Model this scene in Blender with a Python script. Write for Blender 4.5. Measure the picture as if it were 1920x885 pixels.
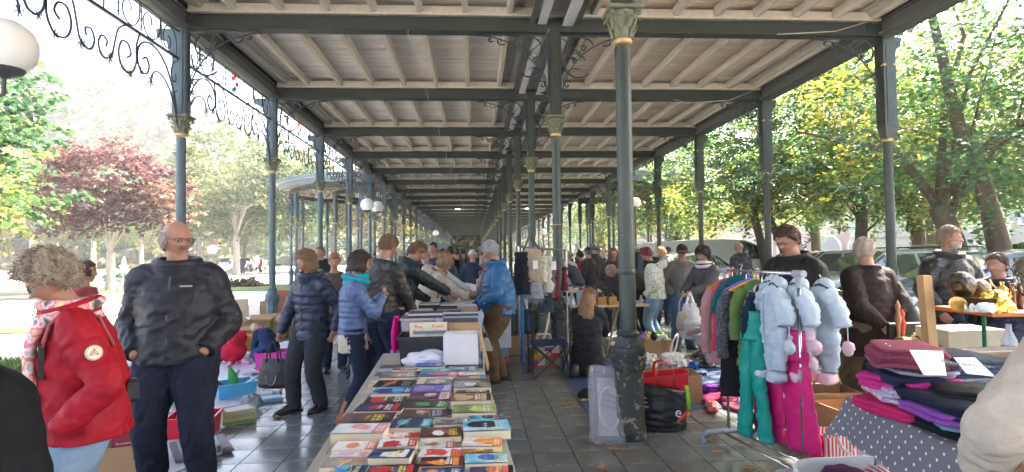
import bpy, math, random
import numpy as np
from math import sin, cos, pi, radians as R
from mathutils import Vector as V, Matrix, noise as mnoise
sc = bpy.context.scene
for o in list(bpy.data.objects): bpy.data.objects.remove(o)
rng = random.Random(7)
EYE = 1.62; FPX = 1080.0; YAW = .0656; PIT = .0298; ROLL = -.0134
fw = V((sin(YAW)*cos(PIT), cos(YAW)*cos(PIT), sin(PIT)))
r0 = V((cos(YAW), -sin(YAW), 0)); u0 = r0.cross(fw)
rt = cos(ROLL)*r0 + sin(ROLL)*u0; up = cos(ROLL)*u0 - sin(ROLL)*r0
cam = bpy.data.cameras.new('camera'); camo = bpy.data.objects.new('camera', cam); sc.collection.objects.link(camo)
m = Matrix.Identity(4)
for i in range(3): m[i][0] = rt[i]; m[i][1] = up[i]; m[i][2] = -fw[i]
m[2][3] = EYE
camo.matrix_world = m
cam.sensor_width = 36; cam.lens = FPX/1920*36; cam.clip_start = .05; cam.clip_end = 2000
sc.camera = camo
SUN_EL = R(44); SUN_AZ = R(60)          # azimuth clockwise from +Y (ahead) towards +X (right)
w = bpy.data.worlds.new('World'); sc.world = w; w.use_nodes = True
nt = w.node_tree; nt.nodes.clear()
sky = nt.nodes.new('ShaderNodeTexSky'); sky.sky_type = 'NISHITA'; sky.sun_disc = False
sky.sun_elevation = SUN_EL; sky.sun_rotation = SUN_AZ; sky.dust_density = 7.0; sky.air_density = .7; sky.altitude = 100; sky.ozone_density = .3
bg = nt.nodes.new('ShaderNodeBackground'); bg.inputs[1].default_value = .15
wo = nt.nodes.new('ShaderNodeOutputWorld'); nt.links.new(sky.outputs[0], bg.inputs[0]); nt.links.new(bg.outputs[0], wo.inputs[0])
sl = bpy.data.lights.new('sun', 'SUN'); sl.energy = 3.9; sl.angle = R(.55); sl.color = (1, .93, .82)
so = bpy.data.objects.new('sun', sl); sc.collection.objects.link(so)
sd = V((sin(SUN_AZ)*cos(SUN_EL), cos(SUN_AZ)*cos(SUN_EL), sin(SUN_EL)))
so.rotation_euler = sd.to_track_quat('Z', 'Y').to_euler(); so.location = sd*60
sc.view_settings.view_transform = 'Standard'; sc.view_settings.look = 'None'
sc.view_settings.exposure = 3.4; sc.view_settings.gamma = 1
sc.cycles.max_bounces = 7; sc.cycles.diffuse_bounces = 4; sc.cycles.glossy_bounces = 3; sc.cycles.transmission_bounces = 6
sc.cycles.transparent_max_bounces = 10; sc.cycles.volume_bounces = 1; sc.cycles.use_denoising = True
sc.cycles.sample_clamp_indirect = 8
def ray(px, py):
 return (fw*FPX + rt*(px-960) + up*(442.5-py)).normalized()
def G(px, py, z=0.0):                    # point of the plane at height z seen at a pixel
 d = ray(px, py); t = (z-EYE)/d.z
 return V((d.x*t, d.y*t, z))
def D(px, py, Y):                        # point at distance Y ahead seen at a pixel
 d = ray(px, py); t = Y/d.y
 return V((d.x*t, Y, EYE+d.z*t))
class MB:
 def __init__(s): s.v = []; s.f = []; s.m = []; s.c = []; s.n = 0; s.cur = 0; s.col = None; s.useC = False
 def add(s, vs, fs, mi=None, col=None):
  b = s.n; vs = [tuple(x) for x in vs]; s.v += vs; s.n += len(vs)
  mi = s.cur if mi is None else mi
  col = col if col is not None else s.col
  if col is not None: s.useC = True
  for f in fs: s.f.append(tuple(b+i for i in f)); s.m.append(mi); s.c.append(col or (1, 1, 1))
  return s
 def box(s, c, d, rz=0, mi=None, col=None, M=None, bev=0):
  c = V(c); hx, hy, hz = d[0]/2, d[1]/2, d[2]/2
  if bev:
   b = min(bev, hx*.9, hy*.9, hz*.9); vs = []
   for sz in (-1, 1):
    for (ax, ay, az) in ((hx-b, hy-b, hz), (hx, hy, hz-b)):
     vs += [(sx*ax, sy*ay, sz*az) for sx, sy in ((-1,-1),(1,-1),(1,1),(-1,1))]
   fs = [(3,2,1,0), (8,9,10,11)]
   for i in range(4):
    j = (i+1) % 4
    fs += [(i, j, 4+j, 4+i), (4+i, 4+j, 12+j, 12+i), (12+i, 12+j, 8+j, 8+i)]
  else:
   vs = [(sx*hx, sy*hy, sz*hz) for sz in (-1, 1) for sx, sy in ((-1,-1),(1,-1),(1,1),(-1,1))]
   fs = [(3,2,1,0), (4,5,6,7), (0,1,5,4), (1,2,6,5), (2,3,7,6), (3,0,4,7)]
  T = M if M is not None else (Matrix.Rotation(rz, 3, 'Z') if rz else None)
  s.add([(T @ V(p) if T is not None else V(p)) + c for p in vs], fs, mi, col); return s
 def rings(s, rs, cap=True, closed=True, mi=None, col=None, loop=False):
  n = len(rs[0]); vs = [p for r in rs for p in r]; fs = []
  k = len(rs)
  for i in range(k if loop else k-1):
   a = i*n; b = ((i+1) % k)*n
   for j in range(n if closed else n-1):
    q = (j+1) % n; fs.append((a+j, a+q, b+q, b+j))
  if cap and closed and not loop: fs += [tuple(range(n))[::-1], tuple((k-1)*n+j for j in range(n))]
  s.add(vs, fs, mi, col); return s
 def tube(s, pts, r, n=8, cap=True, mi=None, col=None, loop=False, side=None):
  pts = [V(p) for p in pts]; k = len(pts); rs = []
  rr = r if isinstance(r, list) else [r]*k
  u = V(side) if side is not None else None
  for i, p in enumerate(pts):
   if loop: t = pts[(i+1) % k]-pts[i-1]
   else: t = pts[min(i+1, k-1)]-pts[max(i-1, 0)]
   t.normalize()
   if u is None: u = t.orthogonal()
   u = u - t*u.dot(t)
   if u.length < 1e-5: u = t.orthogonal()
   u.normalize(); w_ = t.cross(u)
   ra, rb = rr[i] if isinstance(rr[i], (list, tuple)) else (rr[i], rr[i])
   rs.append([p + u*(ra*cos(2*pi*j/n)) + w_*(rb*sin(2*pi*j/n)) for j in range(n)])
  return s.rings(rs, cap, True, mi, col, loop)
 def lathe(s, prof, c=(0,0,0), n=16, mi=None, col=None, sx=1, sy=1, cap=True, ph=0):
  c = V(c)
  rs = [[c+V((r*cos(2*pi*(j+ph)/n)*sx, r*sin(2*pi*(j+ph)/n)*sy, z)) for j in range(n)] for r, z in prof]
  return s.rings(rs, cap, True, mi, col)
 def prism(s, poly, z0, z1, mi=None, col=None, M=None):
  n = len(poly); T = M or Matrix.Identity(4)
  vs = [T @ V((x, y, z0)) for x, y in poly]+[T @ V((x, y, z1)) for x, y in poly]
  fs = [tuple(range(n))[::-1], tuple(range(n, 2*n))]+[(j, (j+1) % n, n+(j+1) % n, n+j) for j in range(n)]
  s.add(vs, fs, mi, col); return s
 def ball(s, c, r, n=12, k=8, mi=None, col=None, M=None):
  c = V(c); rr = r if isinstance(r, (list, tuple)) else (r, r, r)
  rs = []
  for i in range(k+1):
   a = -pi/2 + pi*(i if 0 < i < k else (i+.02 if i == 0 else i-.02))/k
   rs.append([V((rr[0]*cos(a)*cos(2*pi*j/n), rr[1]*cos(a)*sin(2*pi*j/n), rr[2]*sin(a))) for j in range(n)])
  rs = [[(M @ p if M is not None else p)+c for p in q] for q in rs]
  return s.rings(rs, True, True, mi, col)
 def mesh(s, name):
  me = bpy.data.meshes.new(name); me.from_pydata(s.v, [], s.f)
  me.polygons.foreach_set('material_index', s.m)
  if s.useC:
   a = me.color_attributes.new('Col', 'FLOAT_COLOR', 'CORNER')
   arr = np.ones((len(me.loops), 4), dtype=np.float32)
   k = np.array([len(f) for f in s.f]); arr[:, :3] = np.repeat(np.array(s.c, dtype=np.float32), k, axis=0)
   a.data.foreach_set('color', arr.ravel())
  return me
 def build(s, name, mats, parent=None, smooth=None, loc=None, rz=None):
  me = s.mesh(name)
  return link(name, me, mats, parent, smooth, loc, rz)
COL = sc.collection
def link(name, me, mats=None, parent=None, smooth=None, loc=None, rz=None):
 if mats is not None:
  for q in (mats if isinstance(mats, (list, tuple)) else [mats]): me.materials.append(q)
 if smooth is not None:
  me.polygons.foreach_set('use_smooth', [True]*len(me.polygons))
  if smooth < 3: me.set_sharp_from_angle(angle=smooth)
 o = bpy.data.objects.new(name, me); COL.objects.link(o)
 if parent is not None: o.parent = parent
 if loc is not None: o.location = loc
 if rz is not None: o.rotation_euler = (0, 0, rz)
 return o
def tag(o, label=None, cat=None, group=None, kind=None):
 if label: o['label'] = label
 if cat: o['category'] = cat
 if group: o['group'] = group
 if kind: o['kind'] = kind
 return o
def thing(name, label, cat, loc=(0,0,0), rz=0, group=None):
 o = bpy.data.objects.new(name, None); COL.objects.link(o); o.empty_display_size = .1
 o.location = loc; o.rotation_euler = (0, 0, rz)
 return tag(o, label, cat, group)
KIDS = {}
def copy_tree(o, loc, rz, label=None, group=None, scale=None):
 c = o.copy(); COL.objects.link(c); c.location = loc; c.rotation_euler = (0, 0, rz)
 if scale: c.scale = (scale,)*3
 if label: c['label'] = label
 if group: c['group'] = group
 for ch in o.children:
  d = ch.copy(); COL.objects.link(d); d.parent = c
  for g in ch.children:
   e = g.copy(); COL.objects.link(e); e.parent = d
 return c
def inst(name, me, parent=None, loc=(0,0,0), rz=0, label=None):
 o = bpy.data.objects.new(name, me); COL.objects.link(o); o.parent = parent; o.location = loc; o.rotation_euler = (0, 0, rz)
 if label: o['label'] = label
 return o
def _n(nt, t, **k):
 n = nt.nodes.new(t)
 for a, b in k.items(): setattr(n, a, b)
 return n
def M_(name, col, rough=.6, var=.12, nscale=6.0, bump=.0, bscale=60.0, metal=0, spec=.5, coat=0, alpha=1, trans=0,
       col2=None, c2scale=3.0, c2w=.08, c2pos=.55, vcol=False, sheen=0, ior=1.45, emit=None, es=0, translu=0, stretch=None, objc=True, bdist=.004, wrinkle=0, wscale=7):
 ma = bpy.data.materials.new(name); ma.use_nodes = True; nt = ma.node_tree; N = nt.nodes; L = nt.links
 b = N['Principled BSDF']
 tc = _n(nt, 'ShaderNodeTexCoord'); mp = _n(nt, 'ShaderNodeMapping')
 L.new(tc.outputs['Object'], mp.inputs[0])
 if stretch: mp.inputs['Scale'].default_value = stretch
 if vcol:
  a = _n(nt, 'ShaderNodeAttribute', attribute_name='Col'); base = a.outputs['Color']
 else:
  rgb = _n(nt, 'ShaderNodeRGB'); rgb.outputs[0].default_value = (*col, 1); base = rgb.outputs[0]
 if var > 0:
  nz = _n(nt, 'ShaderNodeTexNoise'); nz.inputs['Scale'].default_value = nscale; nz.inputs['Detail'].default_value = 6; nz.inputs['Roughness'].default_value = .65
  L.new(mp.outputs[0], nz.inputs['Vector'])
  mr = _n(nt, 'ShaderNodeMapRange'); mr.inputs[1].default_value = .25; mr.inputs[2].default_value = .75
  mr.inputs[3].default_value = 1-var; mr.inputs[4].default_value = 1+var
  L.new(nz.outputs[0], mr.inputs[0])
  mx = _n(nt, 'ShaderNodeVectorMath', operation='SCALE'); L.new(base, mx.inputs[0]); L.new(mr.outputs[0], mx.inputs['Scale']); base = mx.outputs[0]
 if col2 is not None:
  n2 = _n(nt, 'ShaderNodeTexNoise'); n2.inputs['Scale'].default_value = c2scale; n2.inputs['Detail'].default_value = 8; n2.inputs['Roughness'].default_value = .7
  L.new(mp.outputs[0], n2.inputs['Vector'])
  m2 = _n(nt, 'ShaderNodeMapRange'); m2.inputs[1].default_value = c2pos; m2.inputs[2].default_value = c2pos+c2w; L.new(n2.outputs[0], m2.inputs[0])
  mi = _n(nt, 'ShaderNodeMix', data_type='RGBA'); L.new(m2.outputs[0], mi.inputs[0]); L.new(base, mi.inputs[6]); mi.inputs[7].default_value = (*col2, 1); base = mi.outputs[2]
 L.new(base, b.inputs['Base Color'])
 b.inputs['Roughness'].default_value = rough; b.inputs['Metallic'].default_value = metal
 b.inputs['Specular IOR Level'].default_value = spec; b.inputs['IOR'].default_value = ior
 if coat: b.inputs['Coat Weight'].default_value = coat; b.inputs['Coat Roughness'].default_value = .08
 if sheen: b.inputs['Sheen Weight'].default_value = sheen; b.inputs['Sheen Roughness'].default_value = .5
 if alpha < 1: b.inputs['Alpha'].default_value = alpha
 if trans: b.inputs['Transmission Weight'].default_value = trans
 if emit: b.inputs['Emission Color'].default_value = (*emit, 1); b.inputs['Emission Strength'].default_value = es
 if bump:
  nb = _n(nt, 'ShaderNodeTexNoise'); nb.inputs['Scale'].default_value = bscale; nb.inputs['Detail'].default_value = 4
  L.new(mp.outputs[0], nb.inputs['Vector'])
  bp = _n(nt, 'ShaderNodeBump'); bp.inputs['Strength'].default_value = bump; bp.inputs['Distance'].default_value = bdist
  L.new(nb.outputs[0], bp.inputs['Height']); L.new(bp.outputs[0], b.inputs['Normal'])
 if wrinkle:
  nw = _n(nt, 'ShaderNodeTexNoise', noise_type='RIDGED_MULTIFRACTAL'); nw.inputs['Scale'].default_value = wscale; nw.inputs['Detail'].default_value = 2.5; nw.inputs['Distortion'].default_value = .9
  m3 = _n(nt, 'ShaderNodeMapping'); m3.inputs['Scale'].default_value = (1,1,.7); L.new(tc.outputs['Object'], m3.inputs[0]); L.new(m3.outputs[0], nw.inputs['Vector'])
  b2 = _n(nt, 'ShaderNodeBump'); b2.inputs['Strength'].default_value = wrinkle; b2.inputs['Distance'].default_value = .012
  L.new(nw.outputs[0], b2.inputs['Height'])
  if bump: L.new(bp.outputs[0], b2.inputs['Normal'])
  L.new(b2.outputs[0], b.inputs['Normal'])
 if translu:
  out = N['Material Output']; tr = _n(nt, 'ShaderNodeBsdfTranslucent'); L.new(base, tr.inputs[0])
  ms = _n(nt, 'ShaderNodeMixShader'); ms.inputs[0].default_value = translu; L.new(b.outputs[0], ms.inputs[1]); L.new(tr.outputs[0], ms.inputs[2]); L.new(ms.outputs[0], out.inputs[0])
 return ma
_mc = {}
def cloth(c, rough=.85, var=.14, bump=.5, bscale=90, sheen=0, **k):
 key = (tuple(c), rough, var, bump, bscale, sheen, tuple(sorted((a, str(b)) for a, b in k.items())))
 if key not in _mc: _mc[key] = M_('cloth_%d' % len(_mc), c, rough, var, 9, bump, bscale, sheen=sheen, spec=(.25 if rough > .6 else .45), wrinkle=.55, **k)
 return _mc[key]
def paint(c, rough=.5, **k):
 key = ('p', tuple(c), rough, tuple(sorted((a, str(b)) for a, b in k.items())))
 if key not in _mc: _mc[key] = M_('paint_%d' % len(_mc), c, rough, **k)
 return _mc[key]
PRINT = M_('printed_colour', (1,1,1), .38, .05, 20, vcol=True)
VCLOTH = M_('patterned_cloth', (1,1,1), .85, .12, 12, .5, 90, vcol=True, sheen=.1)
GLOSSY = M_('glossy_plastic_colour', (1,1,1), .3, .04, 9, vcol=True)
MATTE = M_('matte_colour', (1,1,1), .75, .12, 14, .2, 60, vcol=True)
CARD = M_('cardboard', (.40,.25,.13), .85, .12, 8, .2, 70, stretch=(1,1,5))
WHITEP = paint((.78,.78,.76), .5)
BLACKP = paint((.02,.02,.022), .45)
METAL = paint((.55,.56,.58), .25, metal=1, var=.05)
SKIN = M_('skin', (.38,.20,.135), .5, .12, 14, .25, 220, spec=.4, col2=(.43,.175,.125), c2scale=9, c2w=.3, c2pos=.5)
SKIN2 = M_('skin_tan', (.34,.17,.11), .5, .12, 14, .25, 220, spec=.4)
WOOD = M_('wood', (.30,.17,.08), .6, .3, 5, .3, 30, stretch=(1,1,8))
PALEWOOD = M_('pale_wood', (.55,.38,.21), .6, .2, 5, .3, 30, stretch=(6,1,1))
def textmesh(s, size, ext=.0008, shear=0, spacing=1, align='CENTER'):
 cu = bpy.data.curves.new('t', 'FONT'); cu.body = s; cu.size = size; cu.extrude = ext; cu.shear = shear; cu.space_character = spacing
 cu.align_x = align; cu.resolution_u = 2
 ob = bpy.data.objects.new('t', cu); COL.objects.link(ob)
 dg = bpy.context.evaluated_depsgraph_get(); me = bpy.data.meshes.new_from_object(ob.evaluated_get(dg))
 bpy.data.objects.remove(ob); return me
def text(s, size, mat, parent, M, **k):
 me = textmesh(s, size, **k); me.transform(M); me.materials.clear()
 return link('lettering', me, mat, parent)
def smoothnoise(p, s=1.0, seed=0):
 return mnoise.noise(V((p[0]*s+seed*7.13, p[1]*s+seed*3.7, p[2]*s+seed*1.9)))
# ================= SETTING: floor, ground =================
XL, XC, XR = -4.425, 1.307, 6.81; Y1, BAY = 9.008, 3.9516; ZB = 5.10; ZC = 3.457
I0, I1 = -4, 27; YEND = Y1+I1*BAY
TILE = .33
tile_m = M_('slate_tile', (1,1,1), .36, .22, 3.5, .35, 14, vcol=True, spec=.5, bdist=.002)
def rough_map(ma, lo, hi, scale):
 nt = ma.node_tree; b = nt.nodes['Principled BSDF']; tc = _n(nt, 'ShaderNodeTexCoord'); nz = _n(nt, 'ShaderNodeTexNoise')
 nz.inputs['Scale'].default_value = scale; nz.inputs['Detail'].default_value = 5; nt.links.new(tc.outputs['Object'], nz.inputs['Vector'])
 mr = _n(nt, 'ShaderNodeMapRange'); mr.inputs[1].default_value = .3; mr.inputs[2].default_value = .7; mr.inputs[3].default_value = lo; mr.inputs[4].default_value = hi
 nt.links.new(nz.outputs[0], mr.inputs[0]); nt.links.new(mr.outputs[0], b.inputs['Roughness'])
rough_map(tile_m, .12, .34, 1.2)
grout_m = paint((.06,.061,.057), .9)
stonem = M_('kerb_stone', (.30,.30,.28), .8, .15, 5, .4, 40)
fl = MB(); fl.box((1.15, (YEND+.5-6)/2, -.07), (12.6, YEND+6.5, .1))
pavement = tag(fl.build('pavement', grout_m), kind='structure')
ks = MB()
for xx in (-5.22, 7.55):
 y = -6
 while y < YEND: ks.box((xx, y+.49, -.04), (.16, .97, .12), bev=.01); y += 1.0
ks.build('kerb_stones', stonem, pavement)['kind'] = 'stuff'
def tile_rows():
 out = []
 i0 = int(-5.1/TILE)
 for j in range(-12, int(YEND/TILE)):
  for i in range(-15, 23):
   x = .12+(i+.5)*TILE; y = (j+.5)*TILE+.07
   if -5.13 < x-TILE/2 and x+TILE/2 < 7.46: out.append((x, y, i, j))
 return out
def tile_box(mb, x, y, i, j, own=False):
 q = random.Random(i*971+j*13+5); g = .0025 if (i % 4) else .006
 c = .150+.022*q.random()
 col = (c*.90, c*1.0, c*.97)
 if q.random() < .12: col = (c*1.03, c*1.02, c*.94)
 dz = q.uniform(-.0012, .0012); T = Matrix.Rotation(q.uniform(-.0007, .0007), 3, 'X') @ Matrix.Rotation(q.uniform(-.0007, .0007), 3, 'Y')
 mb.box((0 if own else x, 0 if own else y, (0 if own else -.012)+dz*0), (TILE-g, TILE-g, .024), col=col, M=T, bev=.0035)
 return dz
tiles = tile_rows()
def vis(x, y):
 d = V((x, y, 0))-V((0,0,EYE)); dep = d.dot(fw)
 if dep < .4: return None
 u = 960+FPX*d.dot(rt)/dep; v = 442.5-FPX*d.dot(up)/dep
 return dep if (-60 < u < 1980 and v < 960) else None
tv = sorted([(vis(x, y), x, y, i, j) for x, y, i, j in tiles if vis(x, y) is not None])
near = tv[:300]; ns = {(a[3], a[4]) for a in near}
tmeshes = []
for k in range(24):
 mb = MB(); tile_box(mb, 0, 0, k*3+1, k*7, own=True); tmeshes.append(mb.mesh('tile')); tmeshes[-1].materials.append(tile_m)
for dep, x, y, i, j in near:
 inst('tile', tmeshes[rng.randrange(24)], pavement, (x, y, -.012))
rest = MB()
for x, y, i, j in tiles:
 if (i, j) not in ns and y > -2: tile_box(rest, x, y, i, j)
rest.build('far_tiles', tile_m, pavement)['kind'] = 'stuff'
gm = M_('pale_gravel', (.40,.375,.335), .9, .18, .6, .5, 30, col2=(.30,.28,.25), c2scale=.35, c2w=.3, c2pos=.45)
asph = M_('worn_asphalt', (.22,.21,.20), .85, .2, .8, .4, 40, col2=(.26,.25,.23), c2scale=.5, c2w=.3)
grassm = M_('lawn_green', (.10,.16,.035), .9, .35, 2, .6, 60, col2=(.18,.17,.06), c2scale=1.2, c2w=.4)
g = MB(); g.add([(-900,-300,-.12),(900,-300,-.12),(900,1200,-.12),(-900,1200,-.12)], [(0,1,2,3)])
tag(g.build('ground', gm), kind='structure')
g = MB(); g.add([(8.9,-40,.1),(60,-40,.1),(60,110,.1),(8.9,110,.1)], [(0,1,2,3)]); g.box((8.85,35,-.0), (.14,150,.22))
tag(g.build('parking_area', asph), kind='structure')
def patch(name, pts, z, mt):
 g = MB(); g.prism(pts, z-.05, z); return tag(g.build(name, mt), kind='structure')
patch('lawn', [(-7.3,7.9),(-6.1,9.4),(-7.4,10.4),(-16,11.3),(-16,8.6)], -.085, grassm)
patch('lawn', [(-9.6,14.2),(-9.0,15.1),(-20,17.0),(-22,15.6)], -.085, grassm)
patch('lawn', [(-8,30),(-7.0,34),(-40,48),(-50,40),(-22,30.5)], -.085, grassm)
patch('path', [(-6.3,20.5),(-5.6,22.5),(-60,33),(-60,28)], -.09, M_('sandy_path', (.55,.50,.43), .9, .1, 1, .3, 30))
def grass(name, n, poly, seed):
 q = random.Random(seed); mb = MB(); xs = [p[0] for p in poly]; ys = [p[1] for p in poly]
 def inside(x, y):
  c = False
  for i in range(len(poly)):
   a, b = poly[i], poly[i-1]
   if (a[1] > y) != (b[1] > y) and x < (b[0]-a[0])*(y-a[1])/(b[1]-a[1])+a[0]: c = not c
  return c
 k = 0
 while k < n:
  x, y = q.uniform(min(xs), max(xs)), q.uniform(min(ys), max(ys))
  if not inside(x, y): continue
  k += 1; a = q.uniform(0, pi); h = q.uniform(.04, .10); d = V((cos(a), sin(a), 0))*.012; l = V((q.uniform(-.04,.04), q.uniform(-.04,.04), h)); p = V((x, y, -.086))
  mb.add([p-d, p+d, p+l], [(0,1,2)])
 tag(mb.build(name, grassm), kind='stuff'); return
grass('grass', 9000, [(-7.3,7.9),(-6.1,9.4),(-7.4,10.4),(-14,11.2),(-14,8.6)], 3)
# ================= GALLERY =================
irongreen = M_('dark_green_iron_paint', (.030,.045,.036), .38, .25, 7, .25, 90, spec=.6, col2=(.20,.15,.10), c2scale=9, c2w=.03, c2pos=.68)
pedm = M_('flaking_green_paint', (.028,.036,.033), .5, .3, 7, .6, 50, col2=(.27,.22,.17), c2scale=11, c2w=.03, c2pos=.565)
ironblue = M_('skylit_blue_grey_iron', (.085,.125,.145), .42, .2, 6, .2, 80, col2=(.16,.14,.11), c2scale=9, c2w=.04, c2pos=.69)  # bluish skylight on the left columns is put into this iron colour
scrollm = M_('iron_scrollwork_paint', (.035,.042,.05), .45, .2, 6)
capm = M_('stone_green_capital_paint', (.16,.17,.115), .65, .3, 18, .5, 60, col2=(.04,.05,.04), c2scale=20, c2w=.15, c2pos=.6)
goldm = paint((.55,.38,.17), .45, var=.25)
beamm = M_('dark_green_timber', (.028,.037,.031), .6, .35, 4, .5, 30, stretch=(.5,6,6), col2=(.16,.12,.08), c2scale=4.5, c2w=.05, c2pos=.71)
lightwood = M_('grey_white_painted_timber', (.52,.48,.41), .75, .16, 3, .5, 26, stretch=(5,1,5), col2=(.24,.19,.14), c2scale=4, c2w=.25, c2pos=.60)
boardm = M_('weathered_white_boards', (1,1,1), .8, .2, 2.2, .5, 22, vcol=True, stretch=(.35,9,5), col2=(.30,.22,.165), c2scale=2.6, c2w=.16, c2pos=.62)
gallery = thing('market_gallery', 'long open cast iron gallery with timber ceiling and three rows of columns', 'gallery', (0,0,0))
def shaft_mesh(blue):
 mb = MB(); mb.lathe([(.077,.80),(.074,1.0),(.071,2.0),(.067,ZC-.02)], n=20); 
 mb.lathe([(.073,1.42),(.078,1.43),(.078,1.455),(.073,1.465)], n=20)
 s = .1 if blue else .085
 for sx, sy, hw, hd in ((0,0,s,s*.8),(0,0,s*.62,s)): mb.box((0,0,(ZC+.3+ZB)/2), (hw*2, hd*2, ZB-ZC-.3))
 for a in range(4):
  c, d = [(1,1),(1,-1),(-1,1),(-1,-1)][a]; mb.lathe([(.018,ZC+.3),(.018,ZB)], (c*s*.8, d*s*.72, 0), 6)
 me = mb.mesh('column'); return me
def cap_mesh():
 mb = MB(); mb.lathe([(.071,0),(.085,.01),(.085,.035),(.071,.045)], n=20, mi=1)
 mb.lathe([(.078,.045),(.085,.07),(.082,.1),(.10,.2),(.135,.27),(.12,.285)], n=20)
 mb.box((0,0,.30), (.30,.30,.035), bev=.008)
 for ring, (n, r, z, h, wd) in enumerate(((8,.088,.05,.12,.030),(8,.098,.12,.13,.034))):
  for j in range(n):
   a = 2*pi*(j+.5*ring)/n; c, d = cos(a), sin(a); P = []
   for t in range(6):
    u = t/5; rr = r+.055*u*u; zz = z+h*(u if u < .8 else 1.6-u); wv = wd*(1-.45*u)*(1 if t % 2 else .82)
    P.append((rr, zz, wv))
   vs = []
   for rr, zz, wv in P:
    for q in (-1, 0, 1): k = rr+(0 if q else .014); vs.append((k*c-q*wv*d, k*d+q*wv*c, zz))
   fs = [(3*t+q, 3*t+q+1, 3*t+q+4, 3*t+q+3) for t in range(5) for q in (0, 1)]
   mb.add(vs, fs)
 for j in range(4):
  a = pi/4+j*pi/2; c, d = cos(a), sin(a)
  pts = []
  for t in range(14):
   th = t*.62; rr = .042*math.exp(-.16*t); pts.append(((.165-rr*cos(th))*c, (.165-rr*cos(th))*d, .245+rr*sin(th)*.9))
  mb.tube(pts, .011, 5)
 for j in range(4):
  a = j*pi/2; mb.ball((.125*cos(a), .125*sin(a), .255), (.022,.022,.02), 8, 5)
 return mb.mesh('capital')
def base_mesh():
 mb = MB()
 mb.lathe([(.128,-.02),(.142,.0),(.142,.10),(.128,.13),(.124,.58),(.14,.60),(.148,.63),(.148,.66)], n=8, ph=.5)
 mb.lathe([(.150,.66),(.158,.68),(.158,.71),(.145,.72),(.148,.745),(.150,.765),(.142,.79),(.118,.80),(.112,.83),(.098,.85),(.094,.88),(.104,.895),(.104,.91),(.085,.925),(.078,.94)], n=24)
 return mb.mesh('base')
sm_g, sm_b, capme, bme = shaft_mesh(False), shaft_mesh(True), cap_mesh(), base_mesh()
sm_g.materials.append(irongreen); sm_b.materials.append(ironblue); capme.materials.append(capm); capme.materials.append(goldm); bme.materials.append(pedm)
bmeb = bme.copy(); bmeb.materials.clear(); bmeb.materials.append(ironblue)
for me in (sm_g, sm_b, capme, bme, bmeb): me.polygons.foreach_set('use_smooth', [True]*len(me.polygons)); me.set_sharp_from_angle(angle=.6)
mb = MB(); mb.lathe([(.075,.8),(.07,3.2),(.068,3.45)], n=16); mb.rings([[(sx*a, sy*a, z) for sx, sy in ((-1,-1),(1,-1),(1,1),(-1,1))] for a, z in ((.066,3.4),(.105,3.62),(.105,ZB))])
mb.box((0,-.107,4.3), (.12,.012,1.3)); mb.box((-.107,0,4.3), (.012,.12,1.3))
mb.prism([(.08,4.75),(.14,4.80),(.17,4.9),(.24,4.95),(.26,5.1),(.08,5.1)], -.05, .05, M=Matrix.Rotation(pi/2, 4, 'X'))
sm_r = mb.mesh('column'); sm_r.materials.append(irongreen)
mb = MB(); mb.lathe([(.072,3.37),(.078,3.38),(.078,3.41),(.072,3.42)], n=16)
mb.box((0,0,4.62), (.225,.225,.03)); rr_ = mb.mesh('gold_ring'); rr_.materials.append(goldm)
def scroll(mb, cx, cz, r0, turns, a0, sgn=1, r=.013, lead=None, n=26, shrink=2.0):
 pts = []
 for t in range(n):
  u = t/(n-1); a = a0+sgn*turns*2*pi*u; rr = r0*math.exp(-shrink*u)
  pts.append((cx+rr*cos(a), 0, cz+rr*sin(a)))
 if lead: pts = [(p[0], 0, p[1]) for p in lead]+pts
 mb.tube(pts, r, 5, side=(0,1,0))
def arc(mb, cx, cz, rx, rz, a0, a1, r=.014, n=18):
 mb.tube([(cx+rx*cos(a0+(a1-a0)*t/(n-1)), 0, cz+rz*sin(a0+(a1-a0)*t/(n-1))) for t in range(n)], r, 5, side=(0,1,0))
def star(mb, x, z, s=.05, n=6):
 mb.ball((x,0,z), (s*.38,s*.25,s*.38), 6, 4)
 for k in range(n):
  a = 2*pi*k/n+.3; mb.tube([(x,0,z),(x+s*cos(a),0,z+s*sin(a)),(x+s*1.35*cos(a+.5),0,z+s*1.35*sin(a+.5))], [.009,.007,.002], 4)
def fan():
 mb = MB(); mb.box((.62,0,5.075), (1.16,.03,.02)); mb.box((.10,0,4.55), (.02,.03,1.1))
 arc(mb, 1.22, 3.98, 1.12, 1.08, pi, pi/2, .012, 26)
 scroll(mb, .86, 4.98, .085, 1.1, -2.6, 1); scroll(mb, 1.02, 5.0, .05, 1, -2.6, 1)
 scroll(mb, .2, 4.28, .075, 1.2, .6, 1); scroll(mb, .18, 4.12, .05, 1, .6, 1)
 arc(mb, .42, 4.86, .22, .2, pi*1.35, pi*.1, .015); arc(mb, .38, 4.62, .22, .22, pi*.95, pi*1.75)
 arc(mb, .62, 4.80, .2, .26, pi*1.1, pi*.4, .009); arc(mb, .33, 4.33, .19, .22, pi*1.05, pi*.35, .009)
 mb.tube([(.12,0,5.04),(.3,0,4.88),(.5,0,4.68)], .009, 5)
 star(mb, .40, 4.78, .10, 7); scroll(mb, .47, 4.9, .07, .9, -2, 1); scroll(mb, .31, 4.66, .07, .9, 2, -1)
 return mb.mesh('bracket')
fanm = fan(); fanm.materials.append(scrollm)
def sm(me, a=.9):
 me.polygons.foreach_set('use_smooth', [True]*len(me.polygons)); me.set_sharp_from_angle(angle=a)
sm(fanm)
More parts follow.
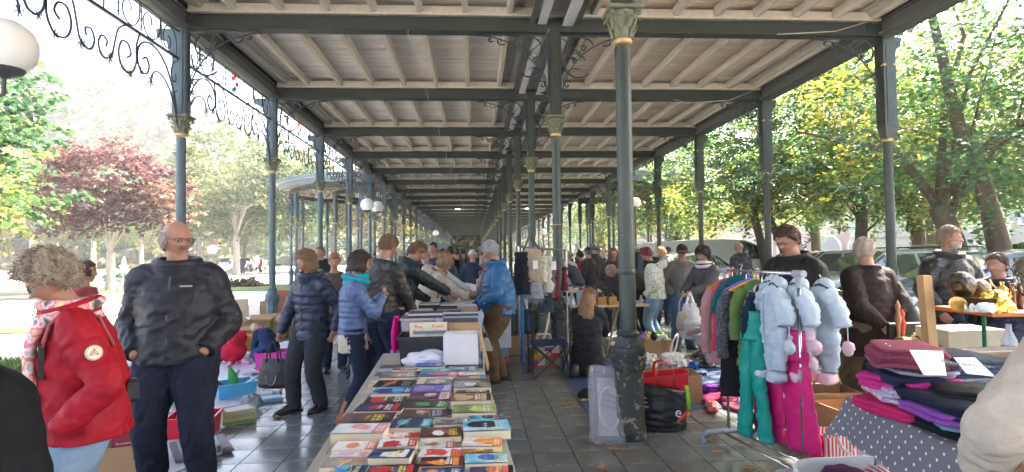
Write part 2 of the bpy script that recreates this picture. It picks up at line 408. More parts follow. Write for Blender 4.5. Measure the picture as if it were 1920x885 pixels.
def curve(mb, pts, r):
 P = [V((x, 0, z)) for x, z in pts]; out = []; k = len(P)
 for i in range(k-1):
  p0, p1, p2, p3 = P[max(i-1,0)], P[i], P[i+1], P[min(i+2,k-1)]
  for t in (0, .25, .5, .75): out.append(.5*((2*p1)+(p2-p0)*t+(2*p0-5*p1+4*p2-p3)*t*t+(3*p1-p0-3*p2+p3)*t**3))
 mb.tube(out+[P[-1]], r*1.02, 5, side=(0,1,0))
def frieze(parts):
 h = BAY-.2; mb = MB()
 mb.box((0,0,4.62), (h,.035,.035)); mb.box((0,0,5.04), (h,.02,.02))
 CV = [([(.02,3.72),(.10,4.02),(.28,4.33),(.52,4.53),(.80,4.57),(1.0,4.46),(1.05,4.28),(.97,4.13),(.83,4.13),(.77,4.25),(.84,4.35),(.92,4.30)], .014), ([(.02,3.62),(.12,3.92),(.30,4.14),(.50,4.24),(.66,4.20),(.72,4.08)], .013),
          ([(1.0,4.61),(1.07,4.42),(1.08,4.18),(1.2,4.02),(1.38,4.05),(1.45,4.22),(1.38,4.38),(1.25,4.38),(1.19,4.27),(1.27,4.2)], .013), ([(1.30,4.61),(1.46,4.5),(1.53,4.3),(1.6,4.1),(1.76,4.05),(1.84,4.18),(1.78,4.3),(1.68,4.27),(1.7,4.19)], .012),
          ([(.02,4.58),(.14,4.5),(.20,4.36),(.15,4.24),(.07,4.26),(.08,4.36)], .010), ([(.03,4.12),(.10,4.08),(.12,3.98),(.06,3.95)], .009), ([(.05,4.64),(.05,4.86),(.16,5.0),(.34,4.98),(.42,4.82),(.36,4.68),(.24,4.7),(.22,4.82),(.29,4.86)], .010),
          ([(.50,5.03),(.52,4.8),(.66,4.66),(.84,4.68),(.92,4.84),(.84,4.97),(.72,4.93),(.73,4.83)], .010), ([(1.0,5.03),(1.02,4.8),(1.14,4.67),(1.3,4.68),(1.38,4.82),(1.31,4.95),(1.2,4.92),(1.2,4.84)], .010)]
 for s in (-1, 1):
  e = s*h/2
  for pts, r in CV: curve(mb, [(e-s*x, z) for x, z in pts], r)
  for x, z, k in ((.72,4.06,.06),(.97,4.12,.05),(1.2,4.02,.05),(1.62,4.08,.055)): star(mb, e-s*x, z, k)
  for xx in (.47, .96, 1.46):
   mb.tube([(e-s*xx,0,5.03),(e-s*xx,0,4.66)], .008, 4)
   for zz in (4.93,4.83,4.73): star(mb, e-s*xx, zz, .028, 4)
  mb.tube([(s*.13,0,5.03),(s*.13,0,4.63)], .011, 4)
 fm = mb.mesh('iron_frieze'); gl = []
 cols = [((.85,.35,.03),(-.06,4.93)),((.7,.04,.25),(.06,4.86)),((.04,.08,.6),(0,4.76)),((.75,.08,.05),(0,5.0)),((.03,.45,.18),(-.05,4.72))]
 for c, (x, z) in cols:
  q = MB(); q.prism([(x-.055,z),(x,z-.06),(x+.055,z+.0),(x,z+.06)], -.004, .004, M=Matrix.Rotation(pi/2, 4, 'X')); me = q.mesh('stained_pane')
  me.materials.append(M_('stained_glass', c, .2, .1, 20, translu=.75)); gl.append(me)
 return fm, gl
frm, panes = frieze(0); frm.materials.append(scrollm); sm(frm)
for i in range(I0, I1+1):
 y = Y1+i*BAY
 if i >= -2:
  for row, x in enumerate((XL, XC, XR)):
   dx = .03 if (row == 1 and i == -1) else 0
   o = inst('column', (sm_b, sm_g, sm_r)[row], gallery, (x+dx, y-.06*(i == -1 and row == 1), 0))
   if row < 2: inst('capital', capme, o, (0,0,ZC))
   else: inst('gold_ring', rr_, o)
   inst('base', bmeb if row == 0 else bme, o)
   if i < 16:
    if row == 0:
     inst('bracket', fanm, o)
     q = MB(); q.prism([(-.09,4.6),(-.16,4.72),(-.2,4.9),(-.34,4.97),(-.36,5.1),(-.09,5.1)], -.04, .04, M=Matrix.Rotation(pi/2, 4, 'X')); q.build('corbel', ironblue, o)
    if row == 1: inst('bracket', fanm, o); inst('bracket', fanm, o, rz=pi)
    if row == 2: inst('bracket', fanm, o, rz=pi)
 if -3 <= i < 14:
  f = inst('iron_frieze', frm, gallery, (XL, y+BAY/2, 0), pi/2)
  for p in panes: inst('stained_pane', p, f)
mb = MB(); bw = .16
mb.box(((XL+XC)/2,0,ZB+.11), (XC-XL-.5,bw,.22), bev=.012); mb.box(((XR+XC)/2,0,ZB+.11), (XR-XC-.5,bw,.22), bev=.012); mb.box((XC,0,ZB+.11), (.5,bw*.9,.2))
mb.box((XL+.2,0,ZB+.10), (.3,bw*1.1,.2)); mb.box((XR-.2,0,ZB+.10), (.3,bw*1.1,.2))
mb.box(((XL+XR)/2,0,ZB+.005), (XR-XL,bw*1.25,.018))
cbm = mb.mesh('cross_beam'); cbm.materials.append(beamm)
mb = MB(); mb.box(((XL+XR)/2,0,ZB+.30), (XR-XL-.3,bw*1.5,.15)); mb.box(((XL+XR)/2,0,ZB+.24), (XR-XL-.3,bw*1.9,.03))
plm = mb.mesh('wall_plate'); plm.materials.append(lightwood)
for i in range(I0, I1+1):
 y = Y1+i*BAY; inst('cross_beam', cbm, gallery, (0,y,0)); inst('wall_plate', plm, gallery, (0,y,0))
mb = MB(); mb.box((0,0,ZB+.33), (.085,BAY-.24,.16), bev=.01); mb.box((0,0,ZB+.255), (.065,BAY-.24,.015)); raf = mb.mesh('rafter'); raf.materials.append(lightwood)
xs = [XL+.82+k*.70 for k in range(7)]+[XC+.62+k*.66 for k in range(8)]
cnt = 0; far = MB()
for i in range(-1, I1):
 y = Y1+(i+.5)*BAY
 for x in xs:
  if cnt < 300: inst('rafter', raf, gallery, (x, y, 0)); cnt += 1
  else: far.box((x,y,ZB+.33), (.085,BAY-.24,.16))
far.build('far_rafters', lightwood, gallery)['kind'] = 'stuff'
bd = MB(); q = random.Random(4)
y = Y1-5*BAY+.05
while y < YEND:
 w_ = .115 if y < 40 else 1.0
 for x0, x1, red in ((XL+.25, XC-.35, 0), (XC+.35, XR-.25, 1)):
  cuts = [x0]+sorted(q.uniform(x0, x1) for _ in range(1))+[x1]
  for a, b in zip(cuts, cuts[1:]):
   c = q.uniform(.66, .80); pk = red*(1 if x0 > 0 else 0)
   near_c = max(0, 1-abs(y-9)/12)*pk
   col = (c*1.0, c*(.925-.08*near_c-.02*pk), c*(.84-.15*near_c-.03*pk))
   dz = q.uniform(-.006, .006)
   bd.add([(a,y,ZB+.44+dz),(b-.003,y,ZB+.44+dz),(b-.003,y+w_-.009,ZB+.44+dz),(a,y+w_-.009,ZB+.44+dz),(a,y-.0,ZB+.48),(b,y-.0,ZB+.48),(b,y+w_-.009,ZB+.48),(a,y+w_-.009,ZB+.48)],
                   [(3,2,1,0),(0,1,5,4),(2,3,7,6)], col=col)
 y += w_
bd.build('ceiling_boards', boardm, gallery)['kind'] = 'stuff'
YS, YE = Y1-5*BAY, YEND+.4; LY = YE-YS; MY = (YS+YE)/2
mb = MB()
mb.box((XL-.02,MY,ZB+.15), (.24,LY,.30)); mb.box((XL+.13,MY,ZB+.03), (.07,LY,.05)); mb.box((XL+.12,MY,ZB+.25), (.05,LY,.04)); mb.box((XL-.17,MY,ZB+.26), (.08,LY,.10))
mb.box((XR+.02,MY,ZB+.15), (.24,LY,.30)); mb.box((XR-.13,MY,ZB+.03), (.07,LY,.05)); mb.box((XR-.12,MY,ZB+.25), (.05,LY,.04)); mb.box((XR+.17,MY,ZB+.26), (.08,LY,.10))
mb.box((XC-.33,MY,ZB+.30), (.06,LY,.36)); mb.box((XC-.37,MY,ZB+.15), (.05,LY,.05)); mb.box((XC+.33,MY,ZB+.30), (.06,LY,.36)); mb.box((XC+.37,MY,ZB+.15), (.05,LY,.05))
mb.build('long_beam', M_('greyed_dark_timber', (.085,.09,.085), .6, .3, 4, .5, 30, stretch=(6,.5,6), col2=(.25,.22,.18), c2scale=4, c2w=.1, c2pos=.66), gallery)
mb = MB(); mb.box((XL+.27,MY,ZB+.38), (.2,LY,.10)); mb.box((XL+.30,MY,ZB+.32), (.1,LY,.04)); mb.box((XL+.42,MY,ZB+.41), (.1,LY,.05))
mb.box((XR-.27,MY,ZB+.38), (.2,LY,.10)); mb.box((XR-.30,MY,ZB+.32), (.1,LY,.04)); mb.box((XR-.42,MY,ZB+.41), (.1,LY,.05))
mb.box((XC-.42,MY,ZB+.40), (.10,LY,.07)); mb.box((XC+.42,MY,ZB+.40), (.10,LY,.07))
mb.build('cornice_moulding', lightwood, gallery)
mb = MB(); mb.box((XC+.20,MY,ZB+.06+.05), (.16,LY,.02)); mb.box((XC+.285,MY,ZB+.17), (.02,LY,.13)); mb.box((XC-.20,MY,ZB+.14), (.14,LY,.03)); mb.box((XC,MY,ZB+.34), (.62,LY,.03))
mb.build('valley_gutter', M_('zinc_sheet', (.50,.51,.53), .45, .15, 3, .2, 20, spec=.5), gallery)
mb = MB(); mb.box(((XL+XR)/2,MY,ZB+.56), (XR-XL+1.1,LY+.6,.12))
mb.build('roof', paint((.09,.09,.095), .7), gallery)
mb = MB()
for x, s in ((XL-.38,-1),(XR+.38,1)):
 mb.tube([(x,YS,ZB+.37),(x,YE,ZB+.37)], .075, 10); mb.box((x-s*.12,MY,ZB+.44), (.3,LY,.05))
 for i in range(I0, 16): mb.tube([(x, Y1+i*BAY+.3, ZB+.33),(x-s*.04, Y1+i*BAY+.3, ZB+.18),(x-s*.24, Y1+i*BAY+.3, ZB+.1)], .012, 5)
mb.build('eaves_gutter', ironblue, gallery)
mb = MB()
def cord(pts, r=.006, mbb=None): (mbb or mb).tube(pts, r, 4)
x = -1.0
pts = [(-.98, Y1-.12, ZB-.01)]
for i in range(0, 9):
 y = Y1+i*BAY; pts += [(x+.01*i, y+.0, ZB-.012), (x+.03*i+.06, y+BAY*.5, ZB-.0-.1)]
cord(pts, .0055)
cord([(XC-.1,Y1-.2,ZB),(XC-.3,Y1+1.7,ZB-.12),(XC-.1,Y1+BAY,ZB)]); cord([(XR-.1,Y1-.1,ZB+.3),(XR-.9,Y1-.1,ZB+.06),(XR-1.9,Y1-.12,ZB-.01)], .008)
cord([(XR-.1,Y1+BAY-.1,ZB+.3),(XR-.9,Y1+BAY-.1,ZB-.02),(XR-1.9,Y1+BAY-.1,ZB-.08),(XR-2.2,Y1+BAY-.1,ZB)], .008)
mb.build('hanging_cord', paint((.5,.47,.42), .6), gallery)
mb = MB(); q = [(XC+.0+.105*cos(t*.5), Y1+.105*sin(t*.5), 2.02+.004*t) for t in range(13)]; mb.tube(q, .008, 5)
mb.lathe([(.018,0),(.033,.0),(.033,.02),(.018,.02)], (XC+.10, Y1-.08, 2.0), 12); mb.build('cord_roll', paint((.42,.30,.18), .8), gallery)
lampm = paint((.9,.88,.8), .5, emit=(1,.93,.8), es=6.0)
for i, dx in ((9,-2.6),(12,-2.6),(15,-2.6),(9,3.0),(12,3.0)):
 mb = MB(); mb.lathe([(.02,ZB+.12),(.16,ZB+.12),(.18,ZB+.16),(.18,ZB+.2),(.02,ZB+.2)], n=16); mb.build('ceiling_lamp', lampm, gallery, loc=(XC+dx, Y1+i*BAY+1.9, 0))
ew = MB(); ym = YEND+.3
for x0, x1, z0, z1 in ((XL-.6,XL+.5,0,ZB),(XC-.5,XC+.5,0,ZB),(XR-.5,XR+.6,0,ZB),(XL-.6,XR+.6,ZB-1.0,ZB+.5)):
 ew.box(((x0+x1)/2, ym+.01*(z0 > 1), (z0+z1)/2), (x1-x0, .35, z1-z0))
ew.build('end_wall', M_('old_plaster', (.62,.55,.46), .9, .15, 1, .3, 8), gallery)
# ================= ROTUNDA CANOPIES =================
RR = 6.3
def rotunda(name, side, label):
 RC = V(((XL if side < 0 else XR)+.6*side, 35.2, 0)); t = thing(name, label, 'canopy', (RC.x, RC.y, 0), 0, 'curved side canopies of the gallery')
 x0 = .02; a0 = math.asin(x0/RR)
 A = [a0+(pi-2*a0)*k/28 for k in range(29)]
 def P(a, r): return (side*r*sin(a), -r*cos(a))
 def rin(a, r): return (side*max(x0, 0) , -r*cos(a))
 mb = MB(); oz = [P(a, RR) for a in A]; iz = [(side*x0, p[1]) for p in oz]
 vs = [(p[0], p[1], ZB+.5) for p in oz]+[(p[0], p[1], ZB+.5) for p in iz]+[(p[0], p[1], ZB+.62) for p in oz]+[(p[0], p[1], ZB+.62) for p in iz]
 n = 29; fs = []
 for k in range(n-1): fs += [(k, k+1, n+k+1, n+k), (2*n+k, 3*n+k, 3*n+k+1, 2*n+k+1), (k, 2*n+k, 2*n+k+1, k+1)]
 mb.add(vs, fs); mb.build('roof_deck', lightwood, t)
 for nm, r, z, hh, th, mt in (('fascia', RR-.05, ZB+.38, .3, .08, ironblue), ('ring_beam', RR-.65, ZB+.1, .22, .14, beamm), ('eaves_gutter', RR+.08, ZB+.6, .14, .12, ironblue), ('inner_ring_beam', 3.3, ZB+.1, .22, .14, beamm)):
  b0 = math.asin(min(.99, x0/r)); B = [b0+(pi-2*b0)*k/28 for k in range(29)]
  m2 = MB(); rs = []
  for a in B:
   rs.append([(*P(a, r-th/2), z-hh/2), (*P(a, r+th/2), z-hh/2), (*P(a, r+th/2), z+hh/2), (*P(a, r-th/2), z+hh/2)])
  m2.rings(rs); m2.build(nm, mt, t)
 for k in range(1, 24):
  a = a0+(pi-2*a0)*k/24; p = P(a, RR-.1); q = P(a, 1.5); m2 = MB(); d = V((*p,0))-V((*q,0)); L = d.length
  if L < .4: continue
  m2.box(((p[0]+q[0])/2, (p[1]+q[1])/2, ZB+.36), (L, .08, .16), rz=math.atan2(d.y, d.x)); m2.build('joist', lightwood, t)
 for r, n_ in ((RR-.65, 8), (3.3, 4)):
  b0 = math.asin(min(.99, x0/r))
  for k in range(n_):
   a = b0+.12+(pi-2*b0-.24)*k/(n_-1); p = P(a, r); m2 = MB(); m2.v = []
   o = inst('column', sm_b, t, (p[0], p[1], 0), -a*side); inst('capital', capme, o, (0,0,ZC)); inst('base', bmeb, o)
   if r > 5 and side < 0:
    inst('bracket', fanm, o, rz=0); inst('bracket', fanm, o, rz=pi)
 return t
rotunda('curved_canopy', -1, 'curved iron canopy bulging out on the park side of the gallery')
rotunda('curved_canopy', 1, 'hazy curved iron canopy bulging out on the parking side of the gallery')
# ================= LAMPS =================
globe = M_('opal_globe_glass', (.85,.86,.84), .25, .04, 5, spec=.5)
lampiron = paint((.05,.055,.06), .5)
def globelamp(x, y, z, r, label, post=True, arm=None, tint=None):
 t = thing('globe_lamp', label, 'lamp', (x, y, 0), 0, 'white globe lamps')
 mb = MB(); mb.ball((0,0,z), r, 24, 16); mb.build('globe', globe, t, 9)
 mb = MB(); mb.lathe([(.02,z-r-.03),(r*.55,z-r*.93),(r*.62,z-r*.78),(r*.5,z-r*.76)], n=20)
 if post: mb.tube([(0,0,0),(0,0,z-r)], .035, 10); mb.lathe([(.1,0),(.1,.1),(.06,.2),(.05,.6),(.035,.7)], n=12)
 if arm: mb.tube([(0,0,z-r-.02),(0,0,z-r-.16),(arm[0]*.4,arm[1]*.4,z-r-.22),(arm[0],arm[1],z-r-.15)], .018, 6)
 mb.build('post' if post else 'lamp_arm', lampiron, t, .6)
p = D(8, 88, 5.0); globelamp(p.x, p.y, p.z, .235, 'large white globe lamp at the upper left corner', False, (XL-p.x, Y1-BAY-p.y))
p = D(689, 384, 23.6); globelamp(p.x, p.y, p.z, .27, 'left one of two globe lamps on a left-hand column', False, (XL-p.x, Y1+4*BAY-p.y))
p = D(708, 388, 24.4); globelamp(p.x, p.y, p.z, .25, 'right one of two globe lamps on a left-hand column', False, (XL-p.x, Y1+4*BAY-p.y))
p = D(1191, 380, 26); globelamp(p.x, p.y, p.z, .24, 'white globe lamp beside the big green column')
p = D(1018, 435, 42); globelamp(p.x, p.y, p.z, .25, 'small white globe lamp above the hanging clothes')
p = D(398, 468, 40); globelamp(p.x, p.y, p.z, .3, 'pale globe lamp in the park before the light green trees')
p = D(817, 437, 60); globelamp(p.x, p.y, p.z, .32, 'white globe lamp far down the left column row')
# ================= BUILDINGS =================
brick_r = M_('red_brick_wall', (.55,.27,.23), .9, .15, 2, .4, 9); whitewall = M_('white_plaster', (.80,.79,.77), .85, .08, 2, .2, 8)
glassd = M_('window_glass', (.05,.06,.07), .08, .1, 1, spec=.8); framew = paint((.7,.7,.68), .5)
hb = thing('brick_hall', 'red brick hall with white stone bands closing the far end of the gallery', 'building', (0, YEND+14, 0))
mb = MB(); mb.box((4,3,5), (50,6,10)); mb.build('wall', brick_r, hb)
mb = MB()
for x in range(-20, 30, 3):
 if abs(x+2) < 1: continue
 mb.box((x,-.04,5), (.9,.1,10))
 for z in range(16): mb.box((x+.35*(-1)**z,-.03,z*.6+.3), (.9,.1,.3))
mb.box((4,-.06,.4), (50,.14,.8)); mb.build('stone_bands', whitewall, hb)
for x in (-15.5,-9.5,-6.5,2.5,5.5,8.5,14.5,20.5):
 w1 = MB(); w1.box((x,-.03,3.2), (1.3,.12,2.6)); a = w1.build('window', framew, hb)
 for dx in (-.3,.3):
  for dz in (-.85,0,.85): w2 = MB(); w2.box((x+dx,-.10,3.2+dz), (.5,.05,.75)); w2.build('pane', glassd, a)
dr = MB(); dr.box((-1.9,-.1,2.2), (2.2,.2,4.4)); dro = dr.build('door', paint((.12,.09,.07), .5), hb)
for dx in (-.5,.5):
 for z, h in ((3.4,.7),(2.3,1.0)): w2 = MB(); w2.box((-1.9+dx,-.22,z), (.7,.05,h)); w2.build('pane', M_('bright_pane', (.6,.62,.62), .2, .05), dro)
bb = thing('workshop_building', 'grey brick building with a strip of tall window panes behind the right-hand trees', 'building', (0,0,0))
brickg = M_('grey_brick', (.50,.46,.41), .9, .12, 2, .4, 9)
def brickwork(ma, s=5):
 nt = ma.node_tree; b = nt.nodes['Principled BSDF']; tc = _n(nt, 'ShaderNodeTexCoord'); mp = _n(nt, 'ShaderNodeMapping'); mp.inputs['Rotation'].default_value = (pi/2,0,0)
 bk = _n(nt, 'ShaderNodeTexBrick'); bk.inputs['Scale'].default_value = s; bk.inputs['Color1'].default_value = (.50,.45,.39,1); bk.inputs['Color2'].default_value = (.42,.37,.32,1); bk.inputs['Mortar'].default_value = (.62,.60,.56,1); bk.inputs['Mortar Size'].default_value = .012
 nt.links.new(tc.outputs['Object'], mp.inputs[0]); nt.links.new(mp.outputs[0], bk.inputs[0]); nt.links.new(bk.outputs[0], b.inputs['Base Color'])
brickwork(brickg, 3)
a = D(1640, 470, 41); c = D(1925, 470, 33)
d = (V((c.x-a.x, c.y-a.y, 0))); L = d.length; ang = math.atan2(d.y, d.x); bb.location = (a.x, a.y, 0); bb.rotation_euler = (0,0,ang)
mb = MB(); mb.box((L*.75,3,2.3), (L*1.9,6,4.6)); mb.build('wall', brickg, bb)
mb = MB(); mb.box((L*.75,-.02,4.75), (L*1.9,.3,.3)); mb.box((L*.75,2.6,7.9), (L*2,6.2,1.8)); mb.box((L*.75,-.05,2.45), (L*1.9,.12,.1)); mb.build('roof_edge', paint((.4,.4,.4), .7), bb)
for k in range(26):
 x = -L*.15+k*1.05; fm = MB(); fm.box((x,-.03,3.7), (1.0,.1,1.5)); fo = fm.build('window', framew, bb); pn = MB(); pn.box((x,-.09,3.7), (.84,.04,1.36)); pn.build('pane', M_('sky_tinted_pane', (.32,.37,.42), .12, .2, .7, spec=.8) if k == 0 else bpy.data.materials['sky_tinted_pane'], fo)  # reflected sky is painted into the pane as a pale blue-grey colour
mb = MB(); mb.box((L*.90,-.25,2.4), (.35,.3,4.6)); mb.build('downpipe', framew, bb)
cb = thing('arched_building', 'pale pink building with round arches behind the white van', 'building', (0,0,0))
a = D(1180, 470, 58); c = D(1660, 470, 46); d = (V((c.x-a.x, c.y-a.y, 0))); L = d.length; cb.location = (a.x, a.y, 0); cb.rotation_euler = (0,0,math.atan2(d.y, d.x))
pinkw = M_('pink_plaster', (.55,.42,.37), .9, .1, 1, .2, 8)
mb = MB(); mb.box((L/2,4,2.6), (L*1.1,8,5.2)); mb.build('wall', pinkw, cb)
mb = MB(); mb.box((L/2,3.9,5.5), (L*1.15,8.8,.6)); mb.build('roof', paint((.16,.12,.11), .8), cb)
for k in range(8):
 x = 1.2+k*L/8; m2 = MB(); pts = [(x-1,0)]+[(x+cos(pi-pi*t/10)*1.0, 1.7+1.0*sin(pi*t/10)) for t in range(11)]+[(x+1,0)]
 m2.prism(pts, -.05, .12, M=Matrix.Rotation(pi/2, 4, 'X') ); m2.build('arched_door', paint((.22,.15,.14), .6) if k % 2 else paint((.42,.44,.46), .6), cb)
 m2 = MB(); m2.tube([(p_[0]*1.0+(.1 if p_[0] > x else -.1)*1, -.1, p_[1]+.05) for p_ in pts], .12, 6); m2.build('arch_surround', whitewall, cb)
# ================= VEGETATION =================
def leafmat(name, translu, rough=.45):
 return M_(name, (1,1,1), rough, .1, 3, vcol=True, translu=translu, spec=.5)
leaf_m = leafmat('foliage', .6); bark_m = M_('bark', (.13,.10,.07), .95, .35, 5, .9, 14, stretch=(1,1,.35), col2=(.24,.22,.17), c2scale=6, c2w=.2, c2pos=.55, bdist=.02)
barkp = M_('pale_bark', (.30,.27,.23), .9, .25, 5, .6, 14, stretch=(1,1,.4))
def leafmesh(name, P, Nn, Dr, S, C, shape=1.0):
 n = len(P); Dr = Dr-Nn*(Dr*Nn).sum(1)[:, None]; Dr /= np.linalg.norm(Dr, axis=1)[:, None]+1e-9
 B = np.cross(Nn, Dr)
 prof = [(-.5,0),(-.28,.36*shape),(.12,.38*shape),(.55,0),(.12,-.38*shape),(-.28,-.36*shape)]
 vs = np.zeros((n, 6, 3), np.float32)
 for k, (a, b) in enumerate(prof): vs[:, k] = P+(Dr*a+B*b+Nn*(.12*abs(b)/.38))*S[:, None]
 me = bpy.data.meshes.new(name); me.vertices.add(n*6); me.vertices.foreach_set('co', vs.ravel())
 me.loops.add(n*8); me.polygons.add(n*2)
 base = np.arange(n)[:, None]*6; idx = np.concatenate([base+np.array([[0,5,4,3]]), base+np.array([[0,3,2,1]])], 1)
 me.loops.foreach_set('vertex_index', idx.ravel()); me.polygons.foreach_set('loop_start', np.arange(n*2)*4)
 me.update(); a = me.color_attributes.new('Col', 'FLOAT_COLOR', 'CORNER')
 arr = np.ones((n, 8, 4), np.float32); arr[:, :, :3] = C[:, None, :]; a.data.foreach_set('color', arr.ravel())
 me.validate(); me.materials.append(leaf_m); return me
def crown(name, blobs, nspray, lpp, size, cols, seed, spray=.8, droop=.15, flat=.35, clump=1.2, shell=.5, shape=1.0):
 r = np.random.RandomState(seed); w_ = np.array([b[1][0]*b[1][1]*b[1][2] for b in blobs]); w_ = w_/w_.sum()
 bi = r.choice(len(blobs), nspray, p=w_); d = r.normal(size=(nspray, 3)); d /= np.linalg.norm(d, axis=1)[:, None]
 rad = shell+(1-shell)*r.rand(nspray)**.6
 c = np.array([blobs[i][0] for i in bi], float); rr = np.array([blobs[i][1] for i in bi], float)
 O = c+d*rr*rad[:, None]
 keep = np.array([mnoise.noise(V(o)*(1/clump)+V((seed*3.1,0,0))) > -.22 for o in O]); O = O[keep]; d = d[keep]; ns_ = len(O)
 ax = d.copy(); ax[:, 2] = ax[:, 2]*.3-droop; ax += r.normal(size=ax.shape)*.35; ax /= np.linalg.norm(ax, axis=1)[:, None]
 sd_ = np.cross(ax, [0,0,1]); sd_ /= np.linalg.norm(sd_, axis=1)[:, None]+1e-9
 t = r.rand(ns_, lpp); s = (r.rand(ns_, lpp)-.5)*(1.1-.6*t)
 P = O[:, None]+ax[:, None]*(t*spray)[..., None]+sd_[:, None]*(s*spray*.8)[..., None]; P[..., 2] -= droop*spray*t**2*.8; P += r.normal(size=P.shape)*spray*.06
 Nn = r.normal(size=P.shape)*flat; Nn[..., 2] += 1; Nn += .35*d[:, None]; Nn /= np.linalg.norm(Nn, axis=2)[..., None]
 Dr = ax[:, None]+sd_[:, None]*(np.sign(s)*.9)[..., None]+r.normal(size=P.shape)*.25
 S = size*(.65+.6*r.rand(ns_, lpp))
 cw = np.array([c_[1] for c_ in cols]); cw = np.cumsum(cw/cw.sum()); nv = np.array([mnoise.noise(V(o)*.45+V((0,seed*1.7,0)))*.9+.5 for o in O])
 u = np.clip(nv[:, None]+r.normal(size=(ns_, lpp))*.20, 0, .999); ci = np.searchsorted(cw, u); ci = np.clip(ci, 0, len(cols)-1)
 C = np.array([c_[0] for c_ in cols])[ci]*(.75+.5*r.rand(ns_, lpp))[..., None]
 return leafmesh(name, P.reshape(-1,3), Nn.reshape(-1,3), Dr.reshape(-1,3), S.ravel(), C.reshape(-1,3).astype(np.float32), shape)
def limbs(mb, base, blobs, r0, q, n=9, lean=(0,0), fork=2.2, twigs=2):
 base = V(base); tops = []
 f = base+V((lean[0], lean[1], fork)); seg = [base, base+V((lean[0]*.25, lean[1]*.25, fork*.35)), base+V((lean[0]*.6, lean[1]*.6, fork*.7)), f]
 mb.tube([base-V((0,0,.2)), base+V((0,0,.12))]+seg[1:], [r0*1.55, r0*1.25, r0*1.02, r0*.95, r0*.95], 10)
 for k in range(n):
  b = blobs[k % len(blobs)]; c = V(b[0])+V((q.uniform(-1,1)*b[1][0]*.6, q.uniform(-1,1)*b[1][1]*.6, q.uniform(-.4,.8)*b[1][2]))
  st = f if k < 4 else f.lerp(base, q.uniform(0,.3)); m1 = st.lerp(c, .3)+V((q.uniform(-.2,.2), q.uniform(-.2,.2), .7)); m2 = st.lerp(c, .7)+V((q.uniform(-.3,.3), q.uniform(-.3,.3), .3))
  ra = r0*(.46 if k < 3 else .2)*q.uniform(.8,1.1)
  mb.tube([st, m1, m2, c], [ra, ra*.75, ra*.45, ra*.12], 8)
  for j in range(twigs):
   s = m1.lerp(m2, q.random()); e = s+V((q.uniform(-1,1), q.uniform(-1,1), q.uniform(-.2,.7)))*1.4; mb.tube([s, s.lerp(e,.5)+V((0,0,.12)), e], [ra*.3, ra*.2, ra*.06], 5)
LIND = [((.07,.15,.06), .28), ((.11,.21,.06), .34), ((.20,.29,.06), .24), ((.48,.44,.07), .14)]
LINDG = [((.085,.18,.10), .36), ((.13,.25,.08), .36), ((.24,.33,.07), .20), ((.48,.42,.07), .08)]
YEL = [((.07,.10,.03), .3), ((.14,.155,.035), .35), ((.26,.21,.05), .35)]
PURP = [((.075,.03,.038), .45), ((.12,.05,.05), .35), ((.22,.13,.08), .2)]
PALE = [((.07,.10,.045), .4), ((.11,.14,.055), .35), ((.19,.19,.075), .25)]
GREEN = [((.035,.085,.035), .5), ((.06,.12,.035), .35), ((.13,.17,.04), .15)]
def tree(name, loc, label, me, r0, blobs, q, bark=bark_m, **k):
 t = thing(name, label, 'tree', loc, 0, k.pop('group', None)); mb = MB(); limbs(mb, (0,0,0), blobs, r0, q, **k); mb.build('trunk', bark, t, 9)
 inst('crown', me, t); return t
LB = [((0,0,6.6),(3.4,3.4,2.4)), ((2.2,-1.6,4.6),(2.3,2.3,1.5)), ((-2.2,.9,4.3),(2.4,2.4,1.5)), ((.6,2.4,4.6),(2.4,2.2,1.5)), ((-.8,-2.4,4.1),(2.3,2.2,1.4)), ((0,0,8.8),(2.6,2.6,1.8)), ((2.4,1.6,3.4),(1.6,1.6,.9)), ((-2.4,-1.4,3.3),(1.5,1.6,.9))]
lin = [crown('crown', LB, 760, 38, .118, LIND, 11+k, spray=1.0, droop=.22, flat=.30, shell=.35) for k in range(2)]
ling = crown('crown', LB, 760, 38, .118, LINDG, 31, spray=1.0, droop=.22, flat=.30, shell=.35)
q = random.Random(5)
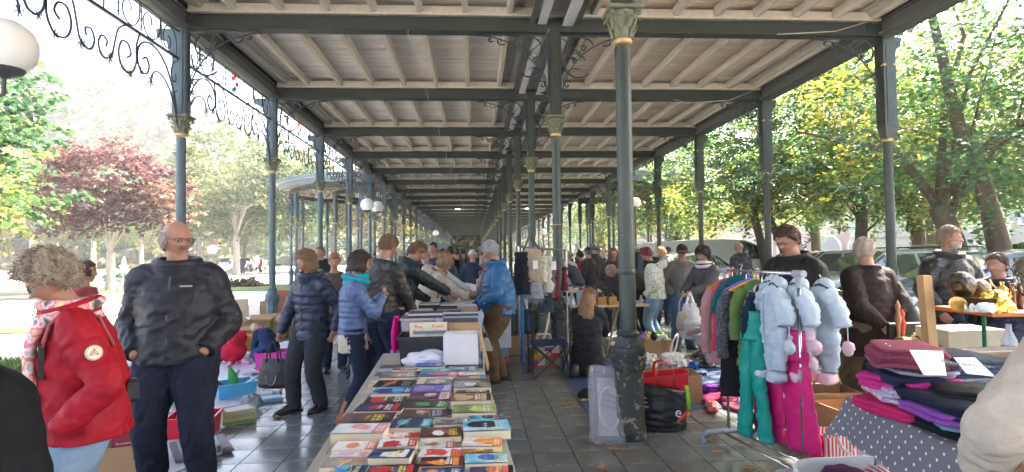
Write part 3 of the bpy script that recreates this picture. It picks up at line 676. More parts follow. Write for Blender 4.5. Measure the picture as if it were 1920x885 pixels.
rt_trees = [((11.3,12.4), 0, .24, (-.5,.3), 2.5, ling, 'thick forked tree trunk with ivy-like low leaves behind the blue car at the right'),
 ((13.2,19.0), 1.9, .20, (.3,.2), 2.8, lin[0], 'dark-stemmed linden straight behind the second right-hand column'),
 ((16.8,20.5), 4.0, .24, (-.1,.4), 3.0, lin[1], 'linden with a short pale trunk in front of the grey brick wall'),
 ((11.2,21.3), 2.6, .16, (-.4,.3), 2.9, ling, 'linden with several stems rising behind the clothes rail'),
 ((11.9,20.6), 5.1, .15, (-1.2,0), 3.0, lin[0], 'leaning linden trunk between the clothes rail and the silver estate car'),
 ((11.4,32.0), .7, .2, (.2,.2), 2.6, lin[0], 'yellowing linden behind the bald man and the white van'),
 ((13.6,7.4), 3.3, .24, (.2,.1), 2.6, lin[1], 'linden hanging its leaves in from the right edge'),
 ((12.2,34.0), 1.2, .24, (.2,.2), 2.8, ling, 'hazy linden behind the right-hand curved canopy'),
 ((14.5,42.0), 2.2, .24, (.2,.2), 2.8, lin[0], 'hazy yellow-green linden far down the car park'),
 ((12.0,52.0), 4.2, .24, (-.2,.2), 2.8, lin[1], 'smaller hazy linden close to the far gallery columns'),
 ((18.5,30.0), 3.2, .26, (0,.2), 2.8, ling, 'dense green linden behind the parked white van'),
 ((22.0,17.0), .2, .26, (0,.2), 2.8, lin[0], 'linden in the second row above the dark car at the right edge'),
 ((16.2,14.0), 2.2, .2, (.1,.2), 2.8, lin[1], 'linden crown filling the gap above the white compact van'), ((20.5,24.5), 1.4, .24, (.1,.2), 2.8, ling, 'broad linden before the strip of tall window panes'),
 ((12.5,57.0), 5.2, .26, (0,.2), 2.8, ling, 'farthest linden beside the end of the gallery')]
for (x, y), rz, r0_, lean, fork, me, lab in rt_trees:
 t = thing('linden_tree', lab, 'tree', (x, y, .08), rz, 'lindens along the car park')
 mb = MB(); c, s = cos(-rz), sin(-rz); lx, ly = lean[0]*c-lean[1]*s, lean[0]*s+lean[1]*c
 limbs(mb, (0,0,0), LB, r0_, q, 10, (lx, ly), fork)
 if x == 11.3: mb.tube([D(px, py, 12.1)-t.location for px, py in ((1886,628),(1880,540),(1875,470),(1858,400),(1838,330),(1806,262),(1784,190),(1768,110),(1745,20),(1735,-60))], [.34,.27,.23,.19,.165,.15,.13,.11,.08,.05], 9)
 mb.build('trunk', bark_m, t, 9); inst('crown', me, t)
def bough(loc, blobs, n, cols, seed, label, me=None):
 return
MB1 = [((0,0,4.2),(2.5,2.5,1.6)), ((-1.6,0,3.5),(1.5,1.6,1.0)), ((1.6,.2,3.6),(1.6,1.6,1.0)), ((0,0,5.3),(1.6,1.6,.9))]
pm = crown('crown', MB1, 620, 26, .15, PURP, 3, spray=.7, droop=.05, clump=.8, flat=.5)
p = G(207, 545, -.12); PM = tree('purple_maple', (p.x, p.y, -.12), 'purple-leaved maple with a slim grey trunk on the gravel', pm, .17, MB1, q, barkp, fork=1.6, n=9)
PM.scale = (1.32,)*3
YB = [((0,0,5.2),(2.6,2.6,2.2)), ((1.4,-.3,3.4),(2.1,1.8,1.0)), ((-1.4,0,4),(2.3,2,1.6))]
ym = crown('crown', YB, 520, 28, .14, YEL, 4, spray=.8, flat=.5); gmz = crown('crown', YB, 520, 28, .14, GREEN, 8, spray=.8, flat=.5)
plm_ = crown('crown', YB, 520, 28, .16, PALE, 9, spray=.9, flat=.6)
def pt(px, py_base): p = G(px, py_base, -.12); return (p.x, p.y, -.12)
tree('yellow_tree', (-16.2, 17.5, -.12), 'yellow-green autumn tree rising at the left edge behind the woman in red', ym, .22, YB, q, bark_m, fork=2.2)
tree('leafy_tree', (-12.6, 13.2, -.12), 'bright green tree with low boughs at the left edge', gmz, .16, [(b[0], b[1]) for b in YB], q, bark_m, fork=1.7)
BIG = [tuple([tuple(2.1*v for v in b[0]), tuple(2.1*v for v in b[1])]) for b in YB]
def bigtree(loc, me, rz, s, label, r0_=.16, name='park_tree', bark=barkp):
 t = thing(name, label, 'tree', loc, rz, 'pale trees in the park'); mb = MB(); limbs(mb, (0,0,0), YB, r0_, q, fork=2.0); mb.build('trunk', bark, t, 9); inst('crown', me, t); t.scale = (s,)*3; return t
bigtree(pt(443, 516), plm_, .4, 1.9, 'tall pale green tree with a straight trunk right of the man in the black jacket')
bigtree(pt(459, 508), gmz, 2.0, 1.55, 'blue-green tree with tiered boughs left of the second blue column', bark=bark_m)
bigtree(pt(375, 512), plm_, 3.1, 1.7, 'pale feathery tree behind the bald head of the man in the black jacket')
bigtree(pt(140, 520), gmz, 1.1, 1.5, 'grey-green tree with a dark trunk behind the purple maple', bark=bark_m)
bigtree(pt(60, 512), ym, 4.1, 2.2, 'large hazy yellow tree at the far left')
bigtree(pt(560, 512), gmz, 5.1, 1.7, 'green tree seen through the left-hand curved canopy', bark=bark_m)
bigtree(pt(625, 508), ym, 2.6, 2.0, 'yellow-green tree behind the canopy posts')
bigtree(pt(735, 506), ym, .6, 1.8, 'yellow tree glowing between the far left columns')
bigtree(pt(790, 500), plm_, 1.6, 1.9, 'pale tree beside the far end of the gallery')
bigtree(pt(510, 506), plm_, 2.9, 2.3, 'tall pale tree behind the second blue column')
bigtree(pt(20, 506), plm_, 3.3, 2.6, 'very tall hazy tree at the foot of the wooded hill', bark=bark_m)
bigtree(pt(175, 505), ym, 5.3, 2.4, 'hazy ochre tree rising behind the purple maple')
bigtree(pt(330, 504), gmz, 2.3, 2.4, 'hazy green tree under the hill left of the first column', bark=bark_m)
bigtree(pt(265, 508), plm_, 1.9, 1.8, 'small pale tree under the hill behind the purple maple')
def hedge(name, x0, y0, x1, y1, h, w_, cols, label, seed, n=700):
 a = V((x0, y0, 0)); b = V((x1, y1, 0)); L = (b-a).length
 bl = [((L*(k+.5)/8, 0, h*.5), (L/14, w_/2, h*.5)) for k in range(8)]
 me = crown('hedge', bl, n, 14, .09, cols, seed, spray=.2, droop=0, flat=1.0, shell=.8); o = link('hedge', me); o.location = (x0, y0, -.12); o.rotation_euler = (0,0,math.atan2(y1-y0, x1-x0)); o.name = name
 tag(o, label, 'hedge'); return o
a, b = G(150, 530, -.12), G(345, 528, -.12); hedge('clipped_hedge', a.x, a.y, b.x, b.y, .6, .8, GREEN, 'low clipped green hedge beyond the purple maple', 1)
a, b = G(430, 540, -.12), G(505, 536, -.12); hedge('flower_hedge', a.x, a.y, b.x, b.y, .55, .9, PALE+[((.5,.3,.25), .3)], 'low flowering border left of the second blue column', 2)
a, b = G(0, 508, -.12), G(120, 508, -.12); hedge('far_hedge', a.x, a.y, b.x, b.y, 1.0, 1.2, YEL, 'pale yellow hedge at the far left of the park', 6)
a, b = G(230, 510, -.12), G(520, 508, -.12); hedge('rusty_hedge', a.x, a.y, b.x, b.y, .9, 1.2, [((.35,.16,.08), .4), ((.2,.2,.08), .6)], 'rust and green shrub line at the back of the park', 7, 1400)
nx, ny = 60, 24; mb = MB(); vs = []
def hz(x, y):
 u = (x+160)/150.0; prof = 60*math.exp(-((x+125)/75.0)**2)+9*math.exp(-((x-20)/60.0)**2)
 v = min(1, max(0, (y-95)/75.0)); return prof*(v*v*(3-2*v))+2.5*mnoise.noise(V((x*.03, y*.03, 1)))*v-.6
for j in range(ny):
 for i in range(nx): x = -320+i*8.6; y = 90+j*9; vs.append((x, y, hz(x, y)))
mb.add(vs, [(j*nx+i, j*nx+i+1, (j+1)*nx+i+1, (j+1)*nx+i) for j in range(ny-1) for i in range(nx-1)])
tag(mb.build('wooded_hill', M_('hill_green', (.04,.05,.022), .95, .3, .1), smooth=9), kind='structure')
r = np.random.RandomState(3); n = 46000; X = r.uniform(-260, 90, n); Y = r.uniform(100, 190, n); Z = np.array([hz(x, y) for x, y in zip(X, Y)])
tr = np.array([max(0, mnoise.noise(V((x*.16, y*.16, 5)))+.25) for x, y in zip(X, Y)]); Z = Z+tr*9*r.rand(n)**.4+.3
P = np.stack([X, Y, Z], 1); Nn = r.normal(size=(n,3)); Nn[:, 2] += .6; Nn /= np.linalg.norm(Nn, axis=1)[:, None]
pal = np.array([(.03,.055,.022),(.05,.075,.025),(.075,.08,.03),(.085,.06,.03),(.025,.05,.03)]); ci = np.clip(((np.array([mnoise.noise(V((x*.045, y*.05, 9))) for x, y in zip(X, Y)])+.5)*5+r.normal(size=n)*.5).astype(int), 0, 4)
fm_ = leafmesh('forest', P, Nn, r.normal(size=(n,3)), 1.1+.9*r.rand(n), (pal[ci]*(.7+.6*r.rand(n))[:, None]).astype(np.float32))
tag(link('forest', fm_), kind='stuff')
LF = [(868,835),(0,0)]
dry = M_('dry_leaf', (.36,.20,.09), .8, .3, 30)
fl_pts = [(1037,703),(1065,759),(1119,831),(1129,878),(1185,771),(1152,843),(1192,765),(1275,769),(1290,778),(1281,786),(1347,848),(1335,827),(1560,619),(1528,735),(540,757),(518,783),(536,769),(1405,878),(560,742),(1096,752)]
for k, (px, py) in enumerate(fl_pts):
 p = G(px, py, .008); q_ = random.Random(k); mb = MB(); n = 10; a = q_.uniform(0, 6); s = q_.uniform(.04,.06)
 ring = [(s*(1+.35*cos(3*t_*2*pi/n+1))*cos(t_*2*pi/n)*(1.3 if t_ < 5 else .9), s*.7*(1+.3*sin(4*t_*2*pi/n))*sin(t_*2*pi/n), .006+.012*abs(cos(t_*2*pi/n*1.5))) for t_ in range(n)]
 mb.add([(0,0,.003)]+ring, [(0, i+1, (i+1) % n+1) for i in range(n)]); mb.tube([(-s*.8,0,.008),(-s*1.7,.01,.012)], .0018, 4)
 spot = ['left of the wrapped frame under the camping chair','on the tiles midway along the wrapped frame','just below the foot of the wrapped frame','nearest the bottom edge below the big column','right of the big column base','two tiles below the big column','touching the big column base','below the black shopping bag','right below the black shopping bag','close under the black shopping bag','at the left foot of the chrome rack','above the left foot of the chrome rack','in the sunny patch behind the rack','at the edge of the sunlit patch','nearest the handbag woman\'s boot','farthest left of the handbag woman\'s boots','below the black handbag','at the bottom edge right of the books','beside the far sheet edge','by the corner of the blue blanket'][k]
 o = mb.build('fallen_leaf', dry, loc=p, rz=a); tag(o, 'dry brown leaf lying '+spot, 'leaf', 'dry leaves on the paving')
# ================= PEOPLE =================
PEND = []          # (final object, [temp objects]) baked in one go
def temp(mb, voxel, smooth=2, factor=.5):
 me = mb.mesh('tmp'); o = bpy.data.objects.new('tmp', me); COL.objects.link(o)
 m_ = o.modifiers.new('r', 'REMESH'); m_.mode = 'VOXEL'; m_.voxel_size = voxel; m_.use_smooth_shade = True
 if smooth: s_ = o.modifiers.new('s', 'SMOOTH'); s_.iterations = smooth; s_.factor = factor
 return o
def pend(name, temps, mt, parent):
 me = bpy.data.meshes.new(name); me.materials.append(mt)
 o = bpy.data.objects.new(name, me); COL.objects.link(o); o.parent = parent
 PEND.append((o, temps, mt)); return o
def bake_all():
 dg = bpy.context.evaluated_depsgraph_get(); dg.update()
 for o, temps, mt in PEND:
  vs, fs, n = [], [], 0; cos_, lv, ls, lt = [], [], [], []; off = 0; lo = 0
  for t in temps:
   e = t.evaluated_get(dg); me = e.to_mesh()
   k = len(me.vertices); c = np.empty(k*3, np.float32); me.vertices.foreach_get('co', c)
   a = np.empty(len(me.loops), np.int32); me.loops.foreach_get('vertex_index', a)
   s = np.empty(len(me.polygons), np.int32); me.polygons.foreach_get('loop_start', s)
   cos_.append(c); lv.append(a+off); ls.append(s+lo); off += k; lo += len(a); e.to_mesh_clear()
  me = o.data; c = np.concatenate(cos_); a = np.concatenate(lv); s = np.concatenate(ls)
  me.vertices.add(len(c)//3); me.vertices.foreach_set('co', c); me.loops.add(len(a)); me.loops.foreach_set('vertex_index', a)
  me.polygons.add(len(s)); me.polygons.foreach_set('loop_start', s); me.update(calc_edges=True)
  me.polygons.foreach_set('use_smooth', np.ones(len(s), bool)); me.validate()
 for o, temps, mt in PEND:
  for t in temps: d = t.data; bpy.data.objects.remove(t); bpy.data.meshes.remove(d)
 PEND.clear()
def loft(mb, ctrl, rad, nr=24, n=24, puff=None, fold=0, seed=0, side=(1,0,0), fs=14, cap=True):
 ctrl = [V(c) for c in ctrl]; L = [0]
 for a, b in zip(ctrl, ctrl[1:]): L.append(L[-1]+(b-a).length)
 rad = [r if isinstance(r, (tuple, list)) else (r, r) for r in rad]
 def at(l):
  i = 0
  while i < len(L)-2 and l > L[i+1]: i += 1
  t = (l-L[i])/max(1e-6, L[i+1]-L[i]); p0 = ctrl[max(i-1,0)]; p1 = ctrl[i]; p2 = ctrl[i+1]; p3 = ctrl[min(i+2, len(ctrl)-1)]
  h = lambda a, b, c, d: .5*((2*b)+(c-a)*t+(2*a-5*b+4*c-d)*t*t+(3*b-a-3*c+d)*t**3)
  p = V([h(p0[k], p1[k], p2[k], p3[k]) for k in range(3)]); t2 = t*t*(3-2*t)
  return p, [rad[i][k]*(1-t2)+rad[i+1][k]*t2 for k in (0, 1)]
 pts = [at(L[-1]*k/(nr-1)) for k in range(nr)]; rs = []; u = V(side)
 for i, (p, r) in enumerate(pts):
  t = pts[min(i+1, nr-1)][0]-pts[max(i-1, 0)][0]; t.normalize(); u = (u-t*u.dot(t))
  if u.length < 1e-4: u = t.orthogonal()
  u.normalize(); w_ = t.cross(u); l = L[-1]*i/(nr-1)
  k = 0
  if puff: k = puff[1]*(abs(sin(pi*l/puff[0]+seed))**.55-1)
  ring = []
  for j in range(n):
   a = 2*pi*j/n; q = p+u*((r[0]+k)*cos(a))+w_*((r[1]+k)*sin(a))
   if fold:
    f = 1-abs(mnoise.noise(V((q.x*fs+seed*9, q.y*fs, q.z*fs*1.5))))*3.2; f2 = mnoise.noise(V((q.x*fs*.45+seed*3, q.y*fs*.45+7, q.z*fs*.35)))
    q = q+(q-p).normalized()*fold*(max(f,-.6)*.9+f2*.9)
   ring.append(q)
  rs.append(ring)
 return mb.rings(rs, cap)
def ik(a, b, l1, l2, pole):
 a, b = V(a), V(b); d = b-a; L = d.length; m_ = (l1+l2)*.999
 if L > m_: b = a+d*(m_/L); d = b-a; L = m_
 x = (L*L+l1*l1-l2*l2)/(2*L); h = math.sqrt(max(1e-6, l1*l1-x*x)); dn = d/L; p = V(pole); p = p-dn*p.dot(dn)
 p = p.normalized() if p.length > 1e-5 else dn.orthogonal().normalized()
 return a+dn*x+p*h, b
def headgeo(mb, h, T, fem=False, fat=1.0, beard=False, n=44, k=34, ears=True):
 rs = []
 for i in range(k+1):
  a = -pi/2+pi*min(max(i, .04), k-.04)/k; ring = []
  for j in range(n):
   th = 2*pi*j/n; x, y, z = cos(a)*cos(th), cos(a)*sin(th), sin(a)
   X, Y, Z = x*.345*fat, y*.42, z*.5
   if z < 0:
    q = (-z)**1.4; X *= 1-.36*q; 
    if y < 0: Y *= 1-.55*(-z)**.8
    else: Y *= 1-.10*q
    Z *= 1.0
   if z > 0: X *= 1+.03*z
   if y > 0:
    Y = min(Y, .405-.04*abs(x)); g = lambda c, s, v: math.exp(-((v-c)/s)**2)
    nz = max(0, min(1, (.06-Z)/.2)) if Z > -.145 else max(0, 1-(-.145-Z)/.04)
    Y += .135*nz*g(0, .05+.035*nz, X)
    Y += .03*g(.095, .05, Z)*g(0, .2, X)                       # brow
    Y -= .050*(g(.145, .075, X)+g(-.145, .075, X))*g(.02, .055, Z)
    Y += .022*(g(.17, .07, X)+g(-.17, .07, X))*g(-.12, .08, Z)  # cheek
    Y += .028*g(-.235, .022, Z)*g(0, .09, X)+.026*g(-.285, .024, Z)*g(0, .08, X)-.02*g(-.26, .010, Z)*g(0, .1, X)
    Y += .05*g(-.42, .07, Z)*g(0, .10, X)
   ring.append(T @ (V((X, Y, Z))*h))
  rs.append(ring)
 mb.rings(rs)
 if ears:
  for s in (-1, 1):
   M = T @ Matrix.Translation(V((s*.345*fat, -.03, -.06))*h); Mr = (T.to_3x3() @ Matrix.Rotation(s*.35, 3, 'Z'))
   mb.ball(M @ V((s*.02*h,0,0)), (.028*h, .07*h, .115*h), 10, 8, M=Mr)
def hairgeo(h, style, T, seed, fat=1.0, n=56, k=40, lod=1):
 st = dict(zf=.42, zs=-.05, zb=-.62, th=.045, top=9, rough=.35, tuft=0, curtain=0, part=0); st.update(style); mb = MB(); q = random.Random(seed)
 rs = []; surf = []
 for i in range(k+1):
  a = -pi/2+pi*min(max(i, .04), k-.04)/k; ring = []
  for j in range(n):
   th = 2*pi*j/n; x, y, z = cos(a)*cos(th), cos(a)*sin(th), sin(a)
   az = abs(math.atan2(x, y)); u = az/pi
   f = st['zf'] if u < .22 else (st['zf']+(st['zs']-st['zf'])*min(1, (u-.22)/.16) if u < .42 else st['zs']+(st['zb']-st['zs'])*min(1, (u-.42)/.2))
   f += .08*mnoise.noise(V((x*5, y*5, seed)))
   t = min(1, max(0, (z-f)/.14)); t = t*t*(3-2*t)
   if z > st['top']: t *= max(0, 1-(z-st['top'])/.12)
   nn = mnoise.noise(V((x*7+seed, y*7, z*3)))+.5*mnoise.noise(V((x*17, y*17+seed, z*7)))
   o = st['th']*(1+st['rough']*nn)*(1.0+.35*max(0, z))*(1+.5*max(0, -y)) if t > 0 else 0
   if st['part'] and abs(x-.15) < .06 and z > .4: o -= .03
   e = 1+(o*t-.075*(1-t))/.42
   X, Y, Z = x*.345*fat*(1+(o*t-.075*(1-t))/.345), y*.42*e, z*.5*(1+(o*t-.07*(1-t))/.5)
   if z < 0: qq = (-z)**1.4; X *= 1-.36*qq*(1-t*.5); Y *= (1-.55*(-z)**.8*(1-t*.3)) if y < 0 else 1
   P = T @ (V((X, Y, Z))*h); ring.append(P)
   if t > .8: surf.append((P, (T.to_3x3() @ V((x, y, z)))))
  rs.append(ring)
 mb.rings(rs)
 if st['curtain']:
  Lc = st['curtain']; a0 = st.get('ca', .62); nn = 40; rows = 12; outer, inner = [], []
  for r_ in range(rows+1):
   v = r_/rows; ro, ri = [], []
   for c in range(nn+1):
    az = a0+(2*pi-2*a0)*c/nn; w = 1+.10*mnoise.noise(V((cos(az)*6+seed, sin(az)*6, v*1.2)))+.03*sin(c*2.3); tk = .07*(1-v*.5)*min(1, min(c, nn-c)/3+.15)
    flare = 1+st.get('flare', .12)*sin(v*2.4)-st.get('tuck', .12)*v*v; px, py = sin(az)*.40*fat*flare*w, cos(az)*(.45 if cos(az) < 0 else .40)*flare*w
    zz = .16-v*(Lc+.16)+.03*mnoise.noise(V((c*.8, v, seed)))*v*3
    if py > .1: px *= 1-.1*v
    ro.append(T @ (V((px, py-.02, zz))*h)); ri.append(T @ (V((px*(1-tk/.38), (py-.02)*(1-tk/.38), zz))*h))
   outer.append(ro); inner.append(ri)
  mb.rings(outer+inner[::-1], cap=False, closed=False, loop=True)
 for t in range(int(st['tuft']*(1 if lod else .4))):
  P, d = q.choice(surf); d = (d+V([q.uniform(-.9,.9) for _ in range(3)])*st.get('wild', .8)).normalized(); l = h*q.uniform(.05,.12)*st.get('tl', 1.0); c = d.cross(V((0,0,1)))
  bend = V((q.uniform(-1,1), q.uniform(-1,1), q.uniform(-1,.3))).normalized()
  mb.tube([P-d*l*.3, P+d*l*.4, P+d*l*.7+bend*l*.4, P+d*l*.6+bend*l*.9], [h*.018, h*.016, h*.010, h*.002], 4)
 if lod > 1 and surf:
  for t in range(420):
   P, d = q.choice(surf); dn = (T.to_3x3() @ V((q.uniform(-.5,.5), -.5, -1.0)))+V([q.uniform(-.35,.35) for _ in range(3)]); dn = (dn-d*dn.dot(d))
   if dn.length < .1: continue
   dn.normalize(); l = h*q.uniform(.10,.2); o_ = d*h*.012
   mb.tube([P-d*h*.01, P+dn*l*.4+o_, P+dn*l*.8+o_*.4-d*l*.12, P+dn*l*1.1-d*l*.25], [h*.010, h*.013, h*.010, h*.003], 4)
 return mb
def handgeo(mb, W, dirv, nrm, s, curl=.5, left=False, sc_=1.0):
 d = V(dirv).normalized(); nn = V(nrm); nn = (nn-d*nn.dot(d)).normalized(); x = d.cross(nn)*s; u = .001*sc_
 def P(a, b, c): return W+x*(a*u)+d*(b*u)+nn*(c*u)
 mb.tube([P(0,-30,0), P(0,5,0), P(-2,35,0), P(-2,70,-2), P(-2,84,-4)], [(.026*sc_,.019*sc_),(.029*sc_,.018*sc_),(.038*sc_,.016*sc_),(.041*sc_,.014*sc_),(.036*sc_,.010*sc_)], 12, side=x)
 for k, (a, L, r) in enumerate(((28,70,9.2),(9,78,9.4),(-11,72,9.0),(-30,56,8.0))):
  sp = (1.5-k)*.05; c0 = curl*(1+.12*k); base = P(a-2, 80-abs(a+4)*.12, -3); ang = c0*.7; pts = [base]
  p = base
  for j, l in enumerate((.45,.32,.23)):
   ang += 0 if j == 0 else c0*.9
   dd = (d*cos(ang)-nn*sin(ang)+x*sp).normalized(); p = p+dd*(L*l*u); pts.append(p)
  mb.tube(pts, [r*u*1.05, r*u, r*u*.92, r*u*.7], 8, side=x); mb.ball(pts[-1], r*u*.72, 8, 6)
 t0 = P(26,18,-4); t1 = P(48,44,-12-10*curl); t2 = P(50-14*curl,70,-20-14*curl); t3 = P(44-22*curl,88,-26-18*curl)
 mb.tube([t0, t1, t2, t3], [.015*sc_,.0125*sc_,.0105*sc_,.0075*sc_], 8, side=nn); mb.ball(t3, .008*sc_, 8, 6)
HAIRM = {}
def hairmat(c):
 if c not in HAIRM: HAIRM[c] = M_('hair', c, .5, .45, 26, .9, 110, stretch=(1,1,.25), spec=.4, bdist=.006)
 return HAIRM[c]
def person(label, loc, rz, H=1.75, fem=False, w=1.0, lean=0, hp=0, hy=0, hr=0, LA='hang', RA='hang', hipz=.53, hipy=0, feet=None, top=None, pants=None, shoes=None, hair=None,
           glasses=None, lod=1, skin=SKIN, group=None, beard=None, collar=None, scarf=None, bend=0, extra=None, seed=1, curl=.5, twist=0, z=0, sp=.1, fat=1.0, hands=True, hat=None):
 t = thing('person', label, 'person', (loc[0], loc[1], z), rz, group); q = random.Random(seed)
 vx = {0:(.020,.016,.016,.010,.009), 1:(.014,.011,.011,.0065,.0055), 2:(.012,.0085,.0095,.005,.0042)}[lod]
 top = dict(dict(col=(.05,.05,.06), hem=-.04, th=.014, puff=None, fold=.006, mat=None, flare=0, sleeve=1.0), **(top or {})); pants = dict(dict(col=(.02,.03,.06), th=.008, kind='jeans', fold=.006, mat=None), **(pants or {}))
 sw = .105*H if not fem else .092*H; 
 P = V((0, hipy*H, hipz*H)); Rx = lambda a: Matrix.Rotation(-a, 3, 'X'); Rt = Matrix.Rotation(twist, 3, 'Z')
 sp1 = Rx(lean*.55) @ V((0,0,.145*H)); sp2 = Rx(lean*1.05+bend) @ V((0,0,.15*H)); C = P+sp1; N = C+sp2
 upn = (sp2).normalized(); fwd = Rt @ (Rx(lean*1.05+bend) @ V((0,1,0))); right = Rt @ V((1,0,0))
 hd = Rx(lean+bend+hp*.55) @ V((0,0,1)); hc = N+hd*(.104*H)+Rx(lean+bend) @ V((0,.014*H,0))
 hh = (.128 if fem else .131)*H*(1.0 if H > 1.3 else 1.0+(1.3-H)*.55)
 T = Matrix.Translation(hc) @ (Matrix.Rotation(hy, 4, 'Z') @ Matrix.Rotation(-(lean*.25+hp), 4, 'X') @ Matrix.Rotation(hr, 4, 'Y'))
 S = {}; arms = {}
 for s, A in ((-1, LA), (1, RA)):
  sh = N-upn*(.046*H)+right*(s*sw)
  pole = V((s*.6, -.8, -.1))
  if isinstance(A, dict): tgt = V(A['to']) if 'abs' in A else V(A['to'])*H; pole = V(A.get('pole', pole)); cu = A.get('curl', curl); hn = A.get('n')
  else:
   tgt, pole, cu, hn = {'hang': (V((s*.135, .02, hipz-.06))*H, pole, .45, None), 'pocket': (V((s*.112, .080, hipz-.0))*H, V((s*.62, -1, .1)), .5, None),
                   'behind': (V((s*.03, -.115, hipz+.0))*H, V((s*1, -.2, 0)), .5, None), 'cross': (V((-s*.03, .15, .70))*H, V((s*.8, -.2, -.8)), .7, None),
                   'front': (V((s*.04, .17, .60))*H, V((s*.8, -.3, -.6)), .7, None)}[A]
  if A in ('hang', 'pocket', 'behind'): tgt = V((tgt.x, tgt.y, tgt.z))+(C-P-V((0,0,.145*H)))*0
  el, wr = ik(sh, tgt, .172*H, .150*H, pole); arms[s] = (sh, el, wr, cu, hn, A)
 feet = feet or {-1: (-sp*.6, .02), 1: (sp*.6, -.02)}; legs = {}
 for s in (-1, 1):
  f = feet[s]; hip = P+V((s*.052*H, 0, -.01*H)); an = V((f[0]*H, f[1]*H, (f[2] if len(f) > 2 else .045)*H)); pk = f[3] if len(f) > 3 else (s*.12, 1, 0)
  kn, an = ik(hip, an, .247*H, .246*H, pk); legs[s] = (hip, kn, an, V((s*.22 if len(f) < 5 else f[4], 1, 0)).normalized())
 mb = MB(); b = w
 loft(mb, [P-V((0,0,.05*H)), P, P.lerp(C, .75), C, C.lerp(N, .55), N-upn*.02*H, N+upn*.012*H], [(.07*H*b,.05*H*b),(.088*H*b,.06*H*b),(.072*H*b,.052*H*b),(.08*H*b,.058*H*b),(.09*H,.06*H),(.085*H,.045*H),(.036*H,.036*H)], 16, 18)
 nk = (.034 if not fem else .029)*H*(1+(b-1)*.4)
 loft(mb, [N-upn*.03*H, N.lerp(hc, .4), hc-V((0,0,.02*H))], [nk*1.25, nk, nk*1.0], 8, 14)
 for s in (-1, 1):
  sh, el, wr, cu, hn, A = arms[s]; hip, kn, an, ff = legs[s]
  loft(mb, [N-upn*.03*H+right*s*.03*H, sh, el, wr], [.03*H,.030*H*b,.023*H,.0155*H], 14, 10)
  loft(mb, [hip+V((0,0,.02*H)), kn, an], [.048*H,.032*H,.02*H], 14, 12)
  loft(mb, [an-ff*.01*H, an+ff*.04*H-V((0,0,.020*H)), an+ff*.07*H-V((0,0,.026*H))], [.014*H,.014*H,.010*H], 6, 8)
 mh = MB(); headgeo(mh, hh, T, fem, fat, ears=not (hair and hair.get('curtain') and 0))
 temps = [temp(mb, vx[0]), temp(mh, vx[3]*.9, 1, .3)]
 if hands:
  for s in (-1, 1):
   sh, el, wr, cu, hn, A = arms[s]
   if A == 'pocket': continue
   m3 = MB(); d = (wr-el).normalized(); nrm = V(hn) if hn else V((s, .15, .15))
   if A == 'cross': nrm = V((0, 1, .3))
   if A == 'behind': nrm = V((0, 1, -.2)); d = V((-s*.85, 0, -.5)).normalized()
   side = -1 if s > 0 else 1
   handgeo(m3, wr, d, nrm, side*(-1)*(1 if A != 'behind' else -1), cu, sc_=H/1.75*(.95 if fem else 1.05)); temps.append(temp(m3, vx[4], 1, .3))
 pend('body', temps, skin, t)
 pm = pants['mat'] or cloth(pants['col'], .85, .2, .6, 60); th = pants['th']*H
 if pants['kind'] != 'none':
  mb = MB(); loft(mb, [P-V((0,0,.045*H)), P, P.lerp(C, .6)], [(.078*H*b+th,.062*H*b+th),(.092*H*b+th,.068*H*b+th),(.082*H*b,.06*H*b)], 10, 22)
  if pants['kind'] == 'skirt':
   L = pants.get('len', .3)*H; loft(mb, [P+V((0,0,.02*H)), P-V((0,0,L*.5)), P-V((0,0,L))], [(.09*H,.07*H),(.11*H,.09*H),(.13*H,.11*H)], 20, 40, fold=.010, seed=seed)
  for s in (-1, 1):
   hip, kn, an, ff = legs[s]; wd = {'jeans':1, 'slim':.86, 'wide':1.22, 'skirt':.7}[pants['kind']]; k_ = pants.get('cuff', 1.0)
   ln = pants.get('short', 0); e = an-V((0,0,.020*H))+V((0,-.004*H,0)); e = e.lerp(kn, ln)
   loft(mb, [hip+V((0,0,.03*H)), hip.lerp(kn,.3), kn, kn.lerp(e,.55), e], [(.056*H*b*wd+th,.064*H*b*wd+th),(.053*H*b*wd+th,.058*H*b*wd+th),(.038*H*wd+th,.039*H*wd+th),(.034*H*wd+th,.036*H*wd+th),(.028*H*wd*k_+th,.031*H*wd*k_+th)], 30, 24, fold=pants['fold'], seed=seed+s, fs=16)
  pend('trousers' if pants['kind'] != 'skirt' else 'skirt', [temp(mb, vx[2], 1)], pm, t)
 sh_ = shoes or {}; sm_ = paint(sh_.get('col', (.02,.02,.022)), sh_.get('rough', .45), bump=.3, bscale=40)
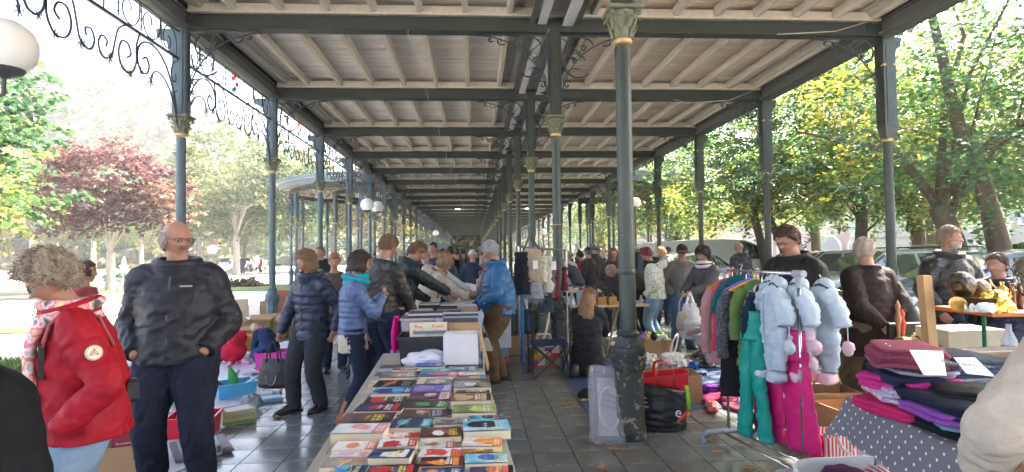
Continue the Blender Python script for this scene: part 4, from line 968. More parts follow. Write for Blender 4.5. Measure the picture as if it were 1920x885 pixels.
 for s in (-1, 1):
  hip, kn, an, ff = legs[s]; mb = MB(); z0 = an.z-.045*H; c = V((an.x, an.y, z0)); r = .028*H*(1 if not fem else .92); kneel = (len(feet[s]) > 5)
  if kneel: ff = V((0,0,-1)) if feet[s][5] == 'k' else ff
  if kneel: loft(mb, [an+V((0,-.03*H,.03*H)), an+V((0,-.055*H,-.0*H)), an+V((0,-.05*H,-.035*H))], [(.026*H,.03*H),(.03*H,.024*H),(.028*H,.018*H)], 8, 12)
  else:
   loft(mb, [c-ff*.045*H+V((0,0,.026*H)), c-ff*.01*H+V((0,0,.032*H)), c+ff*.035*H+V((0,0,.029*H)), c+ff*.075*H+V((0,0,.021*H)), c+ff*.105*H+V((0,0,.017*H)), c+ff*.122*H+V((0,0,.014*H))], [(r*.7,.024*H),(r*.95,.032*H),(r*1.05,.028*H),(r*1.12,.020*H),(r*.95,.015*H),(r*.45,.009*H)], 16, 16); loft(mb, [c+V((0,0,.03*H)), c+V((0,-.0,.058*H))], [.026*H,.024*H], 5, 12)
   if sh_.get('heel'): mb.box(c-ff*.035*H+V((0,0,.012*H)), (.04*H,.04*H,.03*H))
  if sh_.get('boot'): loft(mb, [c+V((0,0,.03*H)), an+V((0,0,.03*H)), an.lerp(kn, sh_['boot'])], [.03*H,.03*H,.036*H], 12, 16, fold=.003, seed=seed)
  mo = pend('shoe', [temp(mb, vx[3]*1.3, 1)], sm_, t)
  if lod > 0 and not kneel: m2 = MB(); m2.prism([tuple((c+ff*.035*H+V((cos(a)*r*1.05, sin(a)*r*1.05, 0))+ff*(.075*H*sin(a)*1.0)).xy) for a in [2*pi*i/14 for i in range(14)]], z0, z0+.012*H); m2.build('sole', BLACKP, t)
 tm = top['mat'] or cloth(top['col'], top.get('rough', .8), .18, .5, 70); th = top['th']*H; mb = MB(); he = top['hem']; bl = top.get('belly', .0)*H; pf = top['puff']
 hemc = P+V((0,0,he*H))
 if top.get('long'): hemc = P+V((0, top.get('hemy', 0)*H, he*H))
 fl = top['flare']*H
 loft(mb, [hemc, P.lerp(hemc, .35) if he < 0 else hemc.lerp(C,.2), P.lerp(C, .6), C+Rx(lean) @ V((0,bl*.2,0)), C.lerp(N, .5), N-upn*.030*H, N+upn*.004*H],
         [(.094*H*b+th+fl,.070*H*b+th+bl*.5+fl),(.095*H*b+th+fl*.5,.070*H*b+th+bl*.8),(.086*H*b+th,.066*H*b+th+bl),(.090*H*b+th,.068*H*b+th+bl*.6),(.094*H*(1+(b-1)*.6)+th,.070*H+th),(.070*H+th,.050*H+th),(.038*H+th*.5,.038*H+th*.5)],
         int(34*(1+abs(he)*2)), 40, puff=pf, fold=top['fold'], seed=seed, fs=top.get('fs', 11))
 for s in (-1, 1):
  sh, el, wr, cu, hn, A = arms[s]; wv = wr.lerp(el, -.02 if top['sleeve'] >= 1 else 1-top['sleeve'])
  loft(mb, [N-upn*.040*H+right*s*.03*H, sh-right*s*.006*H, sh.lerp(el,.3), sh.lerp(el,.65), el, el.lerp(wv,.5), wv], [(.026*H+th,.040*H+th),(.030*H*(1+(b-1)*.7)+th*.9,.037*H+th*.9),(.030*H*(1+(b-1)*.5)+th*.8,.034*H+th*.8),(.028*H+th*.8,.030*H+th*.8),(.025*H+th*.8,.027*H+th*.8),(.023*H+th*.7,.024*H+th*.7),(.018*H+th*.55,.019*H+th*.55)],
             34, 22, puff=pf, fold=top['fold']*.9, seed=seed+s*2, fs=16)
 cl = top.get('collar', 1)
 if cl:
  for i in range(3 if cl > 1 else 2):
   rr = (.050+.004*i)*H+th*.35; tz = N+upn*((-.012+.016*i)*H)+fwd*.006*H; ring = [tz+right*(rr*cos(a))+fwd*(rr*1.02*sin(a))-upn*(.010*H*sin(a)) for a in [2*pi*k/20 for k in range(20)]]
   mb.tube(ring, (.011+.003*(cl-1))*H, 8, loop=True)
 if top.get('hood'):
  loft(mb, [N-upn*.03*H-fwd*.055*H-right*.06*H, N-upn*.01*H-fwd*.10*H, N-upn*.03*H-fwd*.055*H+right*.06*H], [.03*H,.046*H,.03*H], 12, 14, fold=.006, seed=seed, side=(0,0,1))
 nm = top.get('name', 'jacket'); jo = pend(nm, [temp(mb, vx[1], 1)], tm, t)
 if lod > 0 and top.get('zip', 1):
  mz = MB(); zs = []
  for f, dp in ((-.0,.070*b),(.5,.067*b),(1,.068*b)): zs.append(P.lerp(C, f)+Rt @ (Rx(lean*.55) @ V((0, dp*H+th+bl*(.8 if f < 1 else .6)+.002, 0))))
  zs.append(C.lerp(N,.5)+fwd*(.071*H+th+.001)); zs.append(N-upn*.03*H+fwd*(.054*H+th)); 
  mz.tube(zs, (.004*H,.002*H), 6, side=(1,0,0)); mz.build('zip', paint(top.get('zipcol', (.03,.03,.035)), .4), t)
 if hair:
  hb = hairgeo(hh, {k_: v_ for k_, v_ in hair.items() if k_ != 'col'}, T, seed*3+1, fat, n=56 if lod else 30, k=40 if lod else 22, lod=lod); hb.build('hair', hairmat(tuple(hair.get('col', (.06,.04,.03)))), t, 9)
 R3 = T.to_3x3()
 if lod > 0:
  for s in (-1, 1):
   e = MB(); c = T @ (V((s*.145, .338, .016))*hh); e.ball(c, .050*hh, 12, 8, mi=0); e.ball(T @ (V((s*.145, .362, .008))*hh), .034*hh, 8, 6, mi=1)
   e.build('eye', [paint((.42,.38,.35), .3), paint((.03,.02,.018), .2)], t, 9)
   e = MB(); e.tube([T @ (V((s*(.07+.03*k_), .408-.012*k_*k_*.5, .085+.01*min(k_,2)))*hh) for k_ in range(5)], [.008*hh,.013*hh,.013*hh,.011*hh,.005*hh], 5)
   e.build('eyebrow', hairmat(tuple(hair.get('col', (.1,.08,.06))) if hair else (.2,.18,.16)), t)
  e = MB(); 
  for dz, r_ in ((-.238,.012),(-.283,.014)): e.tube([T @ (V((x_, .402+.026*(1-abs(x_)/.1)-(.03 if dz < -.25 else .02), dz+.006*cos(x_*30)))*hh) for x_ in (-.095,-.05,0,.05,.095)], [.004*hh, r_*hh, r_*hh*1.1, r_*hh, .004*hh], 6)
  e.build('lips', paint((.42,.13,.11) if fem else (.36,.14,.11), .45), t, 9)
 if glasses:
  g = MB()
  for s in (-1, 1):
   g.tube([T @ (V((s*.145+.098*cos(a), .425+.0*a, .008+.056*sin(a)))*hh) for a in [2*pi*k_/14 for k_ in range(14)]], .009*hh, 5, loop=True)
   g.tube([T @ (V((s*.243, .42, .03))*hh), T @ (V((s*.35, .36, .035))*hh), T @ (V((s*.365, 0, .03))*hh), T @ (V((s*.35, -.06, -.02))*hh)], .008*hh, 5)
  g.tube([T @ (V((-.05, .43, .02))*hh), T @ (V((0, .45, .03))*hh), T @ (V((.05, .43, .02))*hh)], .008*hh, 5)
  g.build('glasses', paint(glasses if isinstance(glasses, tuple) else (.03,.03,.03), .3), t)
 if beard:
  e = MB(); rs = []
  for i in range(9):
   z_ = -.17-.034*i; e_ = []
   for j in range(15):
    a = -1.35+2.7*j/14; rx = .33*(1-.36*min(1,(-z_/.5))**1.4)*fat+.022; e_.append(T @ (V((rx*sin(a), .40*cos(a)**.8*(1-.05*i/8)+.03-(.035 if (abs(a) < .28 and 1 < i < 4) else 0)-.03*(i/8), z_))*hh))
   rs.append(e_)
  rs2 = [[T @ ((T.inverted() @ p)*.9) for p in r_] for r_ in rs]
  e.rings(rs+rs2[::-1], cap=False, closed=False, loop=True); e.build('beard', hairmat(beard), t, 9)
 if scarf:
  e = MB()
  for i in range(3):
   rr = (.052+.008*(i % 2))*H+th*.3; tz = N+upn*((-.008+.017*i)*H)+fwd*.008*H; ring = [tz+right*(rr*cos(a))+fwd*(rr*1.1*sin(a))-upn*(.016*H*sin(a)*(1 if i % 2 else -.4)) for a in [2*pi*k_/18 for k_ in range(18)]]
   e.tube(ring, .016*H, 8, loop=True)
  for k_ in range(scarf.get('ends', 0)):
   x0 = (-.02+.05*k_)*H; z1 = scarf.get('len', .25)*H
   loft(e, [N+fwd*.06*H+right*x0, N-upn*.08*H+fwd*(.085*H+th)+right*x0*1.2, N-upn*z1*.7+fwd*(.088*H+th)+right*x0*1.4, N-upn*z1+fwd*(.084*H+th)+right*x0*1.4], [(.026*H,.016*H),(.032*H,.014*H),(.040*H,.011*H),(.048*H,.008*H)], 26, 20, fold=.008, seed=seed+k_, fs=22)
  pend('scarf', [temp(e, vx[3]*1.4, 2)], scarf.get('mat') or cloth(scarf['col'], .85, .2, .6, 60), t)
 if hat:
  e = MB(); 
  rs = []
  for i in range(12):
   a = .02+ (pi/2-.04)*i/11; rs.append([T @ (V((.385*cos(a)*cos(j*2*pi/28)*1.0, .455*cos(a)*sin(j*2*pi/28), .20+.36*sin(a)))*hh) for j in range(28)])
  e.rings(rs)
  e.rings([[T @ (V((.36*sin(b_)*r_, .40+.0+(.33*cos(b_))*(r_-.3)*1.1, .24-.05*(1-cos(b_))-.06*(r_-.3)+dz))*hh) for b_ in [-1.25+2.5*k_/12 for k_ in range(13)]] for r_, dz in ((.9,0),(1.2,-.01),(1.5,-.03))]+[[T @ (V((.36*sin(b_)*1.5, .40+(.33*cos(b_))*1.2*1.1, .24-.05*(1-cos(b_))-.06*1.2-.05))*hh) for b_ in [-1.25+2.5*k_/12 for k_ in range(13)]]], cap=False, closed=False)
  e.build('cap', cloth(hat, .8), t, .9)
 t['_'] = 0; del t['_']
 return t, dict(N=N, C=C, P=P, H=H, T=T, arms=arms, fwd=fwd, right=right, up=upn, hh=hh, th=th, hc=hc, legs=legs)
SHORT = dict(zf=.45, zs=.0, zb=-.55, th=.035, rough=.4, tuft=60, tl=.5)
def H_(col, **k): d = dict(SHORT, col=col); d.update(k); return d
BOB = dict(zf=.5, zs=.1, zb=-.6, th=.09, curtain=.42, rough=.3, tuft=20, tl=.5)
LONG = dict(zf=.52, zs=.1, zb=-.5, th=.07, curtain=.95, rough=.3, tuft=10, tl=.5, tuck=.05)
def place(px, py, z=0): p = G(px, py, z); return (p.x, p.y)
def at(px, Y): p = D(px, 470, Y); return (p.x, p.y)
DEG = R(1)
DENIM = M_('blue_denim', (.05,.085,.15), .85, .25, 4, .6, 120, col2=(.12,.17,.25), c2scale=3, c2w=.4, c2pos=.5)
LDENIM = M_('light_denim', (.17,.26,.36), .85, .2, 4, .6, 120, col2=(.28,.38,.48), c2scale=3, c2w=.4, c2pos=.5)
NAVYJ = cloth((.022,.030,.050), .85)
def flower_scarf():
 ma = bpy.data.materials.new('floral_scarf_print'); ma.use_nodes = True; nt = ma.node_tree; b = nt.nodes['Principled BSDF']; tc = _n(nt, 'ShaderNodeTexCoord')
 vo = _n(nt, 'ShaderNodeTexNoise'); vo.inputs['Scale'].default_value = 16; vo.inputs['Detail'].default_value = 2; nt.links.new(tc.outputs['Object'], vo.inputs['Vector'])
 cr = _n(nt, 'ShaderNodeValToRGB'); e = cr.color_ramp.elements; e[0].position = .3; e[0].color = (.10,.08,.09,1); e[1].position = .72; e[1].color = (.75,.70,.62,1)
 for p_, c in ((.4,(.55,.45,.40,1)),(.46,(.75,.66,.60,1)),(.52,(.65,.13,.18,1)),(.58,(.75,.35,.42,1)),(.64,(.70,.52,.12,1))): x = e.new(p_); x.color = c
 nt.links.new(vo.outputs[0], cr.inputs[0]); nt.links.new(cr.outputs[0], b.inputs['Base Color']); b.inputs['Roughness'].default_value = .9; return ma
def speckle(name, c1, c2, s, lo=.5, w_=.05):
 return M_(name, c1, .9, .15, 9, .6, 80, col2=c2, c2scale=s, c2w=w_, c2pos=lo, spec=.25)
t, k = person('woman in a bright red jacket and flowery scarf with curly grey-blond hair', at(160, 2.9), 124*DEG, 1.66, True, w=1.12, lean=.10, hp=.55, hy=.0, RA=dict(to=(.115,.14,.545), pole=(1,-.5,-.6)), LA=dict(to=(-.145,.055,.525), pole=(-.5,-1.0,-.2)), hands=False, lod=2, seed=11,
 top=dict(col=(.32,.007,.018), hem=-.055, th=.020, fold=.011, collar=2, belly=.02, flare=.010, fs=9, rough=.62, zipcol=(.25,.01,.02)), pants=dict(mat=LDENIM, kind='jeans'), hair=dict(zf=.42, zs=-.1, zb=-.62, th=.13, rough=.8, tuft=620, tl=1.1, wild=1.3, col=(.30,.24,.17)), glasses=(.05,.08,.09), scarf=dict(mat=flower_scarf(), ends=2, len=.30))
RED = t; N, H = k['N'], k['H']
sl_ = k['arms'][-1]; c = sl_[0].lerp(sl_[1], .42); d = (V((-.8,-.12,.12))).normalized()
m2 = MB(); m2.lathe([(.001,.004),(.030,.004),(.034,.0),(.034,-.004)], n=20, mi=0); m2.lathe([(.001,.0065),(.026,.0062)], n=20, mi=1, cap=False)
for a in (0,2.1,4.2): m2.tube([(.0,.0,.008),(.018*cos(a+1.57),.018*sin(a+1.57),.008)], .0022, 4, mi=2)
m2.tube([(.02*cos(a),.02*sin(a),.008) for a in (-.5,1.6,3.7)], .0022, 4, mi=2, loop=True)
bo = m2.build('sleeve_badge', [paint((.55,.52,.35), .6), paint((.75,.70,.58), .6), paint((.65,.2,.1), .6)], t); bo.location = c+d*.092; bo.rotation_euler = d.to_track_quat('Z','Y').to_euler()
m2 = MB()
for s in (1,-1):
 p0 = N+k['right']*s*.058*H; m2.tube([p0+V((s*.01,-.15,-.16)), p0+V((s*.01,-.09,-.02)), p0+V((0,-.01,.025)), p0+V((s*.025,.09,-.04)), p0+V((s*.035,.115,-.14))], (.024,.009), 6, side=(1,0,0))
m2.build('backpack_strap', cloth((.35,.09,.09)), t, 9); m2 = MB(); p0 = N+k['right']*-.078*H+V((0,.118,-.20)); m2.box(p0, (.035,.022,.16), bev=.005); m2.build('strap_end', BLACKP, t)
m2 = MB(); m2.box(k['P']+V((-.07,-.19,.10)), (.06,.05,.11), bev=.015); m2.build('side_pocket_bottle', BLACKP, t)
t, k = person('balding man with glasses and moustache in a dark rain jacket, hands in pockets', at(334, 4.15), 190*DEG, 1.88, w=1.16, hp=.10, hy=.75, LA='pocket', RA='pocket', hands=False, lod=2, seed=12, sp=.22, feet={-1:(-.10,.05,.045), 1:(.085,-.02,.045)},
 top=dict(col=(.016,.016,.022), hem=-.045, th=.030, fold=.013, collar=3, belly=.02, rough=.55, fs=9, zipcol=(.05,.05,.055)), pants=dict(col=(.012,.015,.028), kind='wide', fold=.010), hair=dict(zf=.8, zs=-.35, zb=-.6, th=.035, top=.42, rough=.3, tuft=80, tl=.4, col=(.35,.31,.27)), glasses=(.03,.03,.035), fat=1.08)
T, hh = k['T'], k['hh']; m2 = MB(); m2.tube([T @ (V((x_, .432-.25*x_*x_*4, -.20-.02*abs(x_)*8))*hh) for x_ in (-.13,-.07,0,.07,.13)], [.010*hh,.028*hh,.024*hh,.028*hh,.010*hh], 7); m2.build('moustache', hairmat((.16,.13,.11)), t, 9)
m2 = MB(); c = k['C']; w0 = V((-.10,k['C'].y+.178,k['C'].z+.16)); m2.box(w0, (.075,.004,.010)); m2.build('chest_logo', paint((.35,.32,.28), .5), t)
m2 = MB(); e = k['arms'][-1]; c = e[0].lerp(e[1], .35)+V((-.035,.075,0)); m2.tube([c+V((-.025,0,.015)), c, c+V((.02,.0,-.018))], .003, 4); m2.tube([c+V((.022,0,.012)), c, c+V((-.025,.0,-.012))], .003, 4); m2.build('sleeve_logo', paint((.6,.6,.6), .5), t)
for s in (-1,1):
 e = k['arms'][s]; m2 = MB(); loft(m2, [e[2].lerp(e[1],.18), e[2].lerp(e[1],-.12)], [.034,.032], 5, 14); m2.build('wrist', SKIN, t, 9)
t, k = person('someone in a black coat cut off by the lower left corner', (-1.46, 1.58), 40*DEG, 1.58, w=1.4, hp=.2, lod=1, seed=13, top=dict(col=(.006,.006,.008), hem=-.15, th=.03, collar=1, zip=0), hair=H_((.03,.02,.02)))
person('dark-haired woman seen only as a head behind the red jacket', at(157, 6.2), -80*DEG, 1.60, True, hp=.05, lod=1, seed=14, top=dict(col=(.30,.06,.06), collar=1), hair=dict(BOB, col=(.055,.028,.022), curtain=.22, th=.07))
p = place(586, 770); t, k = person('woman in a dark navy puffer jacket holding a black handbag and looking down', p, 150*DEG, 1.69, True, w=1.05, lean=.03, hp=.42, hy=-.35, RA=dict(to=(.20,.07,.475), pole=(1,-.3,0), curl=1.1, n=(1,0,.1)), LA=dict(to=(-.16,-.02,.50)), lod=2, seed=15, feet={-1:(-.03,-.04), 1:(.085,.07)},
 top=dict(col=(.022,.032,.062), hem=-.085, th=.022, fold=.007, puff=(.085,.013), collar=4, rough=.4, flare=.004), pants=dict(col=(.028,.034,.040), kind='jeans', th=.012), shoes=dict(col=(.025,.022,.02), boot=.45), hair=dict(BOB, col=(.20,.11,.055), ca=.75, curtain=.5)); HB = (t, k)
p = place(648, 792); t, k = person('woman in a light blue quilted down jacket with turquoise scarf and tan boots', (p[0]+.06, p[1]+.05), -72*DEG, 1.66, True, w=1.0, lean=.05, hp=.22, hy=.0, LA=dict(to=(-.02,.17,.72), pole=(-.5,-.4,-1), curl=.8), RA=dict(to=(.03,.175,.74), pole=(.8,-.5,-1), curl=.9, n=(.3,1,.3)), lod=2, seed=16, feet={-1:(-.05,.09), 1:(.06,-.05)},
 top=dict(col=(.085,.13,.25), hem=-.015, th=.016, fold=.004, puff=(.052,.012), collar=2, rough=.38), pants=dict(col=(.016,.024,.048), kind='slim', short=.12), shoes=dict(col=(.30,.10,.04), boot=.38, heel=1, rough=.5), hair=dict(BOB, col=(.035,.024,.02), ca=.85, curtain=.40, flare=.2), scarf=dict(col=(.0,.32,.36)))
m2 = MB(); P = k['P']; loft(m2, [P+V((0,0,.02)), P-V((0,0,.09)), P-V((0,-.01,.19))], [(.155,.125),(.165,.135),(.17,.14)], 16, 40, fold=.010, fs=26); m2.build('lace_blouse_hem', speckle('cream_lace', (.55,.50,.42), (.30,.27,.22), 60, .5), t, 9)
person('woman in a taupe jacket half hidden behind the blue quilted jacket', at(677, 6.6), -60*DEG, 1.62, True, hp=.3, lod=1, seed=17, top=dict(col=(.16,.11,.10), hem=-.05, mat=speckle('grey_lace_knit', (.30,.27,.25), (.12,.10,.09), 40, .5)), hair=dict(BOB, col=(.22,.12,.07)))
person('man with short dark hair and a dark scarf behind the navy puffer jacket', at(601, 11), 175*DEG, 1.80, hp=-.05, hy=-.2, lod=1, seed=18, top=dict(col=(.02,.025,.03), collar=4), hair=H_((.12,.09,.07)))
person('auburn-haired person ducked behind the two women', place(627, 697), 200*DEG, 1.66, True, hp=.3, lod=0, seed=19, top=dict(col=(.1,.07,.06)), hair=H_((.25,.11,.05), th=.06))
t, k = person('tall man in a dark brown leather jacket and jeans bending his head', at(714, 6.35), -38*DEG, 1.86, w=1.02, lean=.05, hp=.5, LA=dict(to=(-.13,.12,.52), pole=(-1,-.7,0)), RA=dict(to=(.11,.16,.50), pole=(1,-.9,0), curl=.6, n=(1,.2,0)), lod=2, seed=20,
 top=dict(col=(.042,.036,.032), hem=-.035, th=.014, fold=.011, collar=1, rough=.42, fs=13), pants=dict(col=(.018,.032,.065), kind='jeans'), hair=H_((.17,.10,.055), th=.05, tuft=160))
m2 = MB(); P = k['P']; loft(m2, [P+V((0,0,-.02)), P-V((0,0,.085))], [(.17,.125),(.178,.13)], 6, 30, fold=.008); m2.build('shirt_tail', cloth((.35,.42,.60)), t, 9)
m2 = MB(); N = k['N']; m2.tube([N+V((.072*cos(a), .075*sin(a), .035+.01*sin(a))) for a in [2*pi*i/16 for i in range(16)]], .013, 6, loop=True); m2.build('shirt_collar', cloth((.45,.52,.65)), t, 9)
t, k = person('man in a dark green jacket leaning forward over the records', at(746, 7.0), -62*DEG, 1.84, lean=.28, hp=.55, hy=-.2, RA=dict(to=(.04,.38,.60), pole=(.8,-.2,-.9), curl=.35, n=(0,.2,1)), LA=dict(to=(-.10,.26,.56), pole=(-1,-.4,-.3), curl=.35, n=(0,.2,1)), lod=2, seed=21,
 top=dict(col=(.018,.026,.028), hem=-.03, th=.016, fold=.009, collar=2, rough=.6), pants=dict(col=(.02,.035,.075), kind='jeans'), hair=H_((.15,.075,.045), th=.035, tuft=120))
m2 = MB(); N = k['N']; m2.tube([N+V((.088*cos(a), .09*sin(a), .045+.02*sin(a))) for a in [2*pi*i/16 for i in range(16)]], .012, 6, loop=True); m2.build('collar_lining', cloth((.0,.25,.38)), t, 9)
person('person in a plain black blazer seen from behind next to the leaning man', at(771, 9.3), 5*DEG, 1.78, lean=.15, hp=.5, lod=1, seed=22, top=dict(col=(.012,.013,.018), hem=-.08, fold=.006), hair=H_((.03,.02,.02)))
t, k = person('grey-bearded man in a pale jacket over a red shirt', at(798, 10.6), 170*DEG, 1.70, hp=.2, lod=1, seed=23, top=dict(col=(.55,.53,.50), hem=-.04, fold=.006, zip=0), hair=dict(zf=.75, zs=.1, zb=-.5, th=.03, top=.5, col=(.2,.16,.14)), beard=(.4,.36,.32))
m2 = MB(); C = k['C']; m2.box(C+V((0,.150,.06)), (.15,.03,.32), bev=.012); m2.build('red_shirt', cloth((.55,.02,.04)), t)
person('tall dark-haired man looking over the shoulder of the bearded man', at(813, 11.6), 160*DEG, 1.86, lod=1, seed=24, top=dict(col=(.05,.05,.10)), hair=H_((.04,.03,.025)), skin=SKIN2)
person('dark-haired man with moustache in a grey coat behind the market table', at(831, 10.8), 165*DEG, 1.72, hp=.1, lod=1, seed=25, top=dict(col=(.06,.06,.07)), hair=H_((.02,.016,.015)), skin=SKIN2)
t, k = person('woman in a beige hooded coat with glasses reaching over the record boxes', at(799, 8.35), -68*DEG, 1.66, True, w=1.15, lean=.42, hp=.35, RA=dict(to=(.05,.44,.53), pole=(.6,-.2,-1), curl=.3, n=(0,.1,1)), LA=dict(to=(-.08,.30,.52), pole=(-.8,-.3,-.8)), lod=2, seed=26,
 top=dict(col=(.42,.37,.30), hem=-.16, th=.022, fold=.009, collar=2, hood=1), pants=dict(col=(.05,.05,.06)), hair=dict(zf=.3, zs=-.1, zb=-.6, th=.12, rough=.7, tuft=260, tl=.9, col=(.30,.19,.10)), glasses=(.05,.03,.03), scarf=dict(col=(.22,.10,.10)))
m2 = MB(); C = k['C']; N = k['N']; m2.tube([N+V((.02,-.12,.02)), N+V((.13,.02,.03)), C+V((.175,.12,.05)), k['P']+V((.19,.1,.12))], (.018,.006), 6, side=(1,0,0)); m2.build('shoulder_strap', cloth((.22,.07,.04)), t)
t, k = person('auburn-haired woman in a light grey coat with a hand stretched over the stall', at(822, 9.9), -75*DEG, 1.68, True, lean=.12, hp=.25, RA=dict(to=(.06,.33,.58), pole=(.6,-.2,-1), curl=.3, n=(0,.1,1)), lod=1, seed=27, top=dict(col=(.42,.45,.50), hem=-.12, th=.016), hair=dict(BOB, col=(.26,.10,.05)))
person('man in a black sweater walking away down the aisle', at(844, 13.5), 20*DEG, 1.80, lod=0, seed=28, top=dict(col=(.012,.012,.016)), hair=H_((.03,.02,.02)))
person('person in a sand-coloured jacket far down the aisle', at(856, 16.5), 10*DEG, 1.78, lod=0, seed=29, top=dict(col=(.30,.22,.13)), hair=H_((.06,.04,.03)))
person('woman with a black hood up at the end of the stall', at(868, 13.6), 190*DEG, 1.68, True, lod=1, seed=30, top=dict(col=(.03,.035,.045), hem=-.2, th=.02, collar=3), hair=dict(LONG, col=(.02,.018,.018), th=.1))
person('white-haired man in a navy coat beside the hooded woman', at(886, 13.2), 175*DEG, 1.72, hp=.4, lod=1, seed=31, top=dict(col=(.025,.035,.065), hem=-.2, th=.02), hair=H_((.5,.5,.48), th=.05))
t, k = person('short woman in a shiny grey-brown puffer coat facing the blue jacket', at(913, 8.9), 82*DEG, 1.60, True, w=1.1, hp=.1, LA='front', RA='front', lod=1, seed=32, top=dict(col=(.11,.085,.080), hem=-.2, th=.022, puff=(.09,.010), rough=.35, hood=1, collar=2), pants=dict(col=(.05,.04,.04)), hair=dict(BOB, col=(.28,.22,.17), curtain=.25))
p = place(938, 716); t, k = person('grey-haired man in a petrol blue jacket and brown trousers reading over the stall', p, 98*DEG, 1.79, w=1.12, lean=.06, hp=.42, hy=-.12, LA=dict(to=(-.06,.14,.55), pole=(-1,-.6,-.2)), RA=dict(to=(.08,.15,.54), pole=(1,-1,-.3)), hands=False, lod=2, seed=33, feet={-1:(-.05,.06), 1:(.05,-.02)},
 top=dict(col=(.020,.115,.26), hem=-.05, th=.022, fold=.011, collar=2, belly=.02, rough=.5, flare=.004), pants=dict(col=(.10,.058,.032), kind='wide', fold=.010), shoes=dict(col=(.012,.012,.014)), hair=H_((.33,.33,.33), th=.06, tuft=200, zb=-.6, zs=-.12))
m2 = MB(); e = k['arms'][-1]; c = e[1].lerp(e[2], .6); m2.tube([c+V((-.052,-.04,.03)), c+V((-.056,.0,.0)), c+V((-.05,.05,-.02))], .005, 5); m2.build('reflective_piping', paint((.75,.75,.78), .3), t)
m2 = MB(); N = k['N']; m2.tube([N+V((.082*cos(a), .085*sin(a), .05+.015*sin(a))) for a in [2*pi*i/16 for i in range(16)]], .013, 6, loop=True); m2.build('dark_inner_collar', cloth((.02,.03,.08)), t, 9)
p = place(1104, 712); t, k = person('long-haired woman in a charcoal wool coat kneeling on the blue blanket by the column', (p[0]+.08, p[1]+.35), -28*DEG, 1.66, True, w=1.05, lean=.22, hp=.10, hipz=.225, hipy=-.06, LA=dict(to=(-.05,.30,.27), pole=(-.8,-.2,.2)), RA=dict(to=(.06,.30,.26), pole=(1,-.4,.2)), lod=2, seed=34,
 feet={-1:(-.05,-.16,.06,(0,1,-1),0,'k'), 1:(.06,-.15,.06,(0,1,-1),0,'k')}, top=dict(mat=speckle('charcoal_boucle', (.022,.022,.024), (.12,.12,.125), 90, .55, .1), hem=-.20, th=.026, fold=.010, collar=2, flare=.012, long=1, hemy=.02), pants=dict(col=(.02,.02,.025)), shoes=dict(col=(.10,.075,.055)), hair=dict(LONG, col=(.26,.14,.065), curtain=1.15, ca=.5))
m2 = MB(); hc, N = k['hc'], k['N']; loft(m2, [hc+V((0,-.06,.03)), hc+V((0,-.11,-.06)), N+V((.01,-.13,-.03)), N+V((.02,-.15,-.16)), N+V((.03,-.14,-.27))], [(.08,.05),(.095,.05),(.10,.04),(.09,.035),(.04,.02)], 30, 30, fold=.010, fs=24, seed=3); m2.build('long_hair', hairmat((.26,.14,.065)), t, 9)
person('woman with tied back hair in a dark grey jumper stretching over a stall', at(1085, 13.2), 82*DEG, 1.66, True, lean=.75, hp=.2, RA=dict(to=(.05,.48,.5), pole=(0,0,-1)), LA=dict(to=(-.08,.45,.5), pole=(0,0,-1)), lod=1, seed=35, top=dict(col=(.06,.062,.07), hem=-.08, th=.02), hair=H_((.22,.13,.07), th=.05, zb=-.6))
person('dark-haired person in a bright red jacket at the crowded stall', at(1096, 14.5), 50*DEG, 1.66, lean=.15, hp=.3, lod=1, seed=36, top=dict(col=(.45,.015,.03)), hair=H_((.03,.02,.02), th=.07))
person('man in a black cap and dark coat with his back to the red jacket', at(1104, 13.8), 40*DEG, 1.74, lod=1, seed=37, top=dict(col=(.05,.035,.035), hem=-.1), hat=(.02,.02,.025), hair=H_((.1,.08,.07)))
person('balding man bending between the plaid skirts and the crowd', at(1072, 15.0), 60*DEG, 1.70, lean=.15, hp=.4, lod=0, seed=38, top=dict(col=(.03,.03,.035)), hair=H_((.12,.09,.07), top=.5))
person('person in white leaning in behind the tied-back hair', at(1064, 14.4), -30*DEG, 1.66, True, lean=.2, hp=.4, lod=0, seed=39, top=dict(col=(.62,.60,.56)), hair=H_((.30,.22,.15), th=.08))
person('tall grey-haired man at the back of the stall crowd', at(1113, 16.0), 30*DEG, 1.86, lod=0, seed=40, top=dict(col=(.04,.04,.05)), hair=H_((.12,.12,.13)))
person('young man with dark hair standing by black bags', at(1118, 17.5), 190*DEG, 1.74, lod=0, seed=41, top=dict(col=(.03,.035,.045)), hair=H_((.03,.02,.02)))
person('woman with long pale blond hair behind the fur hood', at(1131, 17.0), 30*DEG, 1.70, True, lod=0, seed=42, top=dict(col=(.05,.05,.06)), hair=dict(LONG, col=(.52,.40,.24)))
t, k = person('woman with glasses and long brown hair in a dark parka with fur-edged hood', at(1150, 10.9), 165*DEG, 1.70, True, hp=.15, hy=.25, LA='pocket', RA='pocket', hands=False, lod=1, seed=43, top=dict(col=(.060,.042,.042), hem=-.16, th=.022, puff=(.10,.010), hood=1, collar=3), pants=dict(col=(.03,.03,.035), kind='slim'), shoes=dict(col=(.06,.05,.05), boot=.6), hair=dict(LONG, col=(.11,.045,.03), curtain=.7), glasses=True)
m2 = MB(); N = k['N']; q = random.Random(2)
for i in range(240):
 a = q.uniform(.3, 2*pi-.3)+pi/2; p0 = N+V((.11*cos(a), .10*sin(a)-.02, .0+.02*cos(a*2))); m2.tube([p0, p0+V((q.uniform(-.05,.05), q.uniform(-.05,.05), q.uniform(-.01,.06)))], [.006,.001], 4)
m2.build('fur_trim', hairmat((.38,.24,.12)), t)
